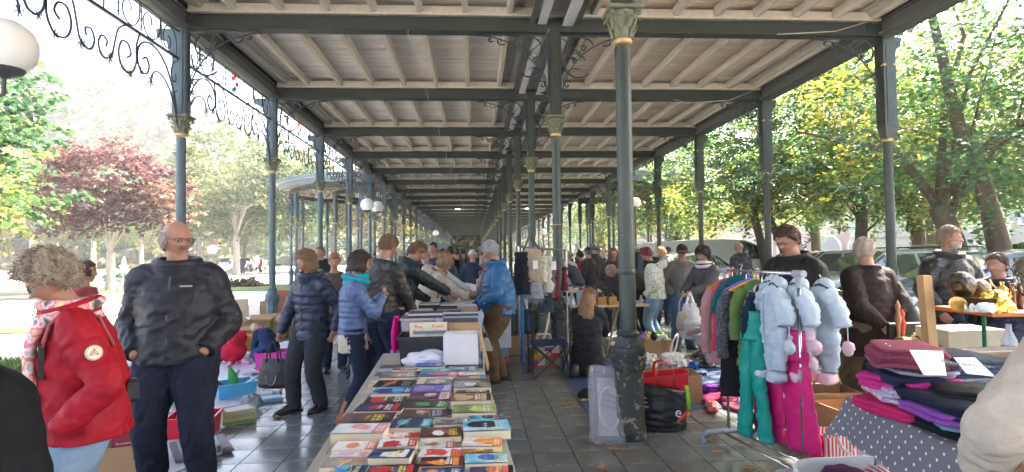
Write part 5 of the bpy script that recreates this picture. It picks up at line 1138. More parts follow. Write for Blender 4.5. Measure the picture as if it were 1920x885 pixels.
t, k = person('man in a dark brown jacket bent double over a table of small things', at(1203, 9.9), 55*DEG, 1.76, lean=1.1, hp=.3, RA=dict(to=(.08,.34,.36), pole=(1,0,.3)), LA=dict(to=(-.05,.34,.36), pole=(-1,0,.3)), lod=1, seed=44, top=dict(col=(.045,.035,.03), hem=-.03, th=.018), pants=dict(col=(.012,.012,.014)), shoes=dict(col=(.09,.07,.05)), hair=H_((.25,.18,.13), top=.6))
t, k = person('woman with short red hair in a white jacket with black scribble print', place(1232, 652), 62*DEG, 1.70, True, w=1.1, lean=.12, hp=.5, RA='pocket', LA='pocket', hands=False, lod=1, seed=45, top=dict(mat=speckle('scribble_print_jacket', (.62,.60,.50), (.06,.06,.06), 34, .56, .02), hem=-.04, th=.022, hood=1, fold=.008), pants=dict(mat=LDENIM, kind='jeans', short=.18), shoes=dict(col=(.28,.22,.15), rough=.8), hair=H_((.14,.015,.02), th=.08, tuft=160), glasses=True, scarf=dict(col=(.03,.03,.03)))
m2 = MB(); N = k['N']; m2.tube([N+V((-.09,0,.03)), k['C']+V((.02,-.15,.05)), k['P']+V((.19,-.02,.03))], .006, 5); m2.box(k['P']+V((.21,.02,-.02)), (.05,.2,.18), bev=.02); m2.build('shoulder_bag', cloth((.02,.02,.022)), t)
person('person with curly blond hair behind the scribble-patterned jacket', at(1240, 12.5), -20*DEG, 1.68, True, hp=.2, lod=1, seed=46, top=dict(col=(.12,.11,.10)), hair=dict(zf=.3, zs=-.1, zb=-.5, th=.13, rough=.9, tuft=200, col=(.50,.33,.16)))
t, k = person('man in a brown baseball cap and grey fleece', at(1277, 9.5), 172*DEG, 1.74, w=1.02, hp=.35, hy=.2, RA='pocket', LA='pocket', hands=False, lod=2, seed=47, skin=SKIN2, top=dict(col=(.135,.125,.11), hem=-.05, th=.020, fold=.008, belly=.015), pants=dict(mat=DENIM, kind='wide', fold=.011), shoes=dict(col=(.03,.03,.03)), hair=H_((.03,.025,.02)), hat=(.035,.018,.018))
m2 = MB(); N = k['N']; C = k['C']; m2.tube([N+V((.10,-.02,.03)), N+V((.09,.09,-.02)), C+V((.02,.165,.08)), C+V((-.12,.15,-.06)), k['P']+V((-.19,.04,.06))], (.012,.004), 6, side=(1,0,0)); m2.build('cross_strap', BLACKP, t)
t, k = person('woman with short dark wavy hair and glasses holding a white plastic bag', at(1322, 8.6), 118*DEG, 1.68, True, w=1.08, hp=.35, hy=.0, LA=dict(to=(-.06,.24,.60), pole=(-.8,-.4,-.7), curl=1.0), RA=dict(to=(.04,.25,.60), pole=(.8,-.4,-.7), curl=1.0), lod=2, seed=48, top=dict(col=(.075,.068,.070), hem=-.07, th=.022, fold=.007, collar=2), pants=dict(mat=speckle('maze_print_skirt', (.40,.35,.27), (.02,.02,.02), 30, .5, .02), kind='skirt', len=.36), shoes=dict(col=(.10,.05,.04)), hair=dict(zf=.36, zs=-.15, zb=-.65, th=.13, rough=.6, tuft=200, col=(.035,.015,.015)), glasses=(.25,.5,.45), scarf=dict(col=(.62,.58,.54))); BAGW = k; BAGT = t
t, k = person('girl with tied fair hair in a grey top and colourful scarf crouching by the blanket', at(1345, 7.9), 75*DEG, 1.36, True, lean=.15, hp=.15, hipz=.22, hipy=-.05, LA=dict(to=(-.05,.26,.36), pole=(-1,-.3,0)), RA=dict(to=(.04,.28,.34), pole=(1,-.3,0)), feet={-1:(-.10,.10,.045,(-.5,1,.8)), 1:(.10,.06,.045,(.5,1,.8))}, z=0, lod=2, seed=49, top=dict(col=(.26,.24,.24), hem=-.05), pants=dict(col=(.45,.38,.33)), hair=H_((.32,.19,.10), th=.05, zb=-.6), scarf=dict(mat=speckle('bright_scarf', (.10,.03,.14), (.5,.12,.10), 16, .5)))
person('bald man in a dark padded jacket looking away towards the white van', at(1388, 12.6), 22*DEG, 1.80, w=1.15, hy=.3, hp=.1, lod=1, seed=50, top=dict(col=(.042,.045,.05), hem=-.05, th=.026, puff=(.10,.014), collar=3), pants=dict(mat=DENIM), hair=dict(zf=.8, zs=.0, zb=-.4, th=.012, top=.2, col=(.25,.2,.17)))
t, k = person('dark-haired man with glasses in a black jacket looking down behind the clothes rail', at(1492, 5.15), 112*DEG, 1.85, w=1.25, lean=.06, hp=.42, hy=.0, LA=dict(to=(-.10,.16,.56), pole=(-1,-.4,-.3)), RA=dict(to=(.10,.16,.56), pole=(1,-.7,-.3)), lod=2, seed=51, top=dict(col=(.014,.013,.013), hem=-.06, th=.026, fold=.010, collar=2, rough=.65, hood=0), pants=dict(col=(.02,.02,.025)), hair=H_((.065,.035,.02), th=.055, tuft=160, part=1), glasses=(.02,.02,.02), fat=1.1)
m2 = MB(); N = k['N']; m2.tube([N+V((.06*cos(a), .065*sin(a), .03+.02*sin(a))) for a in [2*pi*i/16 for i in range(16)]], .016, 6, loop=True); m2.build('patterned_shirt_collar', speckle('checked_shirt', (.35,.30,.25), (.12,.10,.10), 60), t, 9)
t, k = person('elderly man in a dark brown coat clasping his hands behind his back', at(1625, 5.25), 8*DEG, 1.73, w=1.18, hp=.1, hy=-.35, LA='behind', RA='behind', lod=2, seed=52, top=dict(col=(.026,.017,.015), hem=-.17, th=.024, fold=.009, collar=1, rough=.75, zip=0, flare=.008), pants=dict(col=(.12,.09,.06), kind='wide'), shoes=dict(col=(.05,.035,.025)), hair=dict(zf=.6, zs=-.05, zb=-.6, th=.03, rough=.4, tuft=120, tl=.4, col=(.42,.37,.30)), fat=1.05)
t, k = person('bearded grey-haired man in a dark leather jacket over a speckled grey sweater', at(1778, 5.75), 186*DEG, 1.84, w=1.2, hy=.4, hp=-.05, LA=dict(to=(-.16,.10,.52), pole=(-1,-.3,0)), RA=dict(to=(.16,.10,.52), pole=(1,-.3,0)), lod=2, seed=53, top=dict(col=(.020,.020,.018), hem=-.04, th=.022, fold=.010, collar=2, rough=.38, zip=0), pants=dict(col=(.02,.02,.025)), hair=H_((.24,.18,.13), th=.06, tuft=200), beard=(.36,.30,.26))
m2 = MB(); C, N, P = k['C'], k['N'], k['P']; loft(m2, [P+V((0,.052,.02)), C+V((0,.066,0)), C.lerp(N,.5)+V((0,.066,0)), N+V((0,.045,-.03)), N+V((0,.015,.05))], [(.12,.14),(.115,.145),(.10,.135),(.08,.10),(.075,.078)], 24, 30, fold=.003); m2.build('sweater', speckle('speckled_knit', (.09,.085,.085), (.42,.40,.38), 70, .52, .12), t, 9)
t, k = person('teenage boy with short brown hair in a navy hoodie sitting behind the brass stall', at(1872, 5.35), 100*DEG, 1.70, hipz=.40, hp=.0, hy=.1, feet={-1:(-.06,.22), 1:(.06,.22)}, LA=dict(to=(-.08,.2,.45), pole=(-1,-.3,0)), RA=dict(to=(.08,.2,.45), pole=(1,-.3,0)), lod=2, seed=54, top=dict(col=(.012,.018,.045), hem=-.02, th=.026, fold=.010, collar=3, hood=1, rough=.7), pants=dict(col=(.02,.025,.04)), hair=H_((.06,.035,.022), th=.035, tuft=120, tl=.4), z=.08)
SEAT_BOY = t
t, k = person('someone in a cream quilted jacket bending in at the lower right corner', (2.02, 1.72), 18*DEG, 1.62, True, w=1.25, lean=.15, hp=.3, LA=dict(to=(-.13,.16,.53), pole=(-1,-.15,.1), curl=.5), RA=dict(to=(.10,.2,.52), pole=(1,-.6,.2)), lod=2, seed=55, top=dict(mat=speckle('cream_bobbly_knit', (.50,.44,.36), (.42,.36,.29), 50, .5, .3), hem=-.05, th=.036, fold=.012, collar=2), pants=dict(mat=DENIM), hair=dict(BOB, col=(.2,.15,.1)))
person('small child in a navy jacket crouching beside the doll house', at(508, 8.6), 60*DEG, 1.05, True, lean=1.0, hp=.3, hipz=.30, feet={-1:(-.10,.05), 1:(.10,.05)}, RA=dict(to=(.05,.3,.1), pole=(1,0,.3)), LA=dict(to=(-.05,.3,.1), pole=(-1,0,.3)), lod=1, seed=56, top=dict(col=(.02,.035,.10), hem=-.02, th=.03), pants=dict(col=(.03,.05,.12)), hair=H_((.5,.36,.18), th=.06), scarf=dict(col=(.7,.15,.4)))
FAR = []
for n_, (c, hc, fem, pc) in enumerate((((.03,.035,.05),(.04,.03,.02),0,(.02,.03,.06)), ((.25,.22,.2),(.25,.16,.08),1,(.03,.03,.04)), ((.35,.03,.04),(.06,.04,.03),1,(.02,.02,.03)), ((.06,.08,.14),(.35,.33,.3),0,(.06,.05,.04)), ((.10,.12,.09),(.08,.05,.03),0,(.03,.04,.08)), ((.55,.54,.52),(.05,.03,.02),1,(.03,.03,.04)))):
 FAR.append((c, hc, fem, pc))
names = ['dark coat','beige jacket','red jacket','blue-grey coat','olive jacket','white top']
spots = [(838,24,'under the far ceiling lamps',0),(850,30,'left of the distant door',3),(862,21,'behind the white-haired man in navy',1),(877,27,'in front of the distant brick hall',4),(893,22,'left of the grey-haired man in blue',0),(905,34,'near the middle column row',5),
 (822,19,'behind the auburn-haired woman',4),(848,40,'far down the aisle among others',0),(1003,17,'left of the hanging black skirt',5),(1018,24,'below the small globe lamp',0),(1029,22,'behind the first hanging scarves',3),(1062,20,'beyond the plaid skirts',1),(1088,24,'at the back of the right-hand aisle',0),(1126,23,'right of the black bags',4),(1136,26,'behind the blond hair',0),
 (1165,18,'left of the big green column',0),(1196,17,'right of the big green column',3),(1205,21,'among the hanging coats',0),(1214,25,'far off beyond the red-haired woman',4),(1255,19,'behind the man in the cap',0),(1298,22,'near the back of the white van',3),(668,26,'beside the clothes rack in the park aisle',1),(703,30,'between the blue columns',0),(772,22,'left of the man with the red shirt',4),(784,27,'at the far left of the aisle',3),(455,58,'in the park by the parked cars',0),(489,60,'in the park under the blue-green tree',2),(471,64,'in the park beside a white car',5)]
far0 = {}
for n_, (px, Y, where, v) in enumerate(spots):
 x, y = at(px, Y); c, hc, fem, pc = FAR[v]; lab = 'distant '+('woman' if fem else 'man')+' in a '+names[v]+' '+where; rz_ = rng.choice((0,160,190,90,-90,30))*DEG
 if v not in far0:
  t, k = person(lab, (x, y), rz_, 1.68 if fem else 1.77, bool(fem), hp=.15, lod=0, seed=60+n_, top=dict(col=c, hem=-.07 if v % 2 else -.14, fold=.006), pants=dict(col=pc), hair=dict(BOB, col=hc) if fem else H_(hc, tuft=10), group='people in the distance'); far0[v] = t
  bake_all()
 else: copy_tree(far0[v], (x, y, 0), rz_, lab)
bake_all()
# ================= OBJECT HELPERS =================
def sgnp(v, p): return math.copysign(abs(v)**p, v)
def blobmb(mb, c, w, d, h, p=.45, nz=.012, fs=9, seed=0, n=30, k=14, M=None, mi=None, col=None, flat=True):
 c = V(c); rs = []
 for i in range(k+1):
  a = -pi/2+pi*min(max(i, .05), k-.05)/k; r_ = []
  for j in range(n):
   th = 2*pi*j/n; x = sgnp(cos(a), p)*sgnp(cos(th), p)*w/2; y = sgnp(cos(a), p)*sgnp(sin(th), p)*d/2; z = sgnp(sin(a), p)*h/2
   q = V((x, y, z)); f = 1-abs(mnoise.noise(V((x*fs+seed*5, y*fs, z*fs*2))))*2; f2 = mnoise.noise(V((x*fs*.5, y*fs*.5+seed*3, z*fs)))
   q = q+q.normalized()*nz*(f*.7+f2)*(1 if not flat or z > -h*.3 else .25)
   r_.append((M @ q if M is not None else q)+c)
  rs.append(r_)
 return mb.rings(rs, mi=mi, col=col)
def openbox(mb, w, d, h, t=.006, z0=0, mi=None, col=None, taper=0, flaps=0, q=None):
 def rg(s, z, o): return [(sx*(w/2*s-o), sy*(d/2*s-o), z) for sx, sy in ((-1,-1),(1,-1),(1,1),(-1,1))]
 b = 1-taper; mb.rings([rg(b, z0, 0), rg(1, z0+h, 0), rg(1, z0+h, t), rg(b, z0+t, t)], cap=True, mi=mi, col=col)
 if flaps:
  q = q or random.Random(3)
  for k in range(4):
   L = (w if k % 2 == 0 else d)*.97; D_ = (d if k % 2 == 0 else w); a = q.uniform(*flaps) if isinstance(flaps, tuple) else flaps; fl = min(D_*.42, .3)
   M = Matrix.Rotation(k*pi/2, 3, 'Z'); off = M @ V((0, -D_/2, z0+h)); Rf = M @ Matrix.Rotation(a, 3, 'X')
   mb.box(off+Rf @ V((0, -fl/2, .003)), (L, fl, t*.7), M=Rf, mi=mi, col=col)
def obj1(name, mb, mats, label, cat, loc, rz=0, group=None, smooth=.7, rot=None):
 o = mb.build(name, mats, None, smooth, loc, rz)
 if rot: o.rotation_euler = rot
 return tag(o, label, cat, group)
def art(c1, c2, c3, txt, seed, nx=46, ny=28, layout=0):
 q = np.random.RandomState(seed); X, Y = np.meshgrid((np.arange(nx)+.5)/nx, (np.arange(ny)+.5)/ny)
 N1 = np.array([[mnoise.noise(V((x*3.1+seed*7.7, y*2.3, .5)))+.5*mnoise.noise(V((x*8+seed, y*7, 2))) for x in X[0]] for y in Y[:, 0]])
 t = np.clip(.5+N1*1.5+(X-.5)*q.uniform(-.8, .8), 0, 1)[..., None]; A = np.array(c1)*(1-t)+np.array(c2)*t
 bx, by, br = q.uniform(.25, .6), q.uniform(.35, .65), q.uniform(.14, .28); m = (((X-bx)/br/1.0)**2+((Y-by)/br/1.5)**2+N1*1.4) < 1; A[m] = np.array(c3)*(.8+.4*q.rand(m.sum(), 1))
 if layout in (1, 3): A[:, int(nx*.78):] = np.array(c3)
 if layout == 2: A[:, :int(nx*.22)] = np.array(c3)
 if layout == 3: A[:, int(nx*.90):] = np.array(c1)*.4
 def rows(x0, x1, y0, y1, col, dens=.72):
  i0, i1, j0, j1 = int(x0*nx), int(x1*nx), int(y0*ny), int(y1*ny)
  for i in range(i0, i1):
   for j in range(j0, j1):
    if (i-i0) % 4 != 3 and q.rand() < dens and (j-j0) % 7 != 6: A[j, i] = col
 rows(*{0:(.70,.90,.15,.85), 1:(.81,.94,.2,.8), 2:(.60,.80,.2,.85), 3:(.62,.74,.15,.9)}[layout], np.array(txt))
 if layout != 1: rows(.46, .54, .3, .75, np.array(txt)*.9, .5)
 return np.clip(A, 0, 1)
def printgrid(mb, A, P0, U, W):
 ny, nx = A.shape[:2]; b = mb.n; P0, U, W = V(P0), V(U), V(W)
 vs = [P0+U*(i/nx)+W*(j/ny) for j in range(ny+1) for i in range(nx+1)]; mb.v += [tuple(v) for v in vs]; mb.n += len(vs); mb.useC = True
 for j in range(ny):
  for i in range(nx): a = b+j*(nx+1)+i; mb.f.append((a, a+1, a+nx+2, a+nx+1)); mb.m.append(mb.cur); mb.c.append(tuple(A[j, i]))
PAGES = M_('page_edges', (.62,.53,.38), .9, .1, 60, .3, 300, stretch=(1,1,14))
def book(label, c, rz, w, d, th, A, band=None, name='book', group='paperbacks on the book table', rot=None):
 t = thing(name, label, 'book', c, rz, group)
 if rot: t.rotation_euler = rot
 q = random.Random(int(c[0]*999+c[1]*777)); mb = MB(); mb.box((0,0,th/2), (w*.985, d*.975, th-.004)); mb.build('pages', PAGES, t)
 edge = tuple(A[:, 0].mean(0)); mb = MB(); wob = q.uniform(0, .008)
 mb.box((0,0,.001), (w, d, .002), col=edge); mb.box((0, d/2-.001, th/2), (w, .003, th), col=edge)
 mb.add([(-w/2,-d/2,th-.002+wob),(w/2,-d/2,th-.002+wob*.6),(w/2,d/2,th-.002),(-w/2,d/2,th-.002)], [(3,2,1,0)], col=edge)
 printgrid(mb, A, (-w/2,-d/2,th+wob), (w,0,-wob*.4), (0,d,-wob)); mb.build('cover', PRINT, t)
 if band: mb = MB(); x = q.uniform(-.15,.15)*w; s = q.uniform(-.25,.25)*d; mb.tube([(x-s,-d/2-.002,0),(x-s,-d/2-.002,th+wob+.001),(x+s,d/2+.002,th+.001),(x+s,d/2+.002,0)], .0014, 4); mb.build('rubber_band', paint(band, .6), t)
 return t
# ================= BOOK TABLE =================
ZT = .735
tt = thing('market_table', 'long folding table covered edge to edge with paperback books', 'table', (-.32, 3.45, 0), 2.6*DEG)
mb = MB(); mb.box((0,0,ZT-.02), (.86, 3.75, .03), bev=.004); mb.build('table_top', paint((.38,.36,.33), .6), tt)
for s in (-1,1):
 for y in (-1.5,-.3,1.5):
  mb = MB(); mb.tube([(s*.36,y,ZT-.035),(s*.36,y+.05,0)], .014, 8); mb.tube([(s*.36,y,ZT-.05),(0,y,ZT-.3)], .008, 6); mb.build('leg', METAL, tt)
K_=(.02,.02,.025); W_=(.70,.70,.68); NV=(.03,.05,.15); RD=(.45,.03,.03); BL=(.04,.13,.42); CY=(.10,.45,.60); YE_=(.75,.60,.05); OR=(.70,.25,.04); GN=(.06,.35,.10); TL=(.0,.40,.33); PU=(.12,.08,.30); PK=(.65,.10,.25); GY=(.25,.25,.24); BR=(.20,.07,.04); TN=(.45,.33,.18); PW=(.55,.62,.66); CR=(.60,.55,.42); LG=(.35,.42,.12)
BK = [ # x0,x1,y0,y1 of the cover, thickness, colours, layout, what it looks like
 (711,785,693,708,.026,K_,GY,(.5,.3,.3),W_,0,'grey and black photo cover with a pale pink patch'),(787,858,696,706,.030,PU,BL,PK,W_,1,'violet-blue cover with white title and a pink end'),(858,909,697,704,.022,PW,CY,(.7,.45,.35),W_,2,'pale cyan cover with a peach streak'),
 (702,776,711,725,.026,K_,(.08,.02,.02),RD,GY,0,'black and red cover with grey lettering'),(782,848,709,721,.020,(.15,.15,.12),GY,CR,TN,2,'olive-grey cover with gold lettering'),(851,919,704,713,.022,NV,BR,TN,CY,0,'navy cover with a brown picture strip'),
 (850,921,713,727,.036,K_,GY,W_,TN,0,'black, white and tan cover, thick'),(697,773,726,738,.024,BL,CY,(.05,.05,.2),W_,1,'bright blue and cyan cover above an orange one'),(773,847,720,734,.020,(.10,.12,.42),(.14,.14,.5),(.3,.2,.5),W_,1,'plain violet-blue back cover with a barcode patch'),
 (856,919,728,737,.022,K_,(.1,.08,.07),TN,W_,0,'black cover with white title and tan figure'),(845,921,738,751,.050,BR,(.24,.08,.06),TN,W_,3,'brick-brown cover with white lettering, very thick'),(766,842,735,749,.020,K_,(.16,.05,.14),(.6,.4,.45),GY,1,'black and plum cover with a pale streak'),
 (684,761,740,755,.018,K_,(.05,.03,.03),RD,W_,0,'black cover with a red face and white title'),(666,756,756,771,.026,NV,K_,RD,W_,3,'dark navy cover with a red band and blue end'),(756,839,749,765,.018,K_,(.08,.07,.06),GN,W_,1,'black cover with a green corner and white title'),
 (748,837,766,783,.024,K_,(.10,.06,.05),(.55,.35,.22),(.35,.42,.65),0,'dark cover with skin-coloured hands'),(848,932,758,774,.038,LG,(.10,.14,.05),(.5,.55,.12),W_,0,'yellow-green photo cover on a thick book'),(637,737,774,793,.028,K_,(.06,.05,.05),(.12,.05,.04),YE_,2,'pair of black covers with yellow lettering'),
 (723,810,784,802,.034,NV,(.03,.03,.1),(.05,.35,.35),W_,1,'navy cover with sea-green marks'),(813,877,784,796,.030,W_,GY,(.1,.1,.13),K_,0,'white cover with a dark blurred photo'),(880,945,775,788,.024,CY,K_,K_,PK,0,'cyan and black cover with pink capitals'),
 (624,724,794,813,.050,PW,W_,(.60,.25,.28),W_,1,'pale blue cover with a rose band, thickest on the left'),(787,865,801,820,.028,(.06,.03,.03),BR,W_,YE_,0,'dark brown cover with big yellow letters'),(867,957,788,808,.042,CY,PW,K_,W_,0,'light cyan cover with two long dark streaks'),
 (716,785,812,825,.020,RD,(.5,.05,.03),W_,OR,2,'red cover with a white picture half'),(624,705,828,843,.030,W_,(.66,.66,.64),(.65,.22,.10),W_,1,'white cover with a burnt-orange end'),(708,781,825,838,.036,PW,W_,RD,W_,1,'white-blue cover with a red end, bulging open'),
 (782,853,825,843,.022,(.35,.50,.45),PW,(.4,.08,.08),W_,1,'mint-green sea cover with a dark red end'),(867,942,820,837,.024,W_,(.6,.55,.55),OR,W_,1,'white cover flushed with orange'),(785,864,841,858,.022,PW,W_,(.6,.06,.05),OR,1,'lilac-white cover with a red end'),
 (866,943,836,850,.022,K_,(.5,.2,.02),YE_,W_,1,'flame-yellow and black cover'),(692,772,845,859,.038,BL,K_,W_,YE_,3,'blue cover with a white shape and yellow lettering'),(620,695,850,858,.018,W_,(.6,.45,.5),(.6,.4,.6),PK,0,'pinkish white cover at the left edge'),
 (602,689,858,875,.026,GY,(.35,.3,.27),(.6,.35,.2),OR,0,'misty grey cover with orange lettering'),(787,869,856,874,.024,(.25,.04,.03),K_,OR,W_,3,'dark red and black cover'),(871,953,851,869,.026,W_,CY,BL,TN,0,'pale cover with a large blue eye'),
 (624,684,874,892,.028,BL,CY,K_,YE_,3,'sky-blue cover with a yellow title bar'),(686,784,871,892,.030,K_,(.1,.1,.2),RD,YE_,3,'black cover with a red ball and yellow bar'),(787,871,877,897,.026,BL,K_,OR,W_,0,'deep blue cover with orange marks at the table front'),(880,964,872,893,.026,K_,NV,(.55,.10,.10),YE_,3,'black cover with a blue globe and yellow bar'),
 (779,834,678,688,.030,BL,(.03,.08,.4),BL,YE_,0,'plain royal blue cover beside the white shirt'),(789,843,691,697,.024,TL,(.02,.45,.35),TL,W_,0,'turquoise-green cover at the back'),(840,898,686,696,.026,GY,K_,CY,W_,0,'grey-blue cover under the white carton'),(736,784,688,694,.022,BR,GY,(.5,.4,.35),W_,0,'brown photo cover at the back left')]
for i, (x0, x1, y0, y1, th, c1, c2, c3, tx, lay, lab) in enumerate(BK):
 q = random.Random(i); z = ZT-.004+(.02 if i % 3 else .008); zt_ = z+th
 a, b, c_, d_ = G(x0, y1, zt_), G(x1, y1, zt_), G(x1, y0, zt_), G(x0, y0, zt_); w_ = (b-a).length*.99; dp = min(.2, max(.115, c_.y-b.y)); cc = (a+b)/2; cc = V((cc.x+(c_.x-b.x+d_.x-a.x)*.12, cc.y+dp/2, z))
 book(lab if 'cover' in lab else lab+' cover', cc, q.uniform(-5,3)*DEG, w_, dp, th, art(c1, c2, c3, tx, i+3, layout=lay), band=(.65,.5,.3) if i % 3 == 0 else ((.55,.15,.2) if i % 7 == 1 else None))
 if i in (0,4,6,7,10,13,17,21,22,26,31,34,38,39): # a second copy underneath
  if zt_ > ZT+.02: pass
mb = MB(); q = random.Random(8)
y = 1.75
while y < 5.0:
 for cx in (-.55,-.36,-.15,.02):
  xx = cx-.045*(y-2.3); mb.box((xx+q.uniform(-.01,.01), y, ZT-.004+.008), (.19, .125, .014+.01*q.random()), rz=q.uniform(-.06,.06), col=q.choice([(.5,.42,.3),(.55,.5,.4),(.3,.25,.2),(.1,.1,.12),(.4,.4,.42)]))
 y += .135
tag(mb.build('lower_book_layer', MATTE), 'flat layer of older paperbacks lying under the displayed ones', 'books', kind='stuff')
def crate(name, label, cat, c, rz, w, d, h, mt, t=.005, taper=.08, rim=True, group=None, handles=False):
 o = thing(name, label, cat, c, rz, group); mb = MB(); openbox(mb, w, d, h, t, taper=taper)
 mb.build('tub', mt, o)
 if rim: mb = MB(); mb.rings([[(sx*(w/2+a), sy*(d/2+a), h-b) for sx, sy in ((-1,-1),(1,-1),(1,1),(-1,1))] for a, b in ((.0,.018),(.012,.018),(.012,.0),(.0,.0))], cap=False, loop=True); mb.build('rim', mt, o)
 if handles:
  for s in (-1,1): mb = MB(); mb.box((0,s*(d/2+.006),h-.05), (.12,.012,.03), bev=.004); mb.build('handle', mt, o)
 return o
def clearp(c, a=.35): return paint(c, .15, alpha=a, var=.03)
p = D(800, 600, 4.72); crate('black_crate', 'black plastic crate of comic albums at the end of the book table', 'crate', (p.x, 4.78, ZT), 2*DEG, .44, .34, .235, paint((.018,.02,.028), .35))
al = thing('comic_album', 'cream comic album with pink title lettering standing in the black crate', 'book', (p.x+.01, 4.70, ZT+.10), 2*DEG, rz if False else None) if False else thing('comic_album', 'cream comic album with pink title lettering standing in the black crate', 'book', (p.x+.015, 4.71, ZT+.085), 2*DEG)
mb = MB(); mb.box((0,0,.125), (.30,.008,.25), col=(.62,.58,.40)); mb.box((.16,.02,.12), (.012,.07,.24), col=(.2,.12,.1)); mb.build('cover', PRINT, al)
for s, x, z, sz in (('Ros,',-.075,.205,.042),('Rosily',-.075,.165,.042),('Frank',.075,.205,.042),('Frey',.088,.165,.042),('und',.025,.172,.02)):
 M = Matrix.Translation((x,-.0062,z)) @ Matrix.Rotation(pi/2, 4, 'X'); text(s, sz, paint((.62,.05,.22), .5), al, M, ext=.0006)
mb = MB(); mb.lathe([(.001,.0),(.034,0),(.034,.001)], (0,0,0), 16); o = mb.build('printed_face', paint((.72,.32,.36), .5), al); o.location = (0,-.0045,.115); o.rotation_euler = (pi/2,0,0)
mb = MB(); 
for x in (-.09,.09): mb.box((x,-.0048,.10), (.07,.001,.045), col=(.15,.22,.5))
mb.build('small_pictures', PRINT, al)
def upright_rows(name, label, cat, c, rz, w, n, h, thk, cols, group=None, tilt=.2, dpt=None):
 o = thing(name, label, cat, c, rz, group); q = random.Random(int(c[1]*100)); me_c = {}
 for i in range(n):
  mb = MB(); hh_ = h*q.uniform(.92,1.03); M = Matrix.Rotation(tilt+q.uniform(-.05,.05), 3, 'X'); mb.box(M @ V((0,0,hh_/2)), (w, thk*.8, hh_), M=M, col=q.choice(cols)); x = mb.build('sleeve', GLOSSY if q.random() < .3 else MATTE, o); x.location = (q.uniform(-.008,.008), i*thk, 0)
 return o
upright_rows('comic_albums', 'row of thin comic albums packed behind the cream one', 'books', (p.x+.02, 4.76, ZT+.01), 2*DEG, .27, 14, .27, .012, [(.4,.1,.1),(.5,.45,.35),(.15,.2,.3),(.6,.6,.55),(.1,.1,.1)])
p1 = D(797, 600, 5.55); crate('clear_box', 'clear plastic box with pink-tinted rim holding record albums', 'box', (p1.x, 5.62, ZT), 1*DEG, .42, .55, .30, clearp((.75,.62,.68), .32)); upright_rows('record_albums', 'dark red and grey albums leaning in the pink-tinted clear box', 'records', (p1.x+.01, 5.42, ZT+.02), 1*DEG, .32, 16, .31, .022, [(.22,.02,.03),(.06,.06,.07),(.10,.11,.13),(.5,.5,.5)])
mb = MB(); loft(mb, [(0,0,.30),(-.01,-.01,.1),(0,0,-.12)], [(.02,.13),(.03,.14),(.02,.12)], 20, 20, fold=.012); obj1('pink_cloth', mb, cloth((.65,.01,.22)), 'bright magenta cloth hanging over the left edge of the record table', 'cloth', (p1.x-.27, 5.55, ZT), smooth=9)
p2 = D(864, 600, 5.35); crate('clear_box', 'colourless clear plastic box full of records in white sleeves', 'box', (p2.x, 5.45, ZT), -1*DEG, .40, .55, .31, clearp((.72,.76,.80), .38)); upright_rows('record_sleeves', 'white and grey record sleeves leaning in the colourless clear box', 'records', (p2.x+.01, 5.25, ZT+.02), -1*DEG, .31, 18, .31, .022, [(.6,.6,.6),(.3,.32,.36),(.45,.4,.3),(.1,.1,.12)], tilt=.3)
p3 = D(866, 660, 4.55); wb = thing('white_carton', 'white cardboard carton with its brown flaps folded back', 'box', (p3.x, 4.62, ZT+.03), -3*DEG)
mb = MB(); openbox(mb, .27, .26, .23, .005, flaps=0, mi=0); mb.box((0,.0,.228), (.25,.235,.006), rz=.0, mi=0); mb.build('carton', M_('white_card', (.62,.62,.63), .8, .06, 6, .2, 60), wb)
mb = MB(); Mx = Matrix.Rotation(.5, 3, 'Y'); mb.box((.175,-.02,.10), (.008,.25,.30), M=Matrix.Rotation(-.22, 3, 'Y')); mb.box((0,.15,.255), (.27,.006,.07)); mb.build('flap', CARD, wb)
mb = MB(); blobmb(mb, (0,0,.05), .34, .24, .12, .9, .045, 13, 5, 60, 30); obj1('white_shirt', mb, cloth((.66,.66,.72)), 'crumpled white T-shirt with a small orange print beside the black crate', 'shirt', (G(800,676,ZT+.04).x, G(800,676,ZT+.04).y, ZT), smooth=9)
t2 = thing('market_table', 'table with record boxes and ring binders behind the book table', 'table', (-.36, 6.75, 0), 2*DEG); mb = MB(); mb.box((0,0,ZT-.02), (.95, 2.6, .03)); mb.build('table_top', paint((.4,.38,.35), .6), t2)
for s in (-1,1):
 for y in (-1.2,1.2): mb = MB(); mb.tube([(s*.4,y,ZT-.035),(s*.4,y,0)], .015, 8); mb.build('leg', METAL, t2)
q = random.Random(3)
def lever(label, px, Y, w, d, h, col, lid=None, group='record boxes and binders'):
 p = D(px, 560, Y); o = thing('record_case', label, 'case', (p.x, Y, ZT), q.uniform(-3,3)*DEG, group); mb = MB(); openbox(mb, w, d, h, .006, mi=0); mb.build('case', paint(col, .55), o)
 for i in range(7): mb = MB(); M = Matrix.Rotation(.15, 3, 'X'); mb.box((0, -d/2+.03+i*d/8, h*.55), (w*.9, .012, h*1.02), M=M, col=q.choice([(.55,.55,.55),(.05,.05,.05),(.65,.62,.55),(.2,.2,.22)])); mb.build('sleeve', MATTE, o)
 if lid: mb = MB(); mb.box((w/2+.05,0,h*.45), (.008,d,h*1.25), M=Matrix.Rotation(-.35, 3, 'Y')); mb.build('lid', paint(lid, .5), o)
lever('dark red record case under the leaning man\'s hand', 790, 6.35, .26, .34, .27, (.12,.015,.02)); lever('wide charcoal record case in the middle of the second table', 842, 6.15, .27, .4, .29, (.05,.052,.055)); lever('gold-brown record case with a tall grey lid leaning right', 876, 6.3, .22, .34, .31, (.30,.19,.06), (.18,.18,.19))
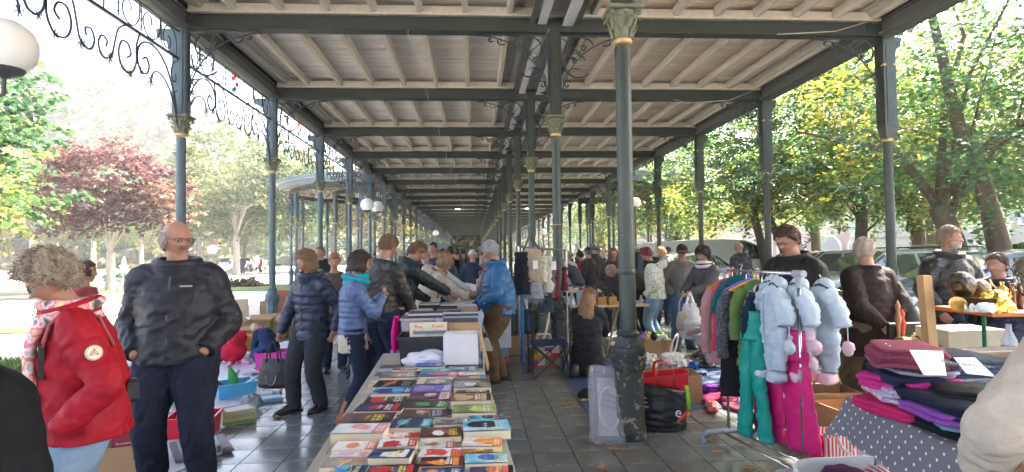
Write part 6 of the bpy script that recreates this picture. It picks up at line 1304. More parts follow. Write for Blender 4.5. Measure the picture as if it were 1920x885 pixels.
lever('grey record case at the left end of the second table', 762, 6.7, .22, .34, .27, (.10,.10,.09)); lever('black ring-binder case behind the red one', 806, 7.1, .26, .34, .28, (.02,.02,.022)); lever('flat black case with white index cards', 838, 7.2, .3, .34, .26, (.03,.03,.035)); lever('black case with pale sleeves at the back right', 868, 7.3, .25, .34, .27, (.04,.04,.04))
t3 = thing('market_table', 'long stall with white cloth and small bric-a-brac running down the aisle', 'table', (-.22, 10.8, 0), 1*DEG); mb = MB(); mb.box((0,0,ZT), (1.3, 5.2, .03)); mb.build('table_top', paint((.5,.47,.42), .6), t3)
mb = MB(); mb.box((.0,0,ZT+.018), (1.36,5.25,.004)); mb.box((.68,-1.2,ZT-.20), (.006,2.8,.42)); mb.box((0,-2.63,ZT-.22), (1.36,.006,.46)); mb.build('tablecloth', cloth((.62,.64,.68)), t3)
for s in (-1,1):
 for y in (-2.4,2.4): mb = MB(); mb.tube([(s*.55,y,ZT-.02),(s*.55,y,0)], .015, 8); mb.build('leg', METAL, t3)
kinds = [('glass_jar','jar',(.5,.55,.55)),('wooden_figure','figure',(.35,.2,.1)),('porcelain_cup','cup',(.7,.7,.68)),('small_box','box',(.3,.2,.12)),('candlestick','candlestick',(.45,.3,.12)),('red_tin','tin',(.5,.03,.05)),('porcelain_vase','vase',(.6,.6,.65)),('silver_dish','dish',(.5,.5,.52))]
adj = ['small','tall','squat','round','chipped','shiny','dusty','plain']
for i in range(64):
 nm, ct, cl = kinds[i % 8]; x, y = -.75+1.1*q.random(), 8.4+4.7*q.random(); h = q.uniform(.05,.16)*(1.5 if nm in ('candlestick','wooden_figure') else 1); r = q.uniform(.025,.05); mb = MB()
 if nm == 'small_box': mb.box((0,0,h/2), (.14,.1,h), bev=.004)
 elif nm == 'silver_dish': mb.lathe([(.03,0),(.04,.005),(.09,.03),(.085,.03),(.03,.01)], n=16)
 elif nm in ('candlestick','wooden_figure'): mb.lathe([(r,0),(r,.01),(r*.3,.02),(r*.35,h*.4),(r*.6,h*.5),(r*.3,h*.6),(r*.5,h*.85),(r*.4,h),(.002,h*1.02)], n=12)
 else: mb.lathe([(r*.7,0),(r,h*.3),(r*.95,h*.7),(r*.6,h*.85),(r*.65,h),(r*.5,h),(r*.5,h*.9)], n=14)
 obj1(nm, mb, paint(cl, .35 if nm != 'wooden_figure' else .6), '%s %s among the bric-a-brac on the white-clothed stall' % (adj[(i*3+i//8) % 8], nm.replace('_',' ')), ct, (x, y, ZT+.022), q.uniform(0,6), 'bric-a-brac on the white-clothed stall')
mb = MB(); mb.box((0,0,.18), (.10,.10,.36), bev=.006); obj1('wooden_block', mb, PALEWOOD, 'tall pale wooden block standing on the white-clothed stall', 'block', (D(897,500,11.5).x, 11.5, ZT+.02))
mb = MB(); blobmb(mb, (0,0,.1), .5, .3, .22, .8, .04, 6, 3); obj1('plastic_bag', mb, paint((.7,.7,.7), .3), 'white plastic bag lying at the far end of the stall', 'bag', (D(877,500,12.6).x, 12.6, ZT+.02), smooth=9)
mb = MB(); blobmb(mb, (0,0,.17), .42, .25, .34, .5, .02, 6, 3); o = obj1('checked_bag', mb, M_('checked_bag', (.10,.30,.50), .4, .1, 5, col2=(.5,.05,.05), c2scale=5, c2w=.02), 'blue and red carrier bag under the white-clothed stall', 'bag', (D(926,640,8.3).x, 8.35, 0), smooth=9)
# ================= LEFT: FLEA MARKET ON THE FLOOR =================
sheetm = M_('printed_ground_sheet', (.50,.50,.52), .6, .15, 6, .3, 20, col2=(.25,.22,.24), c2scale=9, c2w=.05, c2pos=.6)
def sheet(name, label, pts, mt, z=.006):
 mb = MB(); n = 14; A, B, C_, D_ = [V(p) for p in pts]; vs = []
 for j in range(n+1):
  for i in range(n+1):
   p = (A.lerp(B, i/n)).lerp(D_.lerp(C_, i/n), j/n); vs.append((p.x, p.y, z+.012*max(0, mnoise.noise(V((p.x*4, p.y*4, 3))))))
 mb.add(vs, [(j*(n+1)+i, j*(n+1)+i+1, (j+1)*(n+1)+i+1, (j+1)*(n+1)+i) for j in range(n) for i in range(n)]); o = mb.build(name, mt, smooth=9); return tag(o, label, 'sheet')
sheet('ground_sheet', 'pale printed plastic sheet spread along the left kerb', [G(240,925), G(345,880), G(585,640), G(440,640)], sheetm)
def P_(px, py, z=0): p = G(px, py, z); return (p.x, p.y, z)
def cardbox(label, c, rz, w, d, h, flaps=(.2,1.2), mt=CARD, name='cardboard_box', group='cardboard boxes'):
 mb = MB(); openbox(mb, w, d, h, .006, flaps=flaps, q=random.Random(int(c[0]*50+c[1]*90))); return obj1(name, mb, mt, label, 'box', c, rz, group, smooth=None)
cardbox('cardboard box behind the red book by the woman in red', P_(215, 888), 20*DEG, .40, .36, .24, flaps=0)
rb = thing('large_red_book', 'big wine-red book with white title lettering leaning on the cardboard box', 'book', P_(262, 880), -62*DEG+pi/2); 
mb = MB(); M = Matrix.Rotation(-.18, 3, 'X'); mb.box((0,0,.15), (.36,.035,.30), M=M, col=(.26,.01,.03)); mb.build('cover', PRINT, rb)
for s, x, z, sz in (('Romantik in Deutschland', 0, .215, .030),):
 Mt = Matrix.Translation((x,-.0315,z)) @ Matrix.Rotation(pi/2-.18, 4, 'X'); text(s, sz, paint((.7,.66,.62), .5), rb, Mt, ext=.0005)
mb = MB(); mb.lathe([(.05,0),(.055,.01),(.05,.2),(.036,.25),(.03,.25)], n=18); obj1('dark_vase', mb, paint((.05,.055,.06), .5), 'tapered dark grey vase standing between the two people in front', 'vase', P_(257, 762), smooth=.8)
for i, (px, py, rz, c) in enumerate(((252,790,.3,(.45,.33,.2)),(262,798,-.4,(.5,.36,.2)),(266,820,.2,(.38,.25,.12)))):
 mb = MB(); mb.box((0,0,.015), (.26,.19,.03), bev=.004, col=c); mb.box((0,-.002,.015), (.25,.19,.022), col=(.6,.55,.45)); obj1('worn_book', mb, MATTE, ['old tan book lying under the dark vase','frayed old book with a brown spine lying askew','darkest of the old books beside the red book'][i], 'book', (P_(px,py)[0], P_(px,py)[1], .008+.03*(i == 1)), rz, 'old books on the floor sheet')
c0 = P_(364, 815); crate('red_crate', 'bright red plastic crate of single records between the man\'s legs', 'crate', c0, 10*DEG, .40, .30, .19, paint((.60,.02,.05), .35), handles=True)
upright_rows('single_records', 'single records packed upright in the red crate', 'records', (c0[0], c0[1]-.10, .02), 10*DEG, .19, 16, .20, .014, [(.5,.3,.2),(.6,.55,.45),(.5,.1,.08),(.1,.1,.1),(.55,.5,.4)], tilt=.1)
c0 = P_(447, 790); bx = thing('lamp_carton', 'low open carton with green printed lettering', 'box', c0, 28*DEG); mb = MB(); openbox(mb, .30, .22, .13, .006); mb.build('carton', M_('khaki_card', (.42,.38,.24), .8, .1, 8), bx)
Mt = Matrix.Translation((0,-.112,.065)) @ Matrix.Rotation(pi/2, 4, 'X'); text('ILUMINATOR', .045, paint((.15,.22,.08), .6), bx, Mt, ext=.0006)
mb = MB(); mb.box((0,-.1115,.02), (.3,.001,.03)); mb.build('green_stripe', paint((.12,.28,.08), .6), bx)
mb = MB(); mb.box((0,0,.04), (.24,.16,.08), rz=.2); obj1('loose_leaflets', mb, paint((.6,.58,.52), .7), 'bundle of leaflets lying in the low lettered carton', 'leaflets', (c0[0], c0[1], .05), 28*DEG)
c0 = P_(440, 742); crate('blue_tub', 'light blue plastic tub of odds and ends', 'tub', c0, 35*DEG, .42, .32, .17, paint((.10,.42,.68), .3))
mb = MB(); mb.lathe([(.035,0),(.05,.02),(.05,.12),(.03,.18),(.018,.2),(.018,.24)], n=14); o = obj1('green_bottle', mb, M_('green_mesh_bottle', (.04,.35,.08), .35, .3, 40, .8, 60, alpha=.85), 'green mesh-wrapped bottle sticking out of the blue tub', 'bottle', (c0[0]+.02, c0[1]-.02, .13), smooth=.8, rot=(0,-.35,0))
for i, (dx, dy, a, L, cl) in enumerate(((.12,.05,.9,.3,(.3,.35,.4)),(-.1,.0,-.8,.22,(.1,.1,.12)),(-.05,.08,.3,.2,(.5,.5,.5)),(.05,-.08,1.1,.2,(.7,.7,.7)))):
 mb = MB(); mb.tube([(0,0,0),(L*sin(a),0,L*cos(a))], [.014,.018], 8); obj1('tool', mb, paint(cl, .4), ['grey-blue rod poking out of the blue tub','black grip lying in the blue tub','small grey tube standing in the blue tub','white stick leaning right in the blue tub'][i], 'tool', (c0[0]+dx, c0[1]+dy, .09), 35*DEG)
mb = MB(); blobmb(mb, (0,0,.07), .20, .14, .16, .8, .03, 14, 4); obj1('bag_of_cables', mb, paint((.25,.27,.28), .2, alpha=.7), 'see-through bag of cables beside the blue tub', 'bag', P_(470, 768), smooth=9)
mb = MB(); 
for i in range(5): mb.box((i*.052,0,.055), (.045,.26,.10), bev=.012, col=(.35,.36,.38)); mb.box((i*.052,-.131,.06), (.03,.004,.05), col=(.08,.08,.09))
obj1('magazine_racks', mb, MATTE, 'row of grey cassette racks on the sheet behind the man\'s shoes', 'racks', P_(352, 858), 32*DEG, smooth=None)
mb = MB(); mb.box((0,0,.02), (.42,.5,.03), bev=.003, col=(.12,.12,.14)); mb.box((.02,0,.038), (.36,.42,.004), col=(.35,.3,.35)); obj1('black_tray', mb, MATTE, 'flat black tray under the grey cassette racks', 'tray', (P_(366, 852)[0], P_(366, 852)[1]+.1, .008), 32*DEG)
for i, (px, py, w_, c, l) in enumerate(((505,752,.26,(.30,.45,.58),'pale blue game box on the sheet beside the handbag'),(490,742,.24,(.62,.62,.6),'white tray lying left of the blue game box'),(510,738,.2,(.55,.55,.58),'grey-white folder behind the blue game box'),(482,720,.2,(.6,.58,.55),'white lid lying near the pink tub'),(525,720,.14,(.5,.42,.4),'small beige case near the pink tub'),(470,705,.16,(.25,.25,.28),'dark cable tangle box near the plush toys'))):
 mb = MB(); mb.box((0,0,.022), (w_,w_*.7,.044), bev=.006); mb.box((0,0,.046), (w_*.8,w_*.5,.004)); obj1('flat_box', mb, paint(c, .5), l, 'box', P_(px,py), .5-.2*i, 'flat boxes on the floor sheet', smooth=None)
c0 = P_(516, 690); o = crate('pink_tub', 'bright pink plastic storage tub on the floor sheet', 'tub', c0, 12*DEG, .50, .36, .25, paint((.85,.06,.42), .3), handles=True)
def plush(label, c, rz, s, body, belly, head, ears='round', spots=None, patch=None):
 o = thing('soft_toy', label, 'soft toy', c, rz, 'soft toys on the floor sheet'); bm_ = cloth(body, .95, .1, .8, 120); hm_ = cloth(head, .95, .1, .8, 120)
 mb = MB(); mb.ball((0,0,.16*s), (.19*s,.15*s,.16*s), 20, 14); mb.build('body', bm_, o, 9)
 mb = MB(); mb.ball((0,-.06*s,.15*s), (.13*s,.11*s,.12*s), 16, 10); mb.build('belly', cloth(belly, .95), o, 9)
 mb = MB(); mb.ball((.10*s,-.02*s,.33*s), (.12*s,.11*s,.11*s), 18, 12); mb.ball((.15*s,-.10*s,.30*s), (.05*s,.05*s,.04*s), 12, 8); mb.build('head', hm_, o, 9)
 for k in (-1,1): mb = MB(); mb.ball((.10*s+k*.085*s,.0,.43*s if ears == 'round' else .36*s), (.035*s,.02*s,.035*s if ears == 'round' else .08*s), 10, 8); mb.build('ear', hm_ if not spots else cloth(spots), o, 9)
 for k in (-1,1): mb = MB(); mb.ball((.14*s+k*.035*s,-.115*s,.36*s), .011*s, 8, 6); mb.build('eye', BLACKP, o, 9)
 mb = MB(); mb.ball((.165*s,-.145*s,.31*s), (.016*s,.012*s,.012*s), 8, 6); mb.build('nose', BLACKP, o, 9)
 for k in (-1,1): mb = MB(); mb.ball((k*.13*s,-.13*s,.05*s), (.06*s,.09*s,.05*s), 12, 8); mb.build('foot', cloth(patch or head, .95), o, 9)
 if spots:
  for k in range(5): mb = MB(); mb.ball((.10*s+.1*s*cos(k*2.2), -.04*s-.07*s*abs(sin(k*1.7)), .33*s+.06*s*sin(k*2.9)), .02*s, 8, 6); mb.build('spot', cloth(spots), o, 9)
c0 = P_(436, 680); plush('large red stuffed dog with hanging ears lying on the floor sheet', c0, -20*DEG, 1.15, (.60,.02,.05), (.55,.02,.05), (.52,.015,.04), 'flop')
mb = MB(); blobmb(mb, (0,0,.12), .26, .16, .26, .6, .01, 9, 3); obj1('yellow_cushion', mb, cloth((.75,.42,.04), .95), 'yellow plush cushion propped behind the red stuffed dog', 'cushion', (c0[0]+.17, c0[1]+.16, .16), .3, smooth=9)
c0 = P_(478, 668); plush('white stuffed animal with black spots leaning behind the red one', c0, 30*DEG, 1.05, (.70,.70,.74), (.75,.75,.78), (.72,.72,.75), 'flop', (.02,.02,.025))
c0 = P_(492, 655); plush('smaller white and brown stuffed dog at the back of the toys', c0, -10*DEG, .8, (.6,.58,.56), (.7,.68,.66), (.65,.62,.58), 'flop', (.12,.08,.06))
for i, (px, py) in enumerate(((429,690),(442,684),(461,684))):
 mb = MB(); loft(mb, [(0,-.06,.03),(0,0,.035),(0,.05,.05)], [(.028,.022),(.034,.03),(.03,.04)], 10, 14); mb.box((0,0,.008), (.06,.14,.016), bev=.004); obj1('pink_shoe', mb, paint((.75,.30,.55), .5), ['leftmost little pink shoe before the red stuffed animal','middle little pink shoe before the red stuffed animal','rightmost little pink shoe before the red stuffed animal'][i], 'shoe', P_(px,py), i*.7, 'little pink shoes', smooth=.8)
B0 = P_(470, 640); cardbox('tall open cardboard box with a raised flap behind the soft toys', (B0[0]+.05, B0[1]+.3, 0), 10*DEG, .45, .38, .36, (-.9,.4)); 
B1 = P_(505, 634); cardbox('yellowish moving box beside the doll house', (B1[0], B1[1]+.5, 0), -8*DEG, .5, .4, .42, (-.4,1.0), M_('yellow_card', (.48,.36,.17), .85, .1, 8))
B2 = P_(450, 645); cardbox('small brown box half hidden behind the man in black', (B2[0]-.1, B2[1]+.3, 0), 40*DEG, .35, .35, .3, (-.5,.9))
mb = MB(); mb.box((0,0,.2), (.42,.02,.42), M=Matrix.Rotation(.2, 3, 'X')); obj1('cardboard_sheet', mb, M_('pale_card', (.52,.40,.27), .85, .1, 8), 'pale cardboard panel propped up behind the boxes', 'cardboard', (P_(467,610)[0], P_(467,610)[1]-.6, .26), 8*DEG)
dh = thing('doll_house', 'white wooden doll house with green shutters and pointed roof', 'doll house', (B1[0]+.42, B1[1]+.55, .22), 20*DEG)
mb = MB(); mb.prism([(-.17,0),(.17,0),(.17,.36),(0,.52),(-.17,.36)], -.12, .12, M=Matrix.Rotation(pi/2, 4, 'X')); mb.build('wall', paint((.66,.66,.58), .6), dh)
for s in (-1,1): mb = MB(); mb.box((s*.10,0,.455), (.27,.30,.014), M=Matrix.Rotation(s*.757, 3, 'Y')); mb.build('roof', paint((.10,.10,.12), .7), dh)
for x, z in ((-.08,.1),(.08,.1),(-.08,.27),(.08,.27)):
 mb = MB(); mb.box((x,-.122,z), (.055,.006,.07)); w_ = mb.build('window', paint((.03,.04,.05), .2), dh); mb = MB(); mb.box((x,-.126,z+.045), (.09,.012,.018)); mb.build('shutter', paint((.30,.48,.38), .5), w_)
cardbox('box under the doll house', (B1[0]+.42, B1[1]+.55, 0), 20*DEG, .42, .34, .215, 0)
mb = MB(); mb.box((0,0,.25), (.5,.3,.5), bev=.01); mb.box((0,-.16,.25), (.44,.02,.42), bev=.01); obj1('brown_chest', mb, WOOD, 'small brown wooden chest by the far left columns', 'chest', (D(525,520,15).x-.2, 15, 0))
mb = MB(); mb.box((0,0,.01), (.5,.03,.6), M=Matrix.Rotation(.3, 3, 'X')); obj1('leaning_board', mb, paint((.35,.13,.08), .5), 'red-brown board leaning beside the brown chest', 'board', (D(540,515,14.5).x, 14.5, .5))
t, k = HB; wr = k['arms'][1][2]; o = thing('handbag', 'black leather handbag with a metal ring hanging from the woman\'s hand', 'handbag', (0,0,0), 0)
Wm = Matrix.Translation(HB[0].location) @ Matrix.Rotation(HB[0].rotation_euler.z, 4, 'Z'); wp = Wm @ wr; o.location = (wp.x-.05, wp.y-.06, wp.z-.56); o.rotation_euler = (0,0,-15*DEG)
mb = MB(); loft(mb, [(0,0,0),(0,0,.03),(0,0,.17),(0,0,.30)], [(.17,.07),(.185,.085),(.165,.065),(.12,.022)], 18, 24, fold=.006, side=(1,0,0)); mb.build('bag', cloth((.018,.016,.016), .4, bump=.3), o, 9)
for s in (-1,1): mb = MB(); mb.tube([(-.07,s*.03,.26),(-.055,s*.025,.38),(-.015,s*.01,.47),(.015,s*.01,.47),(.055,s*.025,.38),(.07,s*.03,.26)], .008, 6); mb.build('strap', BLACKP, o, 9)
mb = MB(); mb.tube([(.06*cos(a)+.02,-.085,.14+.10*sin(a)) for a in [pi+pi*i/10 for i in range(11)]], .004, 5); mb.build('metal_ring', METAL, o)
def wpt(k, t, p): return Matrix.Translation(t.location) @ Matrix.Rotation(t.rotation_euler.z, 4, 'Z') @ V(p)
wp = wpt(BAGW, BAGT, BAGW['arms'][-1][2]); o = thing('plastic_bag', 'full white plastic carrier bag held up by the woman with dark wavy hair', 'bag', (wp.x-.06, wp.y-.03, wp.z-.02), 10*DEG)
mb = MB(); loft(mb, [(0,0,-.66),(0,0,-.60),(0,0,-.42),(0,0,-.26),(0,0,-.14)], [(.06,.05),(.17,.12),(.185,.13),(.13,.08),(.09,.03)], 26, 30, fold=.014, fs=14, side=(1,0,0)); mb.build('bag', paint((.72,.72,.74), .25, alpha=.78, translu=.3), o, 9)
for s in (-1,1): mb = MB(); loft(mb, [(s*.07,0,-.2),(s*.04,0,-.08),(0,0,.02)], [(.03,.008),(.02,.008),(.012,.008)], 8, 10, side=(1,0,0)); mb.build('handle', paint((.72,.72,.74), .25), o, 9)
mb = MB(); blobmb(mb, (0,0,-.52), .26, .18, .14, .7, .02, 8, 3); mb.build('contents', paint((.6,.25,.3), .6), o, 9)
o = thing('beige_handbag', 'beige shoulder bag with a braided strap beside the white plastic bag', 'handbag', (wp.x-.17, wp.y-.08, wp.z-.05), 0); mb = MB(); loft(mb, [(0,0,-.50),(0,0,-.46),(0,0,-.34),(0,0,-.22)], [(.08,.04),(.12,.06),(.12,.055),(.09,.02)], 14, 20, fold=.006, side=(1,0,0)); mb.build('bag', cloth((.36,.30,.22), .6), o, 9)
mb = MB(); mb.tube([(-.08,0,-.24),(-.07,0,-.08),(0,0,.03),(.07,0,.02),(.10,0,-.1),(.07,0,-.24)], .010, 6); mb.build('strap', cloth((.40,.34,.26)), o, 9)
o = thing('pushchair', 'dark pushchair with blue seat beyond the blue quilted jacket', 'pushchair', at(692, 7.6)+(0,), 30*DEG); mb = MB()
mb.tube([(-.2,-.3,.1),(-.2,.1,.5),(-.2,.35,.95),(.2,.35,.95),(.2,.1,.5),(.2,-.3,.1)], .014, 8); mb.tube([(-.2,.3,.1),(-.2,0,.5)], .012, 6); mb.tube([(.2,.3,.1),(.2,0,.5)], .012, 6); mb.build('frame', BLACKP, o)
for x in (-.2,.2):
 for y in (-.3,.3): mb = MB(); mb.tube([(x+.09*cos(a)*0, y+.09*cos(a), .09+.075*sin(a)) for a in [2*pi*i/14 for i in range(14)]], .018, 6, loop=True); mb.ball((x,y,.09), .03, 8, 6); mb.build('wheel', BLACKP, o)
mb = MB(); loft(mb, [(0,-.15,.32),(0,.05,.36),(0,.2,.65)], [(.16,.05),(.18,.07),(.15,.06)], 12, 16, fold=.006); mb.build('seat', cloth((.08,.18,.40)), o, 9)
# ================= CENTRE RIGHT =================
sc0 = D(980, 600, 9.3); o = thing('suitcase', 'dark green suitcase with brown straps lying on a stool', 'suitcase', (sc0.x, 9.3, .33), -4*DEG)
mb = MB(); mb.box((0,0,.19), (.50,.22,.38), bev=.03); mb.build('shell', cloth((.008,.055,.045), .6), o, .7)
for x in (-.14,.17): mb = MB(); mb.box((x,-.002,.19), (.03,.232,.388), bev=.004); mb.build('strap', paint((.14,.05,.03), .5), o)
mb = MB(); mb.tube([(-.06,0,.385),(-.05,0,.43),(.05,0,.43),(.06,0,.385)], .011, 6); mb.build('handle', paint((.16,.06,.035), .5), o)
mb = MB(); mb.box((0,0,.15), (.6,.4,.3), bev=.01); obj1('low_stool', mb, WOOD, 'low dark box carrying the green suitcase', 'stool', (sc0.x, 9.35, 0))
fc = P_(1032, 708); o = thing('folding_chair', 'blue canvas folding camping chair with black crossed legs', 'chair', (fc[0], fc[1]+.15, 0), 92*DEG-pi/2+pi/2)
blk = paint((.012,.012,.014), .4); hw, hd = .26, .24
for x in (-hw, hw):
 mb = MB(); mb.tube([(x,-hd,0),(x,hd,.43)], .010, 8); mb.build('leg', blk, o); mb = MB(); mb.tube([(x,hd,0),(x,-hd,.43)], .010, 8); mb.build('leg', blk, o)
 mb = MB(); mb.tube([(x*.97,hd,0),(x*.97,hd,.80)], .012, 8); mb.build('back_post', blk, o); mb = MB(); mb.tube([(x*.97,-hd,0),(x*.97,-hd,.44)], .010, 8); mb.build('leg', blk, o)
for y in (-hd, hd): mb = MB(); mb.tube([(-hw,y,.015),(hw,y,.42)], .009, 8); mb.tube([(hw,y,.015),(-hw,y,.42)], .009, 8); mb.build('cross_brace', blk, o)
for x in (-hw, hw):
 for y in (-hd, hd): mb = MB(); mb.box((x,y,.015), (.035,.035,.03), bev=.005); mb.build('foot', blk, o)
def sag(mb, x0, x1, y0, y1, z, s, vert=False):
 n = 10; vs = []
 for j in range(n+1):
  for i in range(n+1):
   u, v = i/n, j/n; zz = z-s*4*u*(1-u)*(1-.5*abs(2*v-1)); vs.append((x0+(x1-x0)*u, (y0+(y1-y0)*v) if not vert else y0+s*4*u*(1-u), zz if not vert else z+(y1)*v))
 m = len(vs); vs += [(a, b, c-.004) if not vert else (a, b+.004, c) for a, b, c in vs]; f = [(j*(n+1)+i, j*(n+1)+i+1, (j+1)*(n+1)+i+1, (j+1)*(n+1)+i) for j in range(n) for i in range(n)]
 mb.add(vs, f+[tuple(m+k for k in q_[::-1]) for q_ in f])
bluec = cloth((.022,.05,.14), .7); mb = MB(); sag(mb, -hw, hw, -hd-.02, hd, .44, .04); mb.build('seat', bluec, o, 9); mb = MB(); sag(mb, -hw*.97, hw*.97, hd, .20, .60, .02, True); mb.build('backrest', bluec, o, 9)
sb = P_(1022, 694); o = thing('shopping_bag', 'large red patchwork-print shopping bag behind the camping chair', 'bag', (sb[0]+.02, sb[1]+.25, 0), 4*DEG); q = random.Random(9); A = np.zeros((12, 16, 3)); 
for j in range(4):
 for i in range(4): A[j*3:(j+1)*3, i*4:(i+1)*4] = q.choice([(.5,.03,.04),(.6,.35,.03),(.1,.25,.12),(.25,.05,.25),(.55,.5,.48),(.55,.08,.05)])
A[5:7, 5:11] = (.7,.7,.65)
mb = MB(); mb.box((0,.02,.19), (.44,.14,.38), col=(.5,.03,.05)); mb.build('bag', PRINT, o); mb = MB(); printgrid(mb, A, (-.21,-.053,.03), (.42,0,0), (0,0,.33)); mb.build('printed_front', PRINT, o)
for s in (-1,1): mb = MB(); mb.tube([(-.1,s*.06,.37),(-.09,s*.05,.46),(.09,s*.05,.46),(.1,s*.06,.37)], .008, 5); mb.build('handle', paint((.6,.6,.6), .5), o)
mb = MB(); hs = [D(1030,575,8.6), D(1028,600,8.5), D(1022,630,8.3), D(1012,645,8.1), D(990,650,8.1), D(985,655,8.15)]; mb.tube([p for p in hs], .018, 8); tag(mb.build('pale_hose', paint((.5,.48,.42), .6), smooth=9), 'pale curved hose drooping behind the camping chair', 'hose')
for i in range(7):
 p = P_(984+i*7, 652-(i % 3)*5, 0); mb = MB(); mb.box((0,0,.03), (.055,.05,.06), bev=.008); mb.lathe([(.012,.06),(.016,.062),(.016,.066)], n=8); obj1('white_socket', mb, paint((.6,.58,.52), .5), ['leftmost','second','third','middle','fifth','sixth','rightmost'][i]+' small white socket cube in the tangle under the hose', 'socket', (p[0], p[1]+.3, .0), i*.6, 'white socket cubes')
pf = P_(1066, 652); o = thing('framed_relief', 'old brown frame with a grey carved saint leaning against a column', 'picture frame', (pf[0]-.02, pf[1]+.2, .28), -12*DEG); M = Matrix.Rotation(-.14, 3, 'X') @ Matrix.Rotation(-.14, 3, 'Y')
mb = MB()
for x, z, w_, h_ in ((-.16,.28,.05,.56),(.16,.28,.05,.56),(0,.025,.37,.05),(0,.535,.37,.05)): mb.box(M @ V((x,0,z)), (w_-.002*(h_ > w_),.045,h_), M=M, bev=.008)
mb.build('frame', WOOD, o); mb = MB(); mb.box(M @ V((0,.01,.28)), (.28,.01,.47), M=M); mb.build('panel', M_('grey_relief_panel', (.14,.12,.10), .7, .3, 12, .6, 40), o)
mb = MB(); rs = []
for z, a, b in ((.07,.05,.02),(.12,.09,.035),(.22,.075,.035),(.32,.085,.035),(.37,.06,.03),(.385,.03,.02),(.40,.04,.035),(.44,.045,.04),(.475,.03,.02),(.485,.005,.005)): rs.append([M @ V((a*cos(t_)+.01*sin(z*20), -b*max(0,sin(t_))*1.0+.004, z)) for t_ in [2*pi*j/16 for j in range(16)]])
mb.rings(rs); mb.build('carved_figure', M_('grey_stone_relief', (.27,.24,.19), .8, .3, 30, .8, 60), o, 9)
mb = MB(); mb.box((0,0,.14), (.42,.30,.28), bev=.01); obj1('brown_chest', mb, WOOD, 'brown chest under the framed saint relief', 'chest', (pf[0], pf[1]+.28, 0), -12*DEG)
bluebl = M_('blue_quilted_blanket', (.035,.07,.16), .6, .2, 4, .6, 30, col2=(.10,.16,.30), c2scale=5, c2w=.2)
sheet('blue_blanket', 'dark blue plastic-backed blanket under the kneeling woman', [G(1103,776), G(1168,776), G(1175,672), G(1040,672)], bluebl)
mb = MB(); blobmb(mb, (0,0,.03), .22, .16, .09, .9, .03, 12, 4); o = obj1('dark_plush', mb, cloth((.012,.010,.014)), 'black furry toy with purple patches on the blue blanket', 'toy', P_(1100, 745), .4, smooth=9)
m2 = MB(); m2.ball((.04,-.05,.06), (.04,.03,.02), 10, 6); m2.ball((-.02,-.07,.04), (.025,.02,.015), 8, 6); m2.build('purple_patch', cloth((.30,.08,.45)), o, 9)
mb = MB(); blobmb(mb, (0,0,.03), .16, .08, .05, .9, .01, 12, 4); obj1('dark_slipper', mb, cloth((.012,.010,.014)), 'small black slipper behind the black furry toy', 'slipper', P_(1116, 728), .2, smooth=9)
wf = P_(1142, 832); o = thing('wrapped_frame', 'picture frame wrapped in crumpled clear plastic leaning on the big column', 'picture frame', (wf[0]+.02, wf[1]+.04, 0), 14*DEG); M = Matrix.Rotation(-.26, 3, 'X') @ Matrix.Rotation(.10, 3, 'Y')
mb = MB()
for x, z, w_, h_ in ((-.13,.29,.04,.56),(.13,.29,.04,.56),(0,.03,.30,.04),(0,.55,.30,.04)): mb.box(M @ V((x,0,z)), (w_,.03,h_-.002*(w_ > .1)), M=M, bev=.004)
mb.build('frame', paint((.10,.11,.20), .5), o); mb = MB(); mb.box(M @ V((0,.005,.29)), (.25,.008,.5), M=M); mb.build('picture', M_('pale_mirror', (.38,.42,.5), .3, .2, 5, col2=(.55,.58,.62), c2scale=8), o)
mb = MB(); mb.tube([M @ V((.10*cos(a), -.012, .28+.17*sin(a))) for a in [2*pi*i/24 for i in range(24)]], .012, 6, loop=True); mb.build('oval_moulding', paint((.6,.6,.64), .4), o, 9)
mb = MB(); blobmb(mb, (0,0,0), .35, .08, .66, .30, .022, 15, 6, 70, 50, flat=False); mb.v = [tuple(M @ (V(v)+V((-.005,-.008,.30)))) for v in mb.v]; mb.build('plastic_wrap', M_('crinkled_clear_plastic', (.72,.74,.80), .16, .05, 10, 1.0, 26, alpha=.30, bdist=.02, spec=.9), o, 9)
Mt = Matrix.Translation(M @ V((0,-.022,.36))) @ (M.to_4x4() @ Matrix.Rotation(pi/2, 4, 'X')); 
mb = MB(); q = random.Random(4)
for r_ in range(3): mb.tube([M @ V((-.09+.0115*i, -.05, .40-.05*r_+.012*sin(i*2.1+r_)*q.uniform(.5,1.4)-.008*i*.3)) for i in range(16)], .0022, 4)
mb.build('handwriting', paint((.08,.10,.22), .5), o)
bb_ = P_(1255, 812); o = thing('black_shopping_bag', 'big black shopping bag with lime-green handles and a white letter e', 'bag', (bb_[0]-.01, bb_[1]+.12, 0), -8*DEG)
mb = MB(); loft(mb, [(0,0,0),(0,0,.02),(0,0,.16),(0,0,.30),(.01,0,.375)], [(.19,.10),(.20,.115),(.205,.12),(.205,.10),(.20,.085)], 26, 44, fold=.012, fs=10, side=(1,0,0)); mb.v = [(x*(1 if abs(x) < .15 else 1.0), y, z) for x, y, z in mb.v]; mb.build('bag', paint((.014,.014,.016), .42, bump=.6, bscale=14), o, 9)
for x in (-.20,.205): mb = MB(); mb.tube([(x,-.02,.40),(x*1.04,-.05,.30),(x*1.05,-.06,.2)], (.016,.004), 6, side=(1,0,0)); mb.build('handle', paint((.22,.60,.02), .5), o, 9)
Mt = Matrix.Translation((.10,-.125,.145)) @ Matrix.Rotation(.25, 4, 'Y') @ Matrix.Rotation(pi/2, 4, 'X'); text('e', .13, paint((.70,.70,.70), .5), o, Mt, ext=.002)
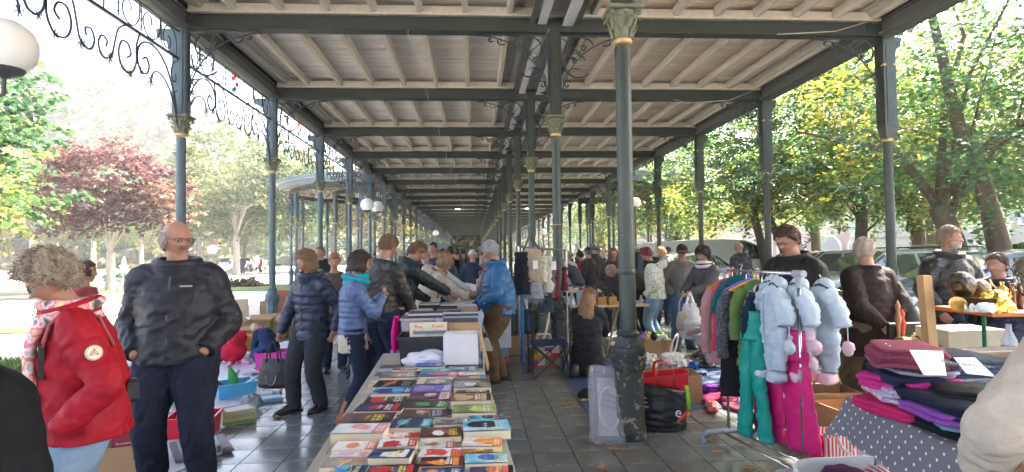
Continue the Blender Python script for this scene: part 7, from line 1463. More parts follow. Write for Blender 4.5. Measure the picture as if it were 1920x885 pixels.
mb = MB(); mb.tube([(.10,-.124,.10),(.19,-.115,.19)], (.004,.013), 6, side=(0,1,0)); mb.build('red_stroke', paint((.6,.05,.02), .5), o); mb = MB(); mb.tube([(.06,-.125,.10),(.14,-.122,.085)], .003, 5); mb.build('green_stroke', paint((.1,.4,.03), .5), o)
mb = MB()
for i in range(3): mb.box((-.185+.01*i,-.075,.30-.04*i), (.045,.003,.010), rz=-.5)
mb.build('side_print', paint((.5,.5,.5), .5), o)
o = thing('red_shopping_bag', 'glossy red shopping bag with open top standing behind the black one', 'bag', (bb_[0]+.06, bb_[1]+.34, .18), -12*DEG)
mb = MB(); rs = [[(x*a, y*b, z+(.03*sin(x*9))*(z > .2)) for x, y in ((-.22,-.12),(0,-.14),(.22,-.12),(.24,0),(.22,.12),(0,.13),(-.22,.12),(-.24,0))] for a, b, z in ((.85,.8,-.18),(.98,1,0),(1,1,.28),(.97,.94,.28),(.8,.75,-.1))]; mb.rings(rs); mb.build('bag', paint((.62,.02,.03), .22, bump=.5, bscale=12), o, .8)
mb = MB(); mb.tube([(-.08,-.145,.18),(-.075,-.155,.30),(-.04,-.15,.42),(.06,-.15,.40),(.09,-.15,.30),(.09,-.145,.18)], (.016,.004), 6, side=(0,0,1)); mb.tube([(-.09,.13,.22),(-.06,.12,.36),(.0,.02,.40),(.08,.0,.33)], (.016,.004), 6, side=(0,0,1)); mb.build('handle', paint((.68,.05,.03), .4), o, 9)
mb = MB(); A = art((.6,.03,.03), (.65,.05,.04), (.7,.5,.15), (.7,.7,.7), 77, 16, 12); printgrid(mb, A, (-.03,-.147,.02), (.12,0,0), (0,0,.10)); mb.build('printed_picture', PRINT, o)
cb_ = P_(1292, 762); cardbox('open brown carton behind the red shopping bag', (cb_[0]-.04, cb_[1]+.28, 0), -6*DEG, .46, .40, .30, 0)
cb2 = P_(1222, 735); cardbox('carton of crumpled newspaper beside the big column', (cb2[0]-.0, cb2[1]+.35, 0), 12*DEG, .42, .36, .24, 0)
newsm = M_('newspaper', (.50,.48,.45), .8, .1, 8, .5, 30, col2=(.22,.21,.20), c2scale=26, c2w=.05, c2pos=.52)
for i, (dx, dy) in enumerate(((-.1,0),(.08,.05),(.02,-.08),(.34,-.05),(.42,.02))):
 mb = MB(); blobmb(mb, (0,0,.06), .26, .22, .15, 1.0, .05, 13, i+2, 34, 18); obj1('crumpled_newspaper', mb, newsm, ['crumpled newspaper at the left of the carton','crumpled newspaper topmost in the carton','crumpled newspaper at the carton front','crumpled newspaper ball in the brown open carton, left','crumpled newspaper ball in the brown open carton, right'][i], 'newspaper', (cb2[0]+dx, cb2[1]+.35+dy, .22), i, 'crumpled newspapers', smooth=.5)
cb3 = P_(1232, 672); cardbox('small carton filled with plush toys', (cb3[0], cb3[1]+.2, 0), 14*DEG, .50, .36, .26, 0)
for i, (dx, c, l) in enumerate(((-.16,(.35,.25,.55),'purple'),(-.08,(.7,.55,.05),'yellow'),(.02,(.02,.02,.02),'black and white'),(.08,(.30,.55,.08),'light green'),(.18,(.35,.6,.1),'lime green'))):
 mb = MB(); mb.ball((0,0,0), (.06,.05,.05), 12, 8); mb.ball((.03,-.02,.05), .035, 10, 6); mb.ball((.0,.02,.07), (.015,.015,.03), 8, 5); obj1('small_plush', mb, cloth(c, .95, .1, .8, 120), l+' little plush toy on top of the small carton', 'soft toy', (cb3[0]+dx, cb3[1]+.18+.05*(i % 2), .29), i, 'little plush toys', smooth=9)
for i, px in enumerate((1243, 1266)):
 p = P_(px, 672); mb = MB(); M = Matrix.Rotation(.5+.4*i, 3, 'Z') @ Matrix.Rotation(.25, 3, 'X'); mb.tube([M @ V((.12*cos(a), 0, .17+.16*sin(a))) for a in [2*pi*j/28 for j in range(28)]], (.032,.012), 8, loop=True, side=M @ V((0,0,1))); obj1('toilet_seat', mb, paint((.70,.72,.74), .25), 'white toilet seat propped up on the '+('left' if i == 0 else 'right'), 'toilet seat', (p[0], p[1]+.15, .01), 0, 'white toilet seats', smooth=9)
mb = MB(); mb.lathe([(.15,0),(.17,.02),(.19,.05),(.18,.05),(.15,.02)], n=24); obj1('white_basin', mb, paint((.68,.68,.68), .3), 'shallow white basin lying before the toilet seats', 'basin', P_(1272, 682), smooth=.8)
for i, px in enumerate((1213,1240)): p = P_(px, 690); crate('clear_tub', 'low clear plastic tub by the column, '+('left' if i == 0 else 'right')+' one', 'tub', (p[0], p[1]+.15, 0), .1*i, .28, .2, .09, clearp((.7,.7,.7), .45), group='clear tubs')
p = P_(1278, 700); crate('blue_tray', 'royal blue plastic tray with a pink thing in it', 'tray', (p[0], p[1]+.1, 0), -10*DEG, .42, .3, .11, paint((.02,.10,.42), .35), taper=.15)
mb = MB(); blobmb(mb, (0,0,.02), .16, .1, .05, .8, .01); mb.tube([(.05,0,.02),(.08,.0,.14)], .012, 6); obj1('pink_toy', mb, paint((.7,.3,.35), .5), 'pink toy lying in the royal blue tray', 'toy', (p[0]+.05, p[1]+.08, .04), smooth=.8)
sheet('blue_ground_sheet', 'blue sheet with piles of clothes under the clothes rail', [G(1200,762), G(1392,768), G(1385,690), G(1200,672)], bluebl)
for i, (px, py, w_, d_, h_, c, l) in enumerate(((1333,738,.20,.14,.10,(.16,.03,.30),'purple folded top on the blue sheet'),(1362,738,.24,.16,.10,(.02,.02,.04),'black folded garment on the blue sheet'),(1340,752,.42,.18,.07,(.30,.02,.08),'wine-red garment heap on the blue sheet'),(1368,754,.26,.16,.09,(.45,.08,.18),'pink-red blouse heap under the rail'),(1335,766,.40,.12,.05,(.28,.06,.06),'patterned red cloth along the sheet edge'),(1312,702,.24,.16,.06,(.06,.10,.2),'blue and white patterned cloth near the tray'),(1378,768,.3,.14,.05,(.2,.05,.08),'dark red printed scarf at the sheet corner'))):
 mb = MB(); blobmb(mb, (0,0,h_/2), w_, d_, h_, .7, .022, 14, i, 44, 18); obj1('folded_clothes', mb, cloth(c) if i not in (4,5) else speckle('print_cloth_%d' % i, c, (.5,.4,.4), 20, .55), l, 'clothes', P_(px, py), i*.3, 'clothes on the blue sheet', smooth=9)
def trestle(name, label, x0, x1, Y, z, dpt, topm, legm, ax=0):
 o = thing(name, label, 'table', ((x0+x1)/2, Y, 0), 0); L = x1-x0; mb = MB(); mb.box((0,0,z-.015), (L,dpt,.03), bev=.004); mb.build('table_top', topm, o)
 for s in (-1,1):
  for y in (-1,1):
   for k in (-1,1): mb = MB(); mb.tube([(s*(L/2-.3)+k*.02, y*dpt*.3, z-.03),(s*(L/2-.3)+k*.22, y*dpt*.42, 0)], .018, 4); mb.build('leg', legm, o)
 return o
a = D(1068,580,8.9); b = D(1212,580,8.9); trestle('trestle_table', 'rough wooden trestle table with coffee grinders behind the kneeling woman', a.x, b.x, 9.1, .80, .7, PALEWOOD, PALEWOOD)
ZG = .802
def on(px, Y): return (D(px, 560, Y).x, Y, ZG)
mb = MB(); mb.lathe([(.065,0),(.068,.0),(.068,.2),(.072,.205),(.072,.215),(.06,.215),(.06,.02)], n=24); obj1('enamel_pot', mb, paint((.45,.47,.47), .35), 'pale grey straight-sided enamel pot on the trestle table', 'pot', on(1090, 8.85), smooth=.7)
mb = MB(); mb.lathe([(.08,0),(.082,.02),(.05,.12),(.02,.15),(.018,.19)], n=20); obj1('tin_funnel', mb, M_('dull_tin', (.42,.42,.41), .4, .1, 9, metal=.7), 'dull tin funnel left of the enamel pot', 'funnel', on(1072, 8.9), smooth=.8)
for i, px in enumerate((1107, 1127, 1146)):
 o = thing('coffee_grinder', ['wooden coffee grinder beside the enamel pot','wooden coffee grinder in the middle of the three','wooden coffee grinder closest to the big column'][i], 'coffee grinder', on(px, 8.85), .1*i, 'wooden coffee grinders')
 mb = MB(); mb.box((0,0,.065), (.13,.13,.12), bev=.006); mb.box((0,0,.004), (.15,.15,.012)); mb.build('wooden_box', M_('orange_wood', (.38,.18,.05), .5, .2, 5, stretch=(1,1,6)) if i == 0 else bpy.data.materials['orange_wood'], o)
 mb = MB(); mb.lathe([(.06,.126),(.05,.15),(.03,.165),(.012,.175),(.012,.19)], n=16); mb.build('dome', paint((.08,.06,.05), .3, metal=.6), o, .8); mb = MB(); mb.tube([(0,0,.185),(.09,0,.20),(.10,0,.22)], .006, 6); mb.ball((.10,0,.235), .015, 10, 6); mb.build('crank', BLACKP, o)
o = thing('blue_cash_box', 'bright blue metal box with handle on the stall behind the pots', 'box', (D(1100,545,9.6).x, 9.6, .80), 0); mb = MB(); mb.box((0,0,.08), (.32,.22,.16), bev=.008); mb.build('body', paint((.02,.22,.55), .35), o); mb = MB(); mb.box((0,0,.165), (.325,.225,.02), bev=.004); mb.tube([(-.05,0,.175),(-.04,0,.2),(.04,0,.2),(.05,0,.175)], .006, 5); mb.build('lid', paint((.02,.24,.58), .35), o)
q = random.Random(14)
for i in range(16):
 px = 1060+i*9.5+q.uniform(-3,3); Y = q.uniform(8.95,9.35); mb = MB(); r = q.uniform(.02,.045); h = q.uniform(.04,.12)
 if i % 3 == 0: mb.lathe([(r,0),(r*1.1,h*.4),(r*.5,h*.7),(r*.6,h),(r*.4,h)], n=12)
 elif i % 3 == 1: mb.box((0,0,h*.3), (.1,.06,h*.6), bev=.004)
 else: mb.tube([(0,0,.01),(.07,.02,.02),(.12,0,.03)], .008, 6); mb.ball((0,0,.015), .02, 8, 6)
 obj1('old_kitchen_thing', mb, paint([(.3,.28,.25),(.45,.3,.1),(.03,.03,.03),(.25,.1,.05),(.5,.5,.5)][i % 5], .4), ['stone-grey','brass-yellow','black','rusty','pale grey'][i % 5]+(' tall' if i > 14 else '')+[' little jug',' little tin',' ladle'][i % 3]+' in the clutter on the trestle table', 'kitchenware', (D(px,560,Y).x, Y, ZG), q.uniform(0,6), 'clutter on the trestle table')
for i, (x0, x1, Y, l) in enumerate(((1058,1130,12.4,'counter board the crowd bends over behind the pots'),(1135,1180,14.5,'grey draped counter beside the fur-hooded woman'),(985,1000,12.5,'narrow counter behind the hanging clothes'))):
 a, b = D(x0,560,Y), D(x1,560,Y); o = trestle('market_table', l, a.x, b.x, Y, .80, .8, PALEWOOD, WOOD)
 if i == 1: mb = MB(); mb.box((0,-.42,.42), (b.x-a.x,.01,.76)); mb.build('drape', cloth((.22,.23,.25)), o)
 for j in range(10):
  mb = MB(); mb.box((0,0,.03), (.12,.1,.06+.06*q.random()), bev=.005); obj1('stall_box', mb, paint([(.5,.5,.5),(.3,.05,.05),(.03,.03,.04),(.55,.45,.3),(.05,.1,.25)][j % 5], .5), '%s %s on the %s' % (('pale grey','dark red','black','tan','navy')[j % 5], ('box','carton')[j//5], ('counter behind the pots','grey-draped counter','counter behind the shawls')[i]), 'ware', (a.x+(b.x-a.x)*q.random(), Y+q.uniform(-.3,.3), .80), q.uniform(0,3), 'small wares on counter %s' % ['behind the pots','with grey drape','behind the hanging clothes'][i])
for i, (px, Y, c) in enumerate(((1172,15,(.02,.02,.02)),(1185,14,(.03,.03,.04)),(1196,13.5,(.02,.03,.03)),(1207,13,(.10,.10,.12)))):
 mb = MB(); loft(mb, [(0,0,1.62),(0,0,1.5),(0,0,1.1),(0,0,.75)], [(.02,.1),(.06,.2),(.08,.22),(.09,.24)], 24, 24, fold=.02, side=(1,0,0)); obj1('hanging_coat', mb, cloth(c), ['black coat on the rail left of the big column','darkest coat on the rail behind the big column','grey-green coat on the rail right of the big column','slate-grey coat at the end of the far rail'][i], 'coat', at(px, Y)+(0,), .3, 'coats on the far rail', smooth=9)
mb = MB(); a, b = D(1165,455,15), D(1212,455,12.8); mb.tube([(a.x,15,1.66),(b.x,12.8,1.66)], .015, 6); mb.tube([(a.x,15,0),(a.x,15,1.66)], .015, 6); mb.tube([(b.x,12.8,0),(b.x,12.8,1.66)], .015, 6); tag(mb.build('far_clothes_rail', METAL), 'metal rail carrying dark coats beyond the big column', 'clothes rail')
# ================= HANGING CLOTHES BY THE COLUMNS =================
def hang(name, label, cat, loc, rz, ctrl, rad, mt, fold=.012, seed=0, group=None, fs=11, sleeves=None, fringe=None, hook=True, nr=30, n=36, hooky=None):
 o = thing(name, label, cat, loc, rz, group); mb = MB(); loft(mb, ctrl, rad, nr, n, fold=fold, seed=seed, fs=fs, side=(1,0,0)); mb.build('fabric', mt, o, 9)
 for s in (sleeves or []): mb = MB(); loft(mb, s[0], s[1], 22, 18, fold=fold*.7, seed=seed+3, fs=16, side=(1,0,0)); mb.build('sleeve', s[2] if len(s) > 2 else mt, o, 9)
 if fringe:
  mb = MB(); q = random.Random(seed); z0, w_, L = fringe
  for i in range(26): x = -w_+2*w_*i/25; mb.tube([(x,0,z0+.01),(x+q.uniform(-.01,.01),q.uniform(-.01,.01),z0-L*q.uniform(.7,1.1))], .003, 3)
  mb.build('fringe', mt, o)
 if hook: mb = MB(); hy = ctrl[0][2]; mb.tube([(0,0,hy-.01),(0,0,hy+.05),(.015,0,hy+.075),(0,0,hy+.09),(-.015,0,hy+.08)], .003, 5); mb.build('hanger_hook', METAL, o)
 return o
YR = 8.2
def hp_(px, py, Y=YR): p = D(px, py, Y); return p
mb = MB(); a, b = hp_(972, 462, 8.0), hp_(1062, 470, 8.2); mb.tube([a, b], .014, 8); mb.tube([a, (a.x, a.y, 0)], .014, 8); mb.tube([b, (b.x, b.y, 0)], .014, 8); tag(mb.build('scarf_rail', METAL), 'thin metal rail with skirts and shawls tied to the second central column', 'clothes rail')
grp = 'skirts and shawls on the rail by the column'
fabr = [('black_skirt','long black skirt hanging leftmost on the shawl rail','skirt',978,472,552,.085,.13,cloth((.012,.014,.022)),None),
 ('beige_skirt','beige skirt clipped to a hanger with a bag strap above','skirt',996,466,528,.13,.14,cloth((.38,.30,.21)),None),
 ('grey_shawl','light grey woollen shawl with a price tag and fringe','shawl',1000,484,560,.09,.14,cloth((.30,.31,.33), .95),.07),
 ('cream_shawl','left one of two cream fringed shawls','shawl',1018,480,528,.05,.06,cloth((.60,.56,.44)),.05),
 ('cream_shawl','longer cream fringed shawl next to the grey scarf','shawl',1028,480,548,.045,.075,cloth((.62,.58,.47)),.05),
 ('grey_scarf','dark grey scarf hanging before the plaid one','scarf',1034,486,558,.04,.06,cloth((.13,.11,.12)),None),
 ('plaid_scarf','burgundy plaid scarf left of the column shaft','scarf',1041,492,560,.03,.045,speckle('burgundy_plaid', (.18,.015,.03), (.05,.03,.04), 30, .5),.03),
 ('plaid_scarf','burgundy plaid shawl right of the column shaft','scarf',1058,500,545,.03,.05,bpy.data.materials['burgundy_plaid'],None),
 ('blue_grey_skirt','blue-grey skirt hanging low behind the cream shawls','skirt',1022,530,585,.10,.12,cloth((.05,.065,.09)),None)]
for i, (nm, lb, ct, px, y0, y1, w0, w1, mt, fr) in enumerate(fabr):
 Y = 8.0+.02*i+(.35 if i == 8 else 0); p = D(px, y0, Y); q_ = D(px, y1, Y); z0, z1 = p.z, q_.z
 o = hang(nm, lb, ct, (p.x, Y, 0), 0, [(0,0,z0+.0),(0,0,z0-.03),(0,0,(z0+z1)/2),(0,0,z1)], [(w0*.5,.02),(w0,.035),((w0+w1)/2,.05),(w1,.055)], mt, .018, i, grp, 15, fringe=(z1, w1*.9, fr) if fr else None)
 if i in (2,5): mb = MB(); mb.box((.02,-.08,z0-.09), (.07,.004,.12), rz=.1); mb.build('price_tag', WHITEP, o)
mb = MB(); p = hp_(994, 440, 8.0); mb.tube([(p.x,8,p.z),(p.x-.10,8,p.z-.22)], .012, 5); mb.tube([(p.x,8,p.z),(p.x+.12,8,p.z-.20)], .012, 5); tag(mb.build('hanging_strap', cloth((.10,.07,.05))), 'dark strap of a bag looped over the top of the shawl rail', 'strap')
mb = MB(); a = D(979,560,8.6); mb.tube([(a.x,8.6,0),(a.x,8.6,a.z+.25)], .025, 8); tag(mb.build('blue_pole', paint((.02,.18,.5), .4)), 'bright blue pole standing behind the green suitcase', 'pole')
# ================= BIG CLOTHES RAIL =================
A0 = G(1367, 826); B0 = G(1508, 905); zr = 1.52
ra, rb = D(1357, 512, A0.y), D(1508, 507, B0.y); A0 = V((A0.x, A0.y, 0)); B0 = V((B0.x+.0, B0.y, 0)); zr = (ra.z+rb.z)/2
RK = thing('clothes_rack', 'rolling chrome clothes rack with grey plastic joints on the right', 'clothes rack', (A0+B0)/2, math.atan2((B0-A0).y, (B0-A0).x)); L = (B0-A0).length; greyp = paint((.30,.32,.36), .4); chrome = paint((.62,.62,.66), .18, metal=1, var=.04)
mb = MB(); mb.tube([(-L/2,0,zr),(L/2,0,zr)], .013, 12); mb.build('top_bar', chrome, RK, 9)
for s in (-1,1):
 mb = MB(); mb.tube([(s*L/2,0,.08),(s*L/2,0,zr-.04)], .013, 12); mb.build('upright', chrome, RK, 9)
 mb = MB(); mb.tube([(s*L/2-.045,0,zr),(s*L/2+.055,0,zr)], .026, 14); mb.tube([(s*L/2,0,zr-.10),(s*L/2,0,zr)], .022, 12); mb.build('joint', greyp, RK, .8)
 mb = MB(); mb.tube([(s*L/2,-.24,.05),(s*L/2,-.2,.085),(s*L/2,.2,.085),(s*L/2,.24,.05)], .022, 10); mb.build('foot_bar', greyp, RK, 9)
 for y in (-.24,.24): mb = MB(); mb.tube([(s*L/2-.012,y,.028),(s*L/2+.012,y,.028)], .028, 12); mb.build('wheel', greyp, RK, .8)
 mb = MB(); mb.tube([(-L/2,s*.07,.085),(L/2,s*.07,.085)], .010, 10); mb.build('base_bar', chrome, RK, 9)
mb = MB(); mb.tube([(L/2,0,.72),(L/2,0,.78)], .019, 10); mb.box((L/2-.025,0,.75), (.03,.02,.03)); mb.build('clamp', greyp, RK)
dirx = (B0-A0).normalized(); ang = RK.rotation_euler.z; ctr = (A0+B0)/2
def rk(u, off=0, z=0): p = ctr+dirx*((u-.5)*L)+V((-dirx.y, dirx.x, 0))*off; return (p.x, p.y, z)
gcl = 'clothes on the chrome rack'
def hanger(label, u, col, rz, z=None, group='hangers on the chrome rack'):
 o = thing('coat_hanger', label, 'hanger', rk(u, 0, zr), ang+rz, group); m_ = paint(col, .35)
 mb = MB(); mb.tube([(.012*cos(a)+.0, 0, .0+.022*sin(a)) for a in [.9-.5*i for i in range(9)]]+[(0,0,-.06)], .005, 6); mb.build('hook', m_, o)
 mb = MB(); mb.tube([(-.20,0,-.145),(-.10,0,-.095),(0,0,-.055),(.10,0,-.095),(.20,0,-.145)], .007, 6); mb.build('shoulder', m_, o); mb = MB(); mb.tube([(-.20,0,-.145),(.20,0,-.15)], .006, 6); mb.build('bar', m_, o); return o
for u, c, l in ((.10,(.75,.16,.02),'orange plastic hanger at the far end of the rack'),(.42,(.02,.06,.65),'blue plastic hanger among the coloured ones'),(.45,(.40,.65,.02),'lime green plastic hanger between orange and blue'),(.48,(.75,.20,.02),'orange plastic hanger beside the lime one'),(.38,(.45,.08,.45),'purple plastic hanger nearest the grey jacket')): hanger(l, u, c, pi/2-.25)
def garment(name, label, u, w, z0, z1, mt, seed, kind='top', depth=.030, rz=pi/2, w1=None, sl=.45, off=0, fold=.012, cat='garment', slm=None):
 w *= .74; w1 = (w1 or w); zz = zr-.06+z0
 ctrl = [(0,0,zz),(0,0,zz-.04),(0,0,zz-.12),(0,0,(zz+z1)/2),(0,0,z1)]; rad = [(w*.18,.015),(w*.34,.02),(w*.50,depth*.9),(w*.52,depth),(w1*.56,depth*1.2)]
 sleeves = None
 if kind == 'top' and sl: sleeves = [([(s*w*.36,0,zz-.07),(s*w*.56,.0,zz-.22),(s*w*.60,.01,zz-.12-sl)], [(.045,.03),(.05,.034),(.04,.028)]) + ((slm,) if slm else ()) for s in (-1,1)]
 return hang(name, label, cat, rk(u, off), ang+rz, ctrl, rad, mt, fold, seed, gcl, 13, sleeves)
garment('pink_blouse', 'dusty pink blouse hanging at the far end of the rack', .03, .40, -.02, .66, cloth((.40,.20,.20)), 1, sl=.5, rz=1.2)
garment('red_coat', 'raspberry red coat second from the far end', .12, .42, .0, .78, cloth((.55,.01,.06), .6), 2, sl=.0, rz=1.25, kind='long')
garment('black_dress', 'long black dress behind the raspberry coat', .19, .36, -.02, .42, cloth((.010,.010,.012)), 3, kind='long', sl=0, rz=1.3)
garment('teal_jacket', 'dark teal jacket bunched on its hanger', .25, .42, .03, 1.08, cloth((.0,.09,.10)), 4, sl=.2, rz=1.1)
garment('plaid_shirt', 'dark plaid shirt low behind the red coat', .15, .34, -.1, .60, speckle('dark_plaid', (.05,.03,.03), (.22,.09,.05), 26, .5), 5, sl=0, kind='long', off=.05)
garment('striped_jacket', 'charcoal pinstriped jacket with a flaring sleeve', .33, .44, -.02, .92, speckle('pinstripe', (.05,.055,.06), (.14,.15,.16), 70, .5), 6, sl=.5, rz=1.2)
garment('grey_trousers', 'long grey trousers hanging below the pink cardigan', .36, .22, -.35, .36, cloth((.14,.135,.125)), 7, kind='long', sl=0)
PC = garment('pink_cardigan', 'pale pink ribbed cardigan with navy striped cuffs', .43, .30, -.05, .84, M_('pink_rib_knit', (.62,.30,.40), .9, .1, 9, .8, 160, stretch=(6,6,.2)), 8, sl=0, kind='long', rz=1.35)
mb = MB()
for z_ in (.86,.89,.92): mb.tube([(.125*cos(a), .036*sin(a), z_) for a in [2*pi*i/20 for i in range(20)]], .007, 5, loop=True)
mb.build('striped_hem_band', paint((.03,.02,.10), .8), PC)
garment('green_jumper', 'olive green jumper in the middle of the rack', .50, .40, .0, .72, cloth((.11,.17,.05), .95), 9, sl=.35, rz=1.2)
garment('brown_blouse', 'khaki brown top beside the green jumper', .55, .32, -.03, .70, cloth((.15,.11,.06)), 10, sl=0, kind='long')
garment('navy_blouse', 'navy patterned top behind the snowsuits', .60, .36, -.03, .80, cloth((.01,.02,.04)), 11, sl=.3)
def trousers(name, label, u, w, ztop, zbot, mt, seed, rz, off=0, sp=.05):
 o = thing(name, label, 'trousers', rk(u, off), ang+rz, gcl); mb = MB(); loft(mb, [(0,0,ztop),(0,0,ztop-.22)], [(w*.5,.045),(w*.56,.06)], 10, 34, fold=.008, seed=seed, side=(1,0,0)); mb.build('waist', mt, o, 9)
 for s in (-1,1): mb = MB(); loft(mb, [(s*w*.25,0,ztop-.16),(s*(w*.27+sp*.3),0,(ztop+zbot)/2),(s*(w*.28+sp),.02,zbot)], [(w*.31,.04),(w*.30,.035),(w*.35,.04)], 30, 28, fold=.014, seed=seed+s, fs=10, side=(1,0,0)); mb.build('leg', mt, o, 9)
 return o
trousers('teal_trousers', 'sea-green ski trousers hanging beside the magenta pair', .60, .17, 1.16, .20, cloth((.0,.26,.21), .5, bump=.3), 21, .2, off=-.13)
trousers('magenta_trousers', 'magenta ski trousers hanging lowest on the rack', .78, .44, 1.05, .20, cloth((.55,.005,.14), .5, bump=.3), 22, .1)
baby = cloth((.42,.50,.56), .7, bump=.6, bscale=30); babyp = cloth((.66,.45,.50), .6)
def snowsuit(label, u, rz, off, z, seed, mt=baby, foot=None, sc_=1.0, raise_=0):
 o = thing('baby_snowsuit', label, 'snowsuit', rk(u, off), ang+rz, 'baby snowsuits on the chrome rack'); zz = zr-.07+z; s_ = sc_
 mb = MB(); loft(mb, [(0,0,zz),(0,0,zz-.05*s_),(0,0,zz-.16*s_),(0,0,zz-.34*s_),(0,0,zz-.44*s_)], [(.05,.03),(.12*s_,.05),(.15*s_,.065),(.145*s_,.07),(.14*s_,.06)], 26, 34, fold=.016, seed=seed, fs=14, side=(1,0,0)); mb.build('body', mt, o, 9)
 for s in (-1,1):
  mb = MB(); loft(mb, [(s*.07*s_,0,zz-.05),(s*.175*s_,-.02,zz-.15*s_+raise_),(s*.225*s_,-.03,zz-.28*s_+raise_)], [(.062,.05),(.064,.05),(.054,.045)], 20, 20, fold=.012, seed=seed+s, fs=16, side=(0,1,0)); mb.build('arm', mt, o, 9)
  mb = MB(); loft(mb, [(s*.06*s_,0,zz-.40*s_),(s*.07*s_,0,zz-.52*s_),(s*.075*s_,-.01,zz-.63*s_)], [(.08,.055),(.072,.05),(.055,.045)], 18, 20, fold=.012, seed=seed+s+4, fs=16); mb.build('leg', mt, o, 9)
  mb = MB(); blobmb(mb, (s*.08*s_,-.03,zz-.68*s_), .105, .14, .085, .8, .014, 18, seed+s); mb.build('bootie', foot or mt, o, 9)
  mb = MB(); mb.tube([(s*.26*s_,-.03,zz-.28*s_+raise_),(s*.27*s_,-.04,zz-.38*s_+raise_)], .004, 5); mb.build('mitten_cord', mt, o); mb = MB(); blobmb(mb, (s*.27*s_,-.04,zz-.43*s_+raise_), .075, .06, .10, .9, .012, 18, seed); mb.build('mitten', foot if (foot and s > 0) else mt, o, 9)
 mb = MB(); loft(mb, [(-.06,.03,zz-.02),(0,.05,zz+.01),(.06,.03,zz-.02)], [.035,.055,.035], 12, 14, fold=.006, side=(0,0,1)); mb.build('hood', mt, o, 9)
 mb = MB(); mb.tube([(.01,-.078,zz-.06),(.012,-.088,zz-.25*s_),(.01,-.08,zz-.43*s_)], .004, 5); mb.build('zip', paint((.25,.35,.42), .5), o)
 mb = MB(); mb.tube([(0,0,zz),(0,0,zz+.05),(.014,0,zz+.07),(0,0,zz+.085)], .003, 5); mb.build('hanger_hook', METAL, o)
 mb = MB(); mb.tube([(-.09,0,zz-.02),(0,0,zz+.02),(.09,0,zz-.02)], .008, 6); mb.build('hanger', BLACKP, o)
 return o
snowsuit('light blue baby snowsuit hanging farthest back on the rack', .64, .15, .0, -.01, 31, foot=babyp, sc_=.9)
snowsuit('light blue baby snowsuit with full sleeves in front of the others', .78, -.1, -.06, -.02, 32, sc_=.96)
snowsuit('light blue baby snowsuit just beyond the chrome upright', .86, .0, .06, -.02, 33, sc_=.95, foot=babyp)
snowsuit('light blue baby snowsuit nearest the end with a pink mitten', .90, .15, .24, -.03, 34, foot=babyp, sc_=.95)
snowsuit('pale pink baby snowsuit showing between the blue ones', .74, .1, .08, -.13, 35, mt=babyp)
# ================= RIGHT STALLS =================
def slab(label, name, x, y, z, w, d, h, mt, seed, rz=0, group='folded clothes on the dotted table', nz=.02, cat='clothes', tilt=0):
 mb = MB(); q = random.Random(seed); nl = max(2, int(round(h/.018))); 
 for i in range(nl):
  a = mb.n; fx_, fy_ = q.uniform(-.03,.03)*w, q.uniform(-.04,.03)*d; blobmb(mb, (fx_, fy_, -h/2+h*(i+.5)/nl), w*q.uniform(.84,1.04), d*q.uniform(.84,1.05), h/nl*1.35, .32, nz*.55, 13, seed+i*3, 54, 10, flat=False)
  mb.v[a:] = [(x, y, z-.10*max(0, (abs(x)/w*2)-.55)**2*h-.5*max(0, (abs(y)/d*2)-.6)**2*h*1.2+.013*mnoise.noise(V((x*8+seed, y*8, i*.4)))) for x, y, z in mb.v[a:]]
 o = obj1(name, mb, mt, label, cat, (x, y, z+h/2), rz, group, smooth=9)
 if tilt: o.rotation_euler = (tilt, 0, rz)
 return o
ZD = .74; c1 = G(1592, 742, ZD-.0); c1 = V((c1.x, c1.y, 0)); c2 = G(1872, 885, ZD); c2 = V((c2.x, c2.y, 0)); ex = (c2-c1).normalized(); ey = V((-ex.y, ex.x, 0)); Ld = (c2-c1).length*1.25; Wd = 1.0
dt = thing('dotted_table', 'table under a grey tablecloth with white polka dots', 'table', c1, math.atan2(ex.y, ex.x)); mb = MB(); mb.box((Ld/2,Wd/2,ZD-.02), (Ld,Wd,.03)); mb.build('table_top', WOOD, dt)
for x in (.1, Ld-.1):
 for y in (.1, Wd-.1): mb = MB(); mb.tube([(x,y,ZD-.035),(x,y,0)], .018, 8); mb.build('leg', METAL, dt)
dots = bpy.data.materials.new('polka_dot_cloth'); dots.use_nodes = True; n_ = dots.node_tree; b_ = n_.nodes['Principled BSDF']; b_.inputs['Roughness'].default_value = .85
uv = _n(n_, 'ShaderNodeUVMap'); sc2 = _n(n_, 'ShaderNodeVectorMath', operation='SCALE'); sc2.inputs['Scale'].default_value = 1/.058; n_.links.new(uv.outputs[0], sc2.inputs[0])
mpp = _n(n_, 'ShaderNodeMapping'); mpp.inputs['Rotation'].default_value = (0,0,pi/4); n_.links.new(sc2.outputs[0], mpp.inputs[0])
fr_ = _n(n_, 'ShaderNodeVectorMath', operation='FRACTION'); n_.links.new(mpp.outputs[0], fr_.inputs[0]); sb_ = _n(n_, 'ShaderNodeVectorMath', operation='SUBTRACT'); sb_.inputs[1].default_value = (.5,.5,0); n_.links.new(fr_.outputs[0], sb_.inputs[0])
ln_ = _n(n_, 'ShaderNodeVectorMath', operation='LENGTH'); n_.links.new(sb_.outputs[0], ln_.inputs[0]); lt_ = _n(n_, 'ShaderNodeMath', operation='LESS_THAN'); lt_.inputs[1].default_value = .13; n_.links.new(ln_.outputs['Value'], lt_.inputs[0])
mx_ = _n(n_, 'ShaderNodeMix', data_type='RGBA'); n_.links.new(lt_.outputs[0], mx_.inputs[0]); mx_.inputs[6].default_value = (.15,.145,.165,1); mx_.inputs[7].default_value = (.70,.70,.72,1); n_.links.new(mx_.outputs[2], b_.inputs['Base Color'])
nx_, ny_ = 110, 70; ov = .25; mb = MB(); vs = []; uvs = []
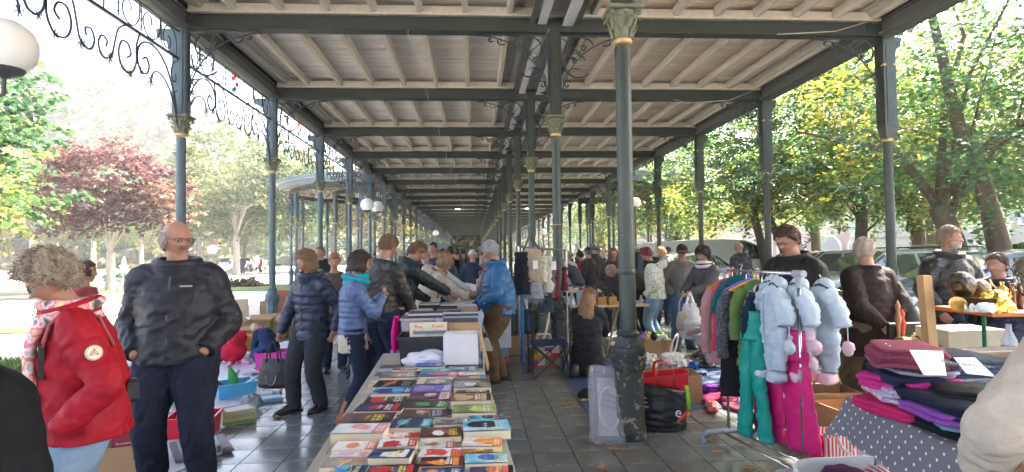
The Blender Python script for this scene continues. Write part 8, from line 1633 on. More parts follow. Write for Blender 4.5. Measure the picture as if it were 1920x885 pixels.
for j in range(ny_+1):
 for i in range(nx_+1):
  u = -ov*.75+(Ld+ov)*i/nx_; v = -ov+(Wd+ov)*j/ny_; du = max(0, -u); dv = max(0, -v); x = max(u, 0); y = max(v, 0); z = ZD; drop = math.hypot(du, dv) if (du > 0 and dv > 0) else max(du, dv)
  wave = .030*sin(u*9+.5*sin(v*3))*min(1, dv/.25)+.02*sin(v*11)*min(1, du/.25); 
  if dv > 0: y = -.012-.10*dv-abs(wave)*(dv/ov)
  if du > 0: x = -.012-.12*du-abs(wave)*(du/ov)
  if du > 0 and dv > 0: k_ = min(du, dv); x -= .25*k_; y -= .25*k_
  z = ZD+.004-(drop if drop < ov*1.3 else ov*1.3)*.97+(.0025*mnoise.noise(V((u*6, v*6, 0))) if drop == 0 else 0)
  vs.append((x, y, z)); uvs.append((u, v))
mb.add(vs, [(j*(nx_+1)+i, j*(nx_+1)+i+1, (j+1)*(nx_+1)+i+1, (j+1)*(nx_+1)+i) for j in range(ny_) for i in range(nx_)]); me = mb.mesh('tablecloth'); ul = me.uv_layers.new(name='UVMap'); idx = np.empty(len(me.loops), np.int32); me.loops.foreach_get('vertex_index', idx); ul.data.foreach_set('uv', np.array(uvs, np.float32)[idx].ravel())
o = link('tablecloth', me, dots, None, 9, c1, math.atan2(ex.y, ex.x)); tag(o, 'grey tablecloth with white polka dots hanging over the front table edge', 'tablecloth')
def onT(px, py, z): p = G(px, py, z); return p
def pile(px, py, base, items, seed, rz):
 z = base; p = G(px, py, base)
 for i, (l, nm, w_, d_, h_, mt, dx) in enumerate(items):
  slab(l, nm, p.x+dx[0], p.y+dx[1], z, w_, d_, h_, mt, seed+i, rz+.30*sin(i*2.3+seed), nz=.034); z += h_*.70
magk = M_('mauve_cable_knit', (.24,.045,.085), .95, .2, 9, .9, 60, stretch=(1,5,1)); tz = ZD+.004
pile(1712, 772, tz, [('hot pink folded trousers at the bottom left of the pile','folded_trousers',.42,.34,.055,cloth((.50,.02,.12)),(-.06,.0)),('pink and white striped tops low in the left pile','folded_shirt',.42,.36,.06,speckle('pink_print', (.62,.25,.38), (.7,.65,.66), 22, .5),(.02,.02)),('pale lilac printed tops in the left pile','folded_shirt',.40,.34,.055,speckle('lilac_print', (.50,.42,.55), (.35,.2,.3), 30, .55),(-.0,.02)),
 ('bright magenta fleece in the left pile','folded_fleece',.42,.34,.07,cloth((.55,.03,.22)),(.0,.02)),('navy folded top above the magenta fleece','folded_shirt',.38,.30,.045,cloth((.02,.025,.06)),(-.02,.03)),('pale grey-blue top with white trim under the knit','folded_shirt',.36,.28,.04,cloth((.35,.36,.42)),(.03,.03)),('dark plum folded garment under the mauve jumper','folded_jumper',.38,.28,.05,cloth((.07,.05,.09)),(.03,.02)),
 ('mauve cable-knit jumper with pearl buttons on top of the left pile','folded_jumper',.44,.30,.09,magk,(-.02,.02))], 70, math.atan2(ex.y, ex.x)+.05)
KN = COL.objects[-1]; mb = MB(); q = random.Random(2)
for i in range(9): mb.ball((-.16+.04*i, -.08-.03*sin(i*.5)+.02, .045-.004*abs(i-4)), .006, 8, 6)
o = mb.build('pearl_buttons', paint((.75,.72,.66), .3), KN, 9)
pile(1785, 806, tz, [('black folded trousers lying lowest at the front','folded_trousers',.50,.34,.05,cloth((.012,.012,.015)),(.06,-.02)),('light denim jeans with frayed edge in the front pile','folded_jeans',.46,.34,.05,LDENIM,(.10,.0)),('violet ribbed top peeking from the front pile','folded_shirt',.40,.32,.04,cloth((.26,.07,.34)),(.0,.0)),('dark indigo jeans on top of the front pile','folded_jeans',.46,.34,.07,cloth((.012,.018,.04)),(.02,.0)),('black corduroy trousers topmost at the front right','folded_trousers',.34,.26,.05,cloth((.015,.015,.018)),(.08,.03))], 90, math.atan2(ex.y, ex.x)-.05)
pile(1812, 745, tz, [('red and coral folded tops in the rear pile','folded_shirt',.44,.34,.07,cloth((.55,.06,.08)),(.0,.0)),('raspberry pink top in the rear pile','folded_shirt',.42,.32,.05,cloth((.55,.10,.15)),(.02,.0)),('sea-green folded top in the rear pile','folded_shirt',.42,.32,.04,cloth((.0,.22,.17)),(.0,.01)),('white and denim folded clothes in the rear pile','folded_shirt',.40,.3,.05,cloth((.40,.42,.46)),(.04,.0)),('dark blue jeans high in the rear pile','folded_jeans',.42,.3,.055,DENIM,(.0,.02)),('navy folded trousers topmost in the rear pile','folded_trousers',.42,.28,.06,cloth((.03,.045,.07)),(.02,.03))], 110, math.atan2(ex.y, ex.x))
pile(1880, 750, tz, [('pale blue-grey garment at the right of the rear pile','folded_shirt',.40,.32,.08,cloth((.20,.24,.30)),(.0,.0)),('grey folded sweater behind the cream jacket','folded_shirt',.38,.30,.08,cloth((.15,.17,.20)),(.0,.02)),('faded jeans stacked high at the right','folded_jeans',.38,.28,.07,cloth((.12,.18,.26)),(.0,.03))], 130, .2)
def price(label, pts, s, sz, M2=None):
 a, b, c_, d_ = pts; o = thing('price_sheet', label, 'sign', (a+c_)/2); c = (a+c_)/2; mb = MB(); vs = [p-c for p in pts]; n = (vs[1]-vs[0]).cross(vs[3]-vs[0]).normalized(); mb.add(vs+[v-n*.0015 for v in vs], [(0,1,2,3),(7,6,5,4),(0,4,5,1),(1,5,6,2),(2,6,7,3),(3,7,4,0)]); mb.build('paper', paint((.72,.72,.80), .7), o)
 x = (vs[1]-vs[0]).normalized(); y = n.cross(x); Mt = Matrix((( x.x,y.x,n.x,0),(x.y,y.y,n.y,0),(x.z,y.z,n.z,0),(0,0,0,1))); Mt.translation = n*.0012-y*sz*.3; text(s, sz, paint((.12,.22,.25), .6), o, Mt, ext=.0003, shear=.2)
p = [G(1732,703,1.09), G(1775,704,1.085), G(1768,658,1.10), G(1705,656,1.13)]; price('white paper sheet with a scribbled price lying on the mauve jumper', p, '2,- €', .085)
p = [G(1812,700,1.04), G(1866,706,1.03), G(1828,670,1.06), G(1788,670,1.06)]; price('white paper sheet with handwriting on the dark jeans pile', p, 'Damen', .065)
def bagshape(w, d, h, fl=1.1, fold=.010, seed=0, n=40, open_=True):
 mb = MB(); rs = []
 for i in range(14):
  v = i/13; k = 1+(fl-1)*v; r_ = []
  for j in range(n):
   a = 2*pi*j/n; x = sgnp(cos(a), .35)*w/2*k; y = sgnp(sin(a), .35)*d/2*k; f = mnoise.noise(V((x*9+seed, y*9, v*3)))*fold*2*(.3+v); r_.append((x+f, y+f*.6, v*h*(1+.06*sin(a*2+seed)*v)))
  rs.append(r_)
 if open_: rs += [[(x*.97, y*.96, z) for x, y, z in r_] for r_ in rs[::-1][:-1]]
 mb.rings(rs); return mb
p = P_(1588, 880, 0); p = (G(1586, 895).x, G(1586, 895).y+.1, 0); o = thing('striped_bag', 'red and white striped paper bag with white ribbon handles', 'bag', p, 8*DEG)
st = MB(); bgm = bagshape(.34, .20, .30, 1.0, .006, 3); me = bgm.mesh('bag')
stm = bpy.data.materials.new('red_white_stripes'); stm.use_nodes = True; n_ = stm.node_tree; b_ = n_.nodes['Principled BSDF']; tc = _n(n_, 'ShaderNodeTexCoord'); wv = _n(n_, 'ShaderNodeTexWave'); wv.inputs['Scale'].default_value = 11; wv.inputs['Distortion'].default_value = 3.5; wv.inputs['Detail Scale'].default_value = .0; mp_ = _n(n_, 'ShaderNodeMapping'); mp_.inputs['Scale'].default_value = (1,1,.001)
n_.links.new(tc.outputs['Object'], mp_.inputs[0]); n_.links.new(mp_.outputs[0], wv.inputs[0]); cr = _n(n_, 'ShaderNodeValToRGB'); e = cr.color_ramp.elements; cr.color_ramp.interpolation = 'CONSTANT'; e[0].color = (.45,.01,.02,1); e[1].position = .38; e[1].color = (.72,.68,.68,1); x = e.new(.62); x.color = (.08,.03,.03,1); x = e.new(.75); x.color = (.70,.66,.66,1)
n_.links.new(wv.outputs[0], cr.inputs[0]); n_.links.new(cr.outputs[0], b_.inputs['Base Color']); b_.inputs['Roughness'].default_value = .3; link('bag', me, stm, o, .8)
for s in (-1,1): mb = MB(); mb.tube([(-.08,s*.10,.29),(-.06,s*.12,.22),(0,s*.13,.17),(.06,s*.12,.22),(.08,s*.10,.29)], (.014,.003), 6, side=(0,0,1)); mb.build('handle', paint((.62,.62,.64), .5), o, 9)
def frontbag(name, label, px, py, w, d, h, mt, rz=0, dy=.1, seed=1, fl=1.1): q_ = G(px, py); o = thing(name, label, 'bag', (q_.x, q_.y+dy, 0), rz); bagshape(w, d, h, fl, .014, seed).build('bag', mt, o, .9); return o
o = frontbag('white_teal_bag', 'wide white plastic bag with a teal patch at the bottom edge', 1640, 1010, .62, .34, .34, paint((.62,.66,.66), .3), .1, .1, 4)
mb = MB(); mb.box((.16,-.17,.30), (.05,.01,.06)); mb.build('teal_patch', paint((.0,.32,.28), .4), o)
q_ = G(1612, 1010); mb = MB(); blobmb(mb, (0,0,0), .22, .16, .10, .7, .015, 12, 2); obj1('purple_garment', mb, cloth((.06,.015,.07)), 'dark purple garment inside the white and teal bag', 'clothes', (q_.x-.0, q_.y+.12, .30), smooth=9)
mb = MB(); blobmb(mb, (0,0,0), .20, .16, .12, .7, .01, 12, 3); obj1('striped_garment', mb, stm, 'red striped cloth inside the white and teal bag', 'clothes', (q_.x+.20, q_.y+.06, .30), smooth=9)
o = frontbag('green_bag', 'green carrier bag behind the striped one', 1640, 895, .40, .16, .20, paint((.12,.28,.04), .4), -.1, .28, 5)
for s in (-1,1): mb = MB(); mb.tube([(-.1,s*.06,.19),(-.08,s*.08,.12),(.02,s*.09,.10),(.08,s*.08,.19)], (.014,.003), 6, side=(0,0,1)); mb.build('handle', paint((.25,.5,.03), .4), o, 9)
o = frontbag('pink_white_bag', 'whitish bag with looping white cord handles in front of the dotted cloth', 1705, 960, .30, .22, .34, paint((.62,.55,.50), .35, alpha=.9), .2, .15, 6)
for k_ in range(3): mb = MB(); mb.tube([(-.12+.02*k_,-.08,.32),(-.16+.03*k_,-.10,.42+.03*k_),(-.06+.02*k_,-.11,.50),(.02,-.1,.40),(.04,-.08,.33)], .005, 6); mb.build('handle', paint((.70,.70,.68), .4), o, 9)
frontbag('lettered_bag', 'white bag with dark rose script partly under the tablecloth', 1770, 985, .22, .18, .36, speckle('script_print', (.68,.66,.66), (.25,.06,.12), 26, .58, .02), .1, .2, 7)
q_ = G(1665, 880); cardbox('brown carton standing behind the bags under the dotted table', (q_.x+.05, q_.y+.45, 0), .1, .5, .35, .36, 0); q_ = G(1620, 870); cardbox('second carton further under the dotted table', (q_.x+.15, q_.y+.7, 0), -.1, .45, .35, .40, 0)
trestle('black_table', 'dark table with small trinkets in front of the bearded man', D(1690,580,5.0).x, D(1835,580,5.0).x, 4.75, .80, .6, paint((.02,.02,.022), .5), BLACKP)
q = random.Random(21)
for i in range(26):
 px = 1690+q.random()*120; Y = 4.52+q.random()*.38; mb = MB(); s = q.uniform(.02,.05); t_ = i % 4
 if t_ == 0: mb.box((0,0,s*.4), (s*2.6,s*1.8,s*.8), bev=.003)
 elif t_ == 1: mb.lathe([(s*.6,0),(s,.01),(s*.9,s),(s*.4,s*1.4),(s*.5,s*1.6)], n=12)
 elif t_ == 2: mb.lathe([(s,0),(s*1.5,.01),(s*1.6,.02),(s*1.2,.012)], n=14)
 else: mb.ball((0,0,s*.6), (s,s*.6,s*.6), 10, 7)
 obj1(('trinket_box','little_jug','small_dish','shiny_trinket')[t_], mb, paint([(.5,.48,.42),(.5,.35,.1),(.03,.03,.035),(.3,.08,.04),(.03,.2,.22),(.5,.42,.3),(.15,.2,.06)][i % 7], .3, metal=.5 if t_ == 3 else 0), '%s %s among the trinkets on the dark table' % (('ivory','brass-coloured','black','rust','teal','sand','olive')[i % 7], ('lidded box','tiny jug','small saucer','shiny ornament')[t_]), ('box','jug','dish','ornament')[t_], (D(px,560,Y).x, Y, .802), q.uniform(0,6), 'trinkets on the dark table')
mb = MB(); mb.box((0,0,.07), (.42,.04,.16), bev=.01); obj1('black_case', mb, BLACKP, 'black upright case left of the bearded man', 'case', (D(1712,545,4.9).x, 4.95, .802))
lp = thing('table_lamp', 'table lamp with a dark green-grey conical shade', 'lamp', (D(1706,560,5.1).x, 5.1, .80)); mb = MB(); mb.lathe([(.05,.28),(.15,.13),(.145,.13),(.045,.28)], n=24, cap=False); mb.build('shade', paint((.035,.05,.05), .7), lp, .9); mb = MB(); mb.lathe([(.06,0),(.06,.015),(.03,.03),(.04,.08),(.015,.12),(.012,.2)], n=16); mb.build('stand', paint((.05,.04,.03), .3), lp, .9)
for i, (px, h, c) in enumerate(((1682,.36,(.35,.2,.1)),(1690,.28,(.5,.05,.03)))): mb = MB(); mb.lathe([(.03,0),(.03,.02),(.012,.04),(.02,h*.4),(.03,h*.55),(.012,h*.7),(.022,h*.85),(.002,h)], n=12); obj1('carved_figure', mb, paint(c, .5), ['tall carved wooden figure beside the elderly man','red-topped slim figure beside the lamp'][i], 'figure', (D(px,540,4.9).x, 4.9, .80), smooth=.9)
o = trestle('brass_table', 'low table crowded with brass vases behind the clothes rack', D(1535,560,6.4).x, D(1610,560,6.4).x, 6.4, .78, .7, WOOD, WOOD)
brass = M_('brass', (.55,.36,.10), .28, .2, 9, metal=1)
for i, (px, h, r, Y) in enumerate(((1548,.20,.05,6.2),(1556,.30,.055,6.35),(1566,.16,.06,6.15),(1562,.26,.04,6.5),(1572,.34,.045,6.6),(1544,.24,.04,6.55),(1578,.12,.06,6.25))):
 mb = MB(); mb.lathe([(r*.7,0),(r*.75,.01),(r*.3,.03),(r,h*.3),(r*1.05,h*.45),(r*.4,h*.75),(r*.35,h*.85),(r*.7,h),(r*.62,h)], n=18); obj1('brass_vase', mb, brass, ['squat brass vase at the front left','slender brass vase second from the rack','small wide brass bowl-vase','narrow brass vase at the back','tallest brass vase','thin brass vase at the back left','lowest brass pot on the right'][i]+' of the brass table', 'vase', (D(px,560,Y).x, Y, .782), 0, 'brass vases', smooth=.9)
mb = MB(); mb.lathe([(.02,0),(.10,.01),(.17,.06),(.20,.14),(.19,.15),(.16,.07),(.09,.02)], n=28); o = obj1('silver_bowl', mb, paint((.6,.62,.65), .2, metal=1), 'large silver bowl standing on its edge beside the man in black', 'bowl', (D(1552,520,5.9).x, 5.9, .97), smooth=.9, rot=(1.35,0,.3))
mb = MB(); mb.box((0,0,.2), (.7,.5,.40), bev=.004); obj1('brown_crate', mb, CARD, 'brown carton under the brass table', 'box', (D(1575,600,6.3).x, 6.3, 0), .05, 'cartons under the brass table'); mb = MB(); mb.box((0,0,.12), (.5,.4,.24), bev=.004); obj1('wooden_crate', mb, WOOD, 'dark wooden crate with shiny things beside the baby mitten', 'crate', (D(1535,640,5.6).x, 5.6, 0), .15)
mb = MB(); mb.box((0,0,.012), (.45,.3,.02), bev=.008); mb.tube([(-.18,-.1,0),(-.2,-.12,-.42)], .012, 6); mb.tube([(.18,-.1,0),(.2,-.12,-.42)], .012, 6); mb.tube([(-.18,.1,0),(-.2,.12,-.42)], .012, 6); mb.tube([(.18,.1,0),(.2,.12,-.42)], .012, 6); obj1('lime_stool', mb, paint((.35,.55,.02), .35), 'lime green plastic stool left of the elderly man', 'stool', (D(1592,655,5.5).x-.1, 5.55, .44), .3)
c_ = G(1705, 690); cardbox('carton with a pink tin on top behind the dotted table', (c_.x, c_.y-.0+.5, 0), .15, .40, .34, .38, 0)
mb = MB(); mb.box((0,0,.05), (.22,.16,.11), bev=.01); obj1('pink_tin', mb, speckle('pink_tin_print', (.50,.05,.12), (.6,.4,.2), 30, .55), 'decorated pink tin box resting on the carton', 'tin', (c_.x-.02, c_.y+.48, .38), .35)
cr = thing('stoneware_crock', 'cream stoneware crock with a dark red rim', 'crock', (D(1752,650,4.2).x, 4.2, .30)); mb = MB(); mb.lathe([(.10,0),(.13,.02),(.14,.1),(.135,.22),(.125,.22),(.12,.02)], n=26); mb.build('crock', paint((.50,.44,.33), .3), cr, .9); mb = MB(); mb.lathe([(.137,.185),(.148,.20),(.148,.235),(.13,.24),(.13,.2)], n=26, cap=False); mb.build('rim', paint((.22,.01,.02), .25), cr, .9)
mb = MB(); mb.box((0,0,.15), (.5,.4,.30), bev=.005); obj1('dark_pedestal', mb, WOOD, 'dark wooden box under the stoneware crock', 'box', (D(1752,650,4.2).x, 4.2, 0))
for i, (dx, L_, a, w_, c) in enumerate(((.0,1.08,-.06,.07,(.50,.30,.14)),(-.08,.36,.02,.02,(.06,.03,.02)),(-.04,.34,.0,.02,(.10,.05,.03)),(.05,.48,.12,.018,(.05,.04,.035)),(.10,.40,.35,.02,(.12,.03,.02)))):
 mb = MB(); M = Matrix.Rotation(a, 3, 'Y')
 if i == 0: mb.box(M @ V((0,0,L_/2)), (w_,w_,L_), M=M, bev=.006)
 else: mb.tube([M @ V((0,0,0)), M @ V((0,0,L_*.85)), M @ V((.01,0,L_))], [w_*.6,w_*.5,w_*.3], 8); mb.ball(M @ V((.01,0,L_)), w_*.9, 8, 6)
 obj1(('wooden_plank','walking_stick','walking_stick','walking_stick','walking_stick')[i], mb, paint(c, .5, bump=.2, bscale=12), ['pale thick wooden plank standing in the crock','shortest dark stick in the crock','dark brown stick left of the pale plank','black slim stick right of the pale plank','reddish stick leaning far right in the crock'][i], 'plank' if i == 0 else 'stick', (cr.location.x+dx, 4.2+.02*i, .33), 0, None if i == 0 else 'sticks in the stoneware crock')
x0, x1 = 3.62, 5.0; bt = thing('beer_table', 'orange-brown beer table with green steel legs carrying brass and bronze', 'table', ((x0+x1)/2, 4.05, 0), -3*DEG); L_ = x1-x0; ZB2 = 1.16-.02
ZB2 = G(1800, 612, 0).z; ZB2 = EYE-(606-478)*3.9/1080+.0
mb = MB(); mb.box((0,0,ZB2-.015), (L_,.55,.03), bev=.004); mb.build('table_top', M_('orange_varnished_wood', (.42,.11,.02), .35, .2, 4, stretch=(6,1,1)), bt)
grn = paint((.0,.13,.05), .4)
for s in (-1,1):
 mb = MB(); x = s*(L_/2-.35)
 for y in (-.22,.22): mb.tube([(x,y,ZB2-.03),(x,y,0)], .016, 6)
 mb.box((x,0,ZB2-.045), (.04,.5,.03)); mb.box((x,0,.25), (.03,.46,.03)); mb.tube([(x,0,ZB2-.35),(x-s*.45,0,ZB2-.04)], .014, 6); mb.build('leg', grn, bt)
mb = MB(); mb.box((0,-.24,ZB2-.28), (L_-.7,.02,.03)); mb.build('cross_bar', grn, bt)
ob = lambda px, Y: (D(px, 560, Y).x, Y, ZB2+.002)
bronze = M_('bronze', (.10,.055,.035), .3, .4, 12, metal=.8, col2=(.25,.15,.08), c2scale=12, c2w=.3); gold = M_('gold_foil', (.75,.52,.12), .22, .2, 20, .9, 22, metal=1)
def bust(label, px, Y, s, mt, veil=None):
 o = thing('bust', label, 'bust', ob(px, Y), 100*DEG); mb = MB(); T = Matrix.Translation((0,.03*s,.20*s)); headgeo(mb, .20*s, T, True, ears=True); mb.build('head', mt, o, 9)
 mb = MB(); loft(mb, [(0,0,0),(0,0,.03*s),(0,0,.07*s),(0,0,.11*s),(0,.01*s,.17*s)], [(.09*s,.06*s),(.11*s,.07*s),(.09*s,.055*s),(.04*s,.035*s),(.035*s,.035*s)], 16, 20); mb.build('neck', mt, o, 9)
 hairgeo(.20*s, dict(zf=.35, zs=-.3, zb=-.9, th=.16, rough=.25), T, 5).build('veil', veil or mt, o, 9)
bust('larger dark bronze bust of a veiled woman at the left end of the beer table', 1806, 4.1, .80, bronze, paint((.05,.045,.035), .35)); bust('second smaller bronze bust with a pale veil on the beer table', 1840, 4.15, .62, bronze, paint((.16,.14,.10), .4))
q = random.Random(31)
its = [('brass_plate','round yellow brass plate standing on the table edge',1795,3.92,0),('glass_goblet','overturned clear glass goblet at the table edge',1808,3.86,1),('glass_stopper','cut glass stopper beside the goblet',1822,3.84,1),('dark_bowl','big dark brass bowl in the middle of the beer table',1838,3.95,2),('gold_ornament','glittering gold foil ornament on the beer table',1873,3.9,3),('gold_ornament','smaller gold ornament beside the glittering one',1862,3.86,3),('bronze_animal','small bronze horse before the boy',1852,4.15,4),('bronze_animal','bronze stag beside the gold ornament',1888,4.05,4),('bronze_figure','upright bronze figure at the right of the beer table',1898,3.95,5),('bronze_figure','second bronze figure close to the right edge',1912,4.0,5),('white_shell','pale shell beside the bronze horse',1846,4.2,6),('brass_figure','slim brass figure behind the gold ornament',1880,4.15,5),('white_candle','short white candle lying by the glass',1832,3.84,7)]
for nm, lb, px, Y, k_ in its:
 mb = MB()
 if k_ == 0: mb.lathe([(.02,0),(.05,.005),(.055,.015),(.05,.012)], n=22); mt = brass
 elif k_ == 1: mb.lathe([(.03,0),(.03,.004),(.005,.012),(.005,.05),(.03,.08),(.034,.13),(.031,.13),(.025,.08)], n=16); mt = clearp((.75,.78,.80), .5)
 elif k_ == 2: mb.lathe([(.05,0),(.06,.01),(.14,.07),(.16,.10),(.15,.10),(.12,.06),(.04,.02)], n=28); mt = paint((.10,.06,.03), .3, metal=.8)
 elif k_ == 3: blobmb(mb, (0,0,.05), .14, .10, .16, .8, .04, 22, int(px), 30, 20); mt = gold
 elif k_ == 4:
  loft(mb, [(-.06,0,.08),(0,0,.085),(.05,0,.09),(.08,0,.13),(.11,0,.13)], [(.02,.025),(.022,.028),(.022,.026),(.012,.016),(.012,.012)], 14, 12, side=(0,1,0))
  for x in (-.05,.045):
   for y in (-.012,.012): mb.tube([(x,y,.07),(x+.005,y,.03),(x,y,0)], [.009,.006,.006], 6)
  mt = bronze
 elif k_ == 5: loft(mb, [(0,0,0),(0,0,.03),(0,0,.10),(0,0,.15),(0,0,.165),(0,0,.19)], [(.035,.035),(.02,.02),(.025,.02),(.03,.018),(.01,.01),(.016,.018)], 20, 14); mb.tube([(-.03,0,.14),(-.05,-.02,.10),(-.02,-.04,.11)], .007, 6); mb.tube([(.03,0,.14),(.06,-.01,.17),(.07,-.02,.21)], .007, 6); mt = bronze if 'bronze' in nm else brass
 elif k_ == 6: blobmb(mb, (0,0,.035), .12, .08, .08, .9, .012, 20, 3); mt = paint((.5,.44,.34), .4)
 else: mb.tube([(-.05,0,.014),(.06,.01,.014)], .014, 10); mt = paint((.6,.56,.45), .4)
 o = obj1(nm, mb, mt, lb, nm.split('_')[-1], ob(px, Y), q.uniform(0,6), smooth=.9); 
 if k_ == 0: o.rotation_euler = (1.2,0,-.5); o.location.z += .05
 if k_ == 1: o.rotation_euler = (1.5,0,q.uniform(0,2)); o.location.z += .034
mb = MB(); mb.lathe([(.045,0),(.05,.02),(.05,.18),(.02,.25),(.018,.30),(.02,.30)], n=18); mb.v = [(x,y,z) for x,y,z in mb.v]
o = obj1('water_bottle', mb, clearp((.6,.7,.8), .5), 'clear plastic water bottle with blue label under the beer table', 'bottle', (D(1892,640,4.1).x, 4.1, ZB2-.42), smooth=.9); m2 = MB(); m2.lathe([(.0515,.07),(.0515,.14)], n=18, cap=False); m2.build('label', paint((.1,.25,.55), .4), o, 9)
mb = MB(); mb.box((0,0,.12), (.5,.35,.24), bev=.004); obj1('cream_case', mb, paint((.5,.47,.36), .6), 'cream flat case under the beer table', 'case', (D(1800,640,4.6).x, 4.6, ZB2-.45), smooth=None)
mb = MB(); mb.box((0,0,.28), (1.1,.5,.56), bev=.01); obj1('storage_trunk', mb, M_('green_grey_print', (.10,.13,.12), .6, .3, 6, col2=(.28,.30,.28), c2scale=6, c2w=.05), 'green-grey trunk standing under the beer table', 'trunk', (D(1820,700,4.5).x, 4.6, 0), smooth=None)
o = thing('silver_tray', 'large rectangular silver tray propped up behind the jeans', 'tray', D(1868, 690, 3.7), 0); M = Matrix.Rotation(-25*DEG, 3, 'Z') @ Matrix.Rotation(.9, 3, 'X') @ Matrix.Rotation(-.18, 3, 'Y')
mb = MB(); rs = []
for k_, z in ((1.0,.012),(.97,.016),(.84,.0),(.80,-.006),(.05,-.006)): rs.append([M @ V((sgnp(cos(a), .45)*.24*k_, sgnp(sin(a), .45)*.155*k_-(0 if k_ > .1 else 0), z)) for a in [2*pi*j/40 for j in range(40)]])
mb.rings(rs+[[p - M @ V((0,0,.004)) for p in r_] for r_ in rs[::-1]], cap=False); mb.build('tray', paint((.45,.40,.33), .18, metal=1), o, .9)
mb = MB(); mb.box((0,0,.02), (.42,.42,.04), bev=.01)
for x in (-.18,.18):
 for y in (-.18,.18): mb.tube([(x,y,0),(x,y,-.68)], .016, 6)
obj1('bar_stool', mb, WOOD, 'dark stool the teenage boy sits on', 'stool', (SEAT_BOY.location.x, SEAT_BOY.location.y, .66), smooth=None)
# ================= VEHICLES =================
def sect(x, w, zb, zs, zt, tw):
 return [(x,-w*.80,zb),(x,-w,zb+.12),(x,-w*1.0,(zb+zs)/2),(x,-w*.97,zs),(x,-tw,zt-.03),(x,-tw*.86,zt),(x,tw*.86,zt),(x,tw,zt-.03),(x,w*.97,zs),(x,w*1.0,(zb+zs)/2),(x,w,zb+.12),(x,w*.80,zb)]
carglass = M_('car_window_glass', (.03,.04,.045), .06, .1, 2, spec=1.0, coat=1)
tyre = paint((.02,.02,.02), .8)
def car(label, loc, rz, col, kind='estate', L=4.5, w=.88, group='parked cars', extra=None, rail=False):
 o = thing('parked_car' if kind != 'van' else 'parked_van', label, 'car' if kind != 'van' else 'van', loc, rz, group); pm_ = M_('car_paint', col, .25, .04, 3, coat=.8, spec=.6, metal=.25 if max(col) < .5 and col != (.02,.02,.025) else 0)
 h = {'estate':1.48,'hatch':1.47,'van':1.98,'suv':1.66}[kind]; sh = {'estate':.92,'hatch':.93,'van':1.12,'suv':1.02}[kind]
 prof = {'estate':[(-2.25,.55,.62,.7),(-2.2,.82,.9,.7),(-2.12,.92,1.12,.66),(-1.85,.93,1.42,.62),(-.6,.94,1.49,.60),(.3,.93,1.46,.60),(.95,.93,1.02,.66),(1.15,.90,.96,.74),(1.9,.84,.88,.72),(2.2,.70,.74,.64),(2.26,.5,.55,.6)],
   'hatch':[(-2.0,.6,.65,.7),(-1.98,.85,.95,.68),(-1.88,.93,1.15,.64),(-1.5,.95,1.40,.60),(-.4,.95,1.47,.58),(.4,.94,1.42,.58),(1.15,.93,1.0,.66),(1.35,.88,.94,.74),(1.9,.80,.84,.70),(2.1,.6,.64,.62)],
   'suv':[(-2.2,.6,.65,.74),(-2.18,.95,1.0,.72),(-2.08,1.02,1.3,.70),(-1.85,1.03,1.6,.66),(-.5,1.04,1.67,.64),(.4,1.03,1.62,.64),(1.0,1.02,1.12,.68),(1.2,1.0,1.06,.76),(2.0,.95,.99,.74),(2.25,.7,.8,.66)],
   'van':[(-2.4,.6,.7,.8),(-2.38,1.1,1.6,.82),(-2.3,1.12,1.92,.78),(0,1.12,1.98,.80),(.8,1.12,1.93,.78),(1.25,1.12,1.75,.74),(1.85,1.10,1.18,.72),(2.0,1.0,1.08,.74),(2.45,.85,.92,.72),(2.5,.55,.6,.66)]}[kind]
 rs = []
 xs_ = [p_[0] for p_ in prof]; nS = 44
 for i in range(nS):
  x = xs_[0]+(xs_[-1]-xs_[0])*i/(nS-1); k_ = 0
  while k_ < len(xs_)-2 and x > xs_[k_+1]: k_ += 1
  t_ = (x-xs_[k_])/(xs_[k_+1]-xs_[k_]); v = [prof[k_][m_]*(1-t_)+prof[k_+1][m_]*t_ for m_ in (1,2,3)]
  ww = w*(1-.14*max(0, abs(x)/abs(xs_[-1])-.72)/.28); tw = v[2]*w/.88 if v[1] > v[0]+.06 else ww*.9
  rs.append(sect(x, ww, .24 if min(abs(x-1.4*L/4.5), abs(x+1.35*L/4.5)) > .37 else .24+.42*math.sqrt(max(0, 1-(min(abs(x-1.4*L/4.5), abs(x+1.35*L/4.5))/.37)**2)), v[0], max(v[1], v[0]+.03), min(tw, ww*.95)))
 mb = MB(); mb.rings(rs); mb.build('body', pm_, o, .7)
 gx = {'estate':((-1.95,-1.15),(-1.08,-.22),(-.15,.62)),'hatch':((-1.65,-1.0),(-.93,-.1),(-.03,.75)),'suv':((-1.9,-1.2),(-1.12,-.25),(-.17,.65)),'van':((.55,1.42),)}[kind]
 def sidep(x, f):
  k_ = 0
  while k_ < len(xs_)-2 and x > xs_[k_+1]: k_ += 1
  t_ = (x-xs_[k_])/(xs_[k_+1]-xs_[k_]); v = [prof[k_][m_]*(1-t_)+prof[k_+1][m_]*t_ for m_ in (1,2,3)]
  z0 = v[0]+.03; z1 = v[1]-.07; tw = min(v[2]*w/.88, w*.95); return (w*.97+(tw-w*.97)*f*.93, z0+(z1-z0)*f)
 for s in (-1,1):
  for a, b in gx:
   mb = MB(); n = 7; rr = []
   for i in range(n+1):
    x = a+(b-a)*i/n; y0, z0 = sidep(x, .04); y1, z1 = sidep(x, .98 if z_ok(sidep, x) else .5); rr.append([(x,s*(y0+.008),z0),(x,s*(y1+.008),z1),(x,s*(y1-.01),z1),(x,s*(y0-.01),z0)])
   mb.rings(rr); mb.build('window', carglass, o)
 fx = {'estate':(.40,.98,1.44,1.0),'hatch':(.5,1.18,1.38,.98),'suv':(.5,1.04,1.58,1.08),'van':(1.22,1.86,1.76,1.18)}[kind]
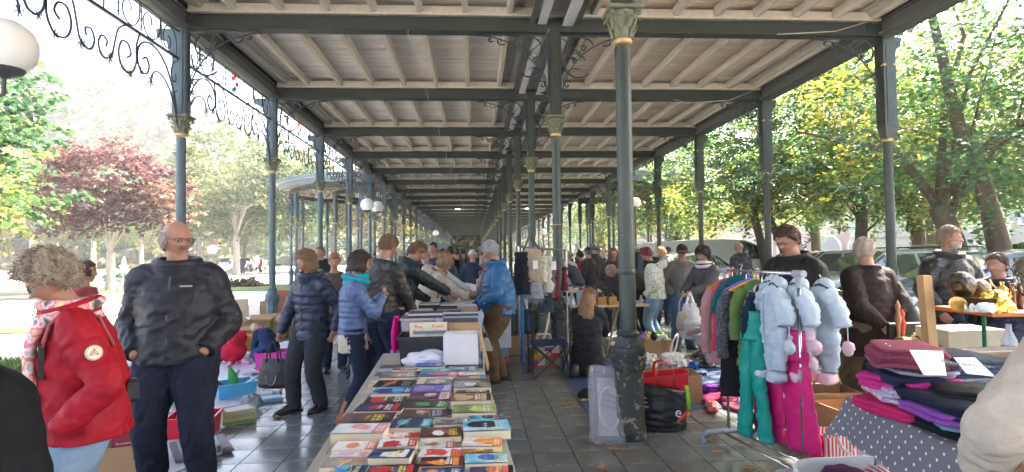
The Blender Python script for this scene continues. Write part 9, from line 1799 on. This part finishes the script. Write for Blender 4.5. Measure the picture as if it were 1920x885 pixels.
 mb = MB(); tw = .60*w/.88; mb.add([(fx[0],-tw,fx[2]-.02),(fx[1]+.03,-w*.80,fx[3]+.02),(fx[1]+.03,w*.80,fx[3]+.02),(fx[0],tw,fx[2]-.02),(fx[0]+.02,-tw,fx[2]+.0),(fx[1]+.07,-w*.80,fx[3]+.03),(fx[1]+.07,w*.80,fx[3]+.03),(fx[0]+.02,tw,fx[2]+.0)], [(0,1,2,3),(7,6,5,4),(0,4,5,1),(1,5,6,2),(2,6,7,3),(3,7,4,0)]); mb.build('windscreen', carglass, o)
 bx_ = xs_[0]; mb = MB(); zt = h-.12; mb.add([(bx_+.07,-w*.62,sh+.06),(bx_+.33,-w*.58,zt),(bx_+.33,w*.58,zt),(bx_+.07,w*.62,sh+.06),(bx_+.02,-w*.62,sh+.06),(bx_+.28,-w*.58,zt+.02),(bx_+.28,w*.58,zt+.02),(bx_+.02,w*.62,sh+.06)], [(0,1,2,3),(7,6,5,4),(0,4,5,1),(1,5,6,2),(2,6,7,3),(3,7,4,0)]); mb.build('rear_window', carglass, o)
 for s in (-1,1):
  for x in (1.4*L/4.5,-1.35*L/4.5):
   mb = MB(); mb.lathe([(.30,-.1),(.33,-.07),(.33,.07),(.30,.1)], n=24); mb.v = [(x+a_, s*(w-.10)+c__, .33+b__) for a_, b__, c__ in mb.v]; wo_ = mb.build('wheel', tyre, o, .7)
   mb = MB(); mb.lathe([(.20,-.105),(.20,.105)], n=18); 
   mb.v = [(x+a_, s*(w-.098)+c__, .33+b__) for a_, b__, c__ in mb.v]; mb.build('rim', METAL, wo_, .7)
  mb = MB(); mb.box((xs_[-1]-.14, s*w*.66, .70 if kind != 'van' else .88), (.22,.30,.15), bev=.04); mb.build('headlight', paint((.6,.62,.65), .1, spec=1), o)
  mb = MB(); mb.box((xs_[0]+.07, s*w*.80, .95), (.10,.16,.34), bev=.03); mb.build('tail_light', paint((.45,.01,.01), .2), o)
  mb = MB(); mb.box((fx[0]+.25, s*(w+.10), sh+.07), (.12,.2,.13), bev=.03); mb.build('wing_mirror', pm_, o)
  if rail: mb = MB(); mb.tube([(-1.7,s*.55,h-.02),(-1.6,s*.56,h+.05),(.1,s*.56,h+.04),(.25,s*.55,h-.04)], .016, 6); mb.build('roof_rail', BLACKP, o)
 mb = MB(); mb.box((xs_[-1]-.02, 0, .45), (.05,w*1.1,.16), bev=.01); mb.build('grille', BLACKP, o); mb = MB(); mb.box((xs_[-1]+.02,0,.40), (.02,.5,.11)); mb.build('number_plate', WHITEP, o)
 return o
def z_ok(f, x): return f(x, 1)[1] > f(x, 0)[1]+.12
def cp(px, Y): p = D(px, 470, Y); return (p.x, p.y, .105)
car('white panel van parked across the view behind the bald man', cp(1345, 22.5), -4*DEG, (.66,.66,.62), 'van', 4.9, .95)
car('grey-silver van partly hidden behind the white van', cp(1262, 27.5), 0, (.35,.38,.42), 'van', 4.9, .95)
car('silver estate car with roof rails behind the elderly man', cp(1662, 11.8), 176*DEG, (.42,.44,.46), 'estate', 4.5, .88, rail=True)
car('blue-grey hatchback behind the teenage boy', cp(1880, 8.9), 178*DEG, (.10,.16,.27), 'hatch', 4.1, .87)
car('white compact van behind the thick forked tree', cp(1832, 17.0), 8*DEG, (.6,.6,.6), 'suv', 4.4, .88)
car('dark grey car at the right edge behind the tree', cp(1985, 12.6), 172*DEG, (.06,.06,.065), 'suv', 4.4, .9)
car('silver estate with its bonnet facing the clothes rail', cp(1590, 15.0), 120*DEG, (.40,.42,.45), 'estate', 4.5, .88)
car('small red car behind the silver estate', cp(1570, 21.0), 10*DEG, (.35,.02,.03), 'hatch', 4.1, .86)
car('pale car in the shade below the yellow leaves', cp(1290, 17.0), 30*DEG, (.45,.46,.48), 'hatch', 4.1, .86)
car('dark blue car behind the silver estate', cp(1700, 16.5), 178*DEG, (.03,.04,.07), 'estate', 4.5, .88)
car('white car parked far off in the park', cp(478, 70), 90*DEG, (.6,.6,.6), 'hatch', 4.1, .86, 'cars far off in the park')
car('second white car beside it under the pale trees', cp(440, 66), 80*DEG, (.55,.55,.56), 'hatch', 4.1, .86, 'cars far off in the park')
o = trestle('display_table', 'narrow table with old white sewing machines before the van', D(1335,560,9.5).x, D(1380,560,9.5).x, 10.0, .85, .6, WOOD, WOOD)
for i, (px, Y) in enumerate(((1347,9.9),(1362,10.1))):
 o = thing('sewing_machine', ['cream sewing machine on the narrow table','second sewing machine further right on the narrow table'][i], 'sewing machine', (D(px,560,Y).x, Y, .852), .3+i, 'old sewing machines'); mb = MB(); mb.box((0,0,.02), (.36,.16,.04), bev=.006); mb.build('base', WOOD, o)
 mb = MB(); mb.box((.13,0,.14), (.07,.08,.20), bev=.02); mb.box((0,0,.26), (.32,.07,.07), bev=.02); mb.box((-.13,0,.18), (.05,.06,.14), bev=.015); mb.tube([(0,0,.3),(0,0,.40)], .008, 6); mb.ball((0,0,.42), .03, 10, 6); mb.build('arm', paint((.5,.48,.42), .4), o); mb = MB(); mb.tube([(.175,0,.24),(.195,0,.24)], .06, 14); mb.build('hand_wheel', METAL, o)
def bench(px, py, label, rz=.2):
 p = G(px, py, -.11); o = thing('park_bench', label, 'bench', (p.x, p.y, -.11), rz, 'benches in the park')
 for y in (-.12,.0,.12): mb = MB(); mb.box((0,y,.44), (1.8,.09,.03)); mb.build('slat', paint((.25,.24,.22), .8), o)
 for y, z in ((.22,.62),(.25,.76)): mb = MB(); mb.box((0,y,z), (1.8,.03,.09)); mb.build('slat', paint((.25,.24,.22), .8), o)
 for s in (-1,1): mb = MB(); mb.tube([(s*.7,-.18,0),(s*.7,.0,.42),(s*.7,.2,.6),(s*.7,.27,.82)], .02, 6); mb.tube([(s*.7,.22,0),(s*.7,-.1,.42)], .02, 6); mb.build('leg', lampiron, o)
bench(25, 604, 'dark slatted bench on the bright gravel at the left edge'); bench(115, 592, 'slatted bench further along behind the woman in red', .1); bench(250, 553, 'low bench under the purple maple', .05)
mb = MB(); mb.lathe([(.5,0),(.5,.25),(.3,.3),(.28,.9),(.4,1.0),(.36,1.1),(.2,1.15),(.16,1.6),(.05,1.9)], n=16); p = G(232, 520, -.11); obj1('stone_monument', mb, paint((.62,.60,.56), .8), 'pale stone monument on the lawn behind the purple maple', 'monument', (p.x, p.y, -.11), smooth=.7)
# ================= HAZE =================
hzb = MB(); hzb.box((-100, 115, 38), (620, 330, 80.8)); 
hm = bpy.data.materials.new('haze'); hm.use_nodes = True; hn = hm.node_tree; hn.nodes.clear()
ho = hn.nodes.new('ShaderNodeOutputMaterial'); pv = hn.nodes.new('ShaderNodeVolumePrincipled'); pv.inputs['Density'].default_value = .0008; pv.inputs['Color'].default_value = (.93,.95,1,1); pv.inputs['Anisotropy'].default_value = .35
hn.links.new(pv.outputs[0], ho.inputs['Volume']); 
tag(hzb.build('haze', hm), kind='stuff')
print('TRIS', sum(len(o.data.polygons) for o in bpy.data.objects if o.type == 'MESH'), 'OBJ', len(bpy.data.objects))
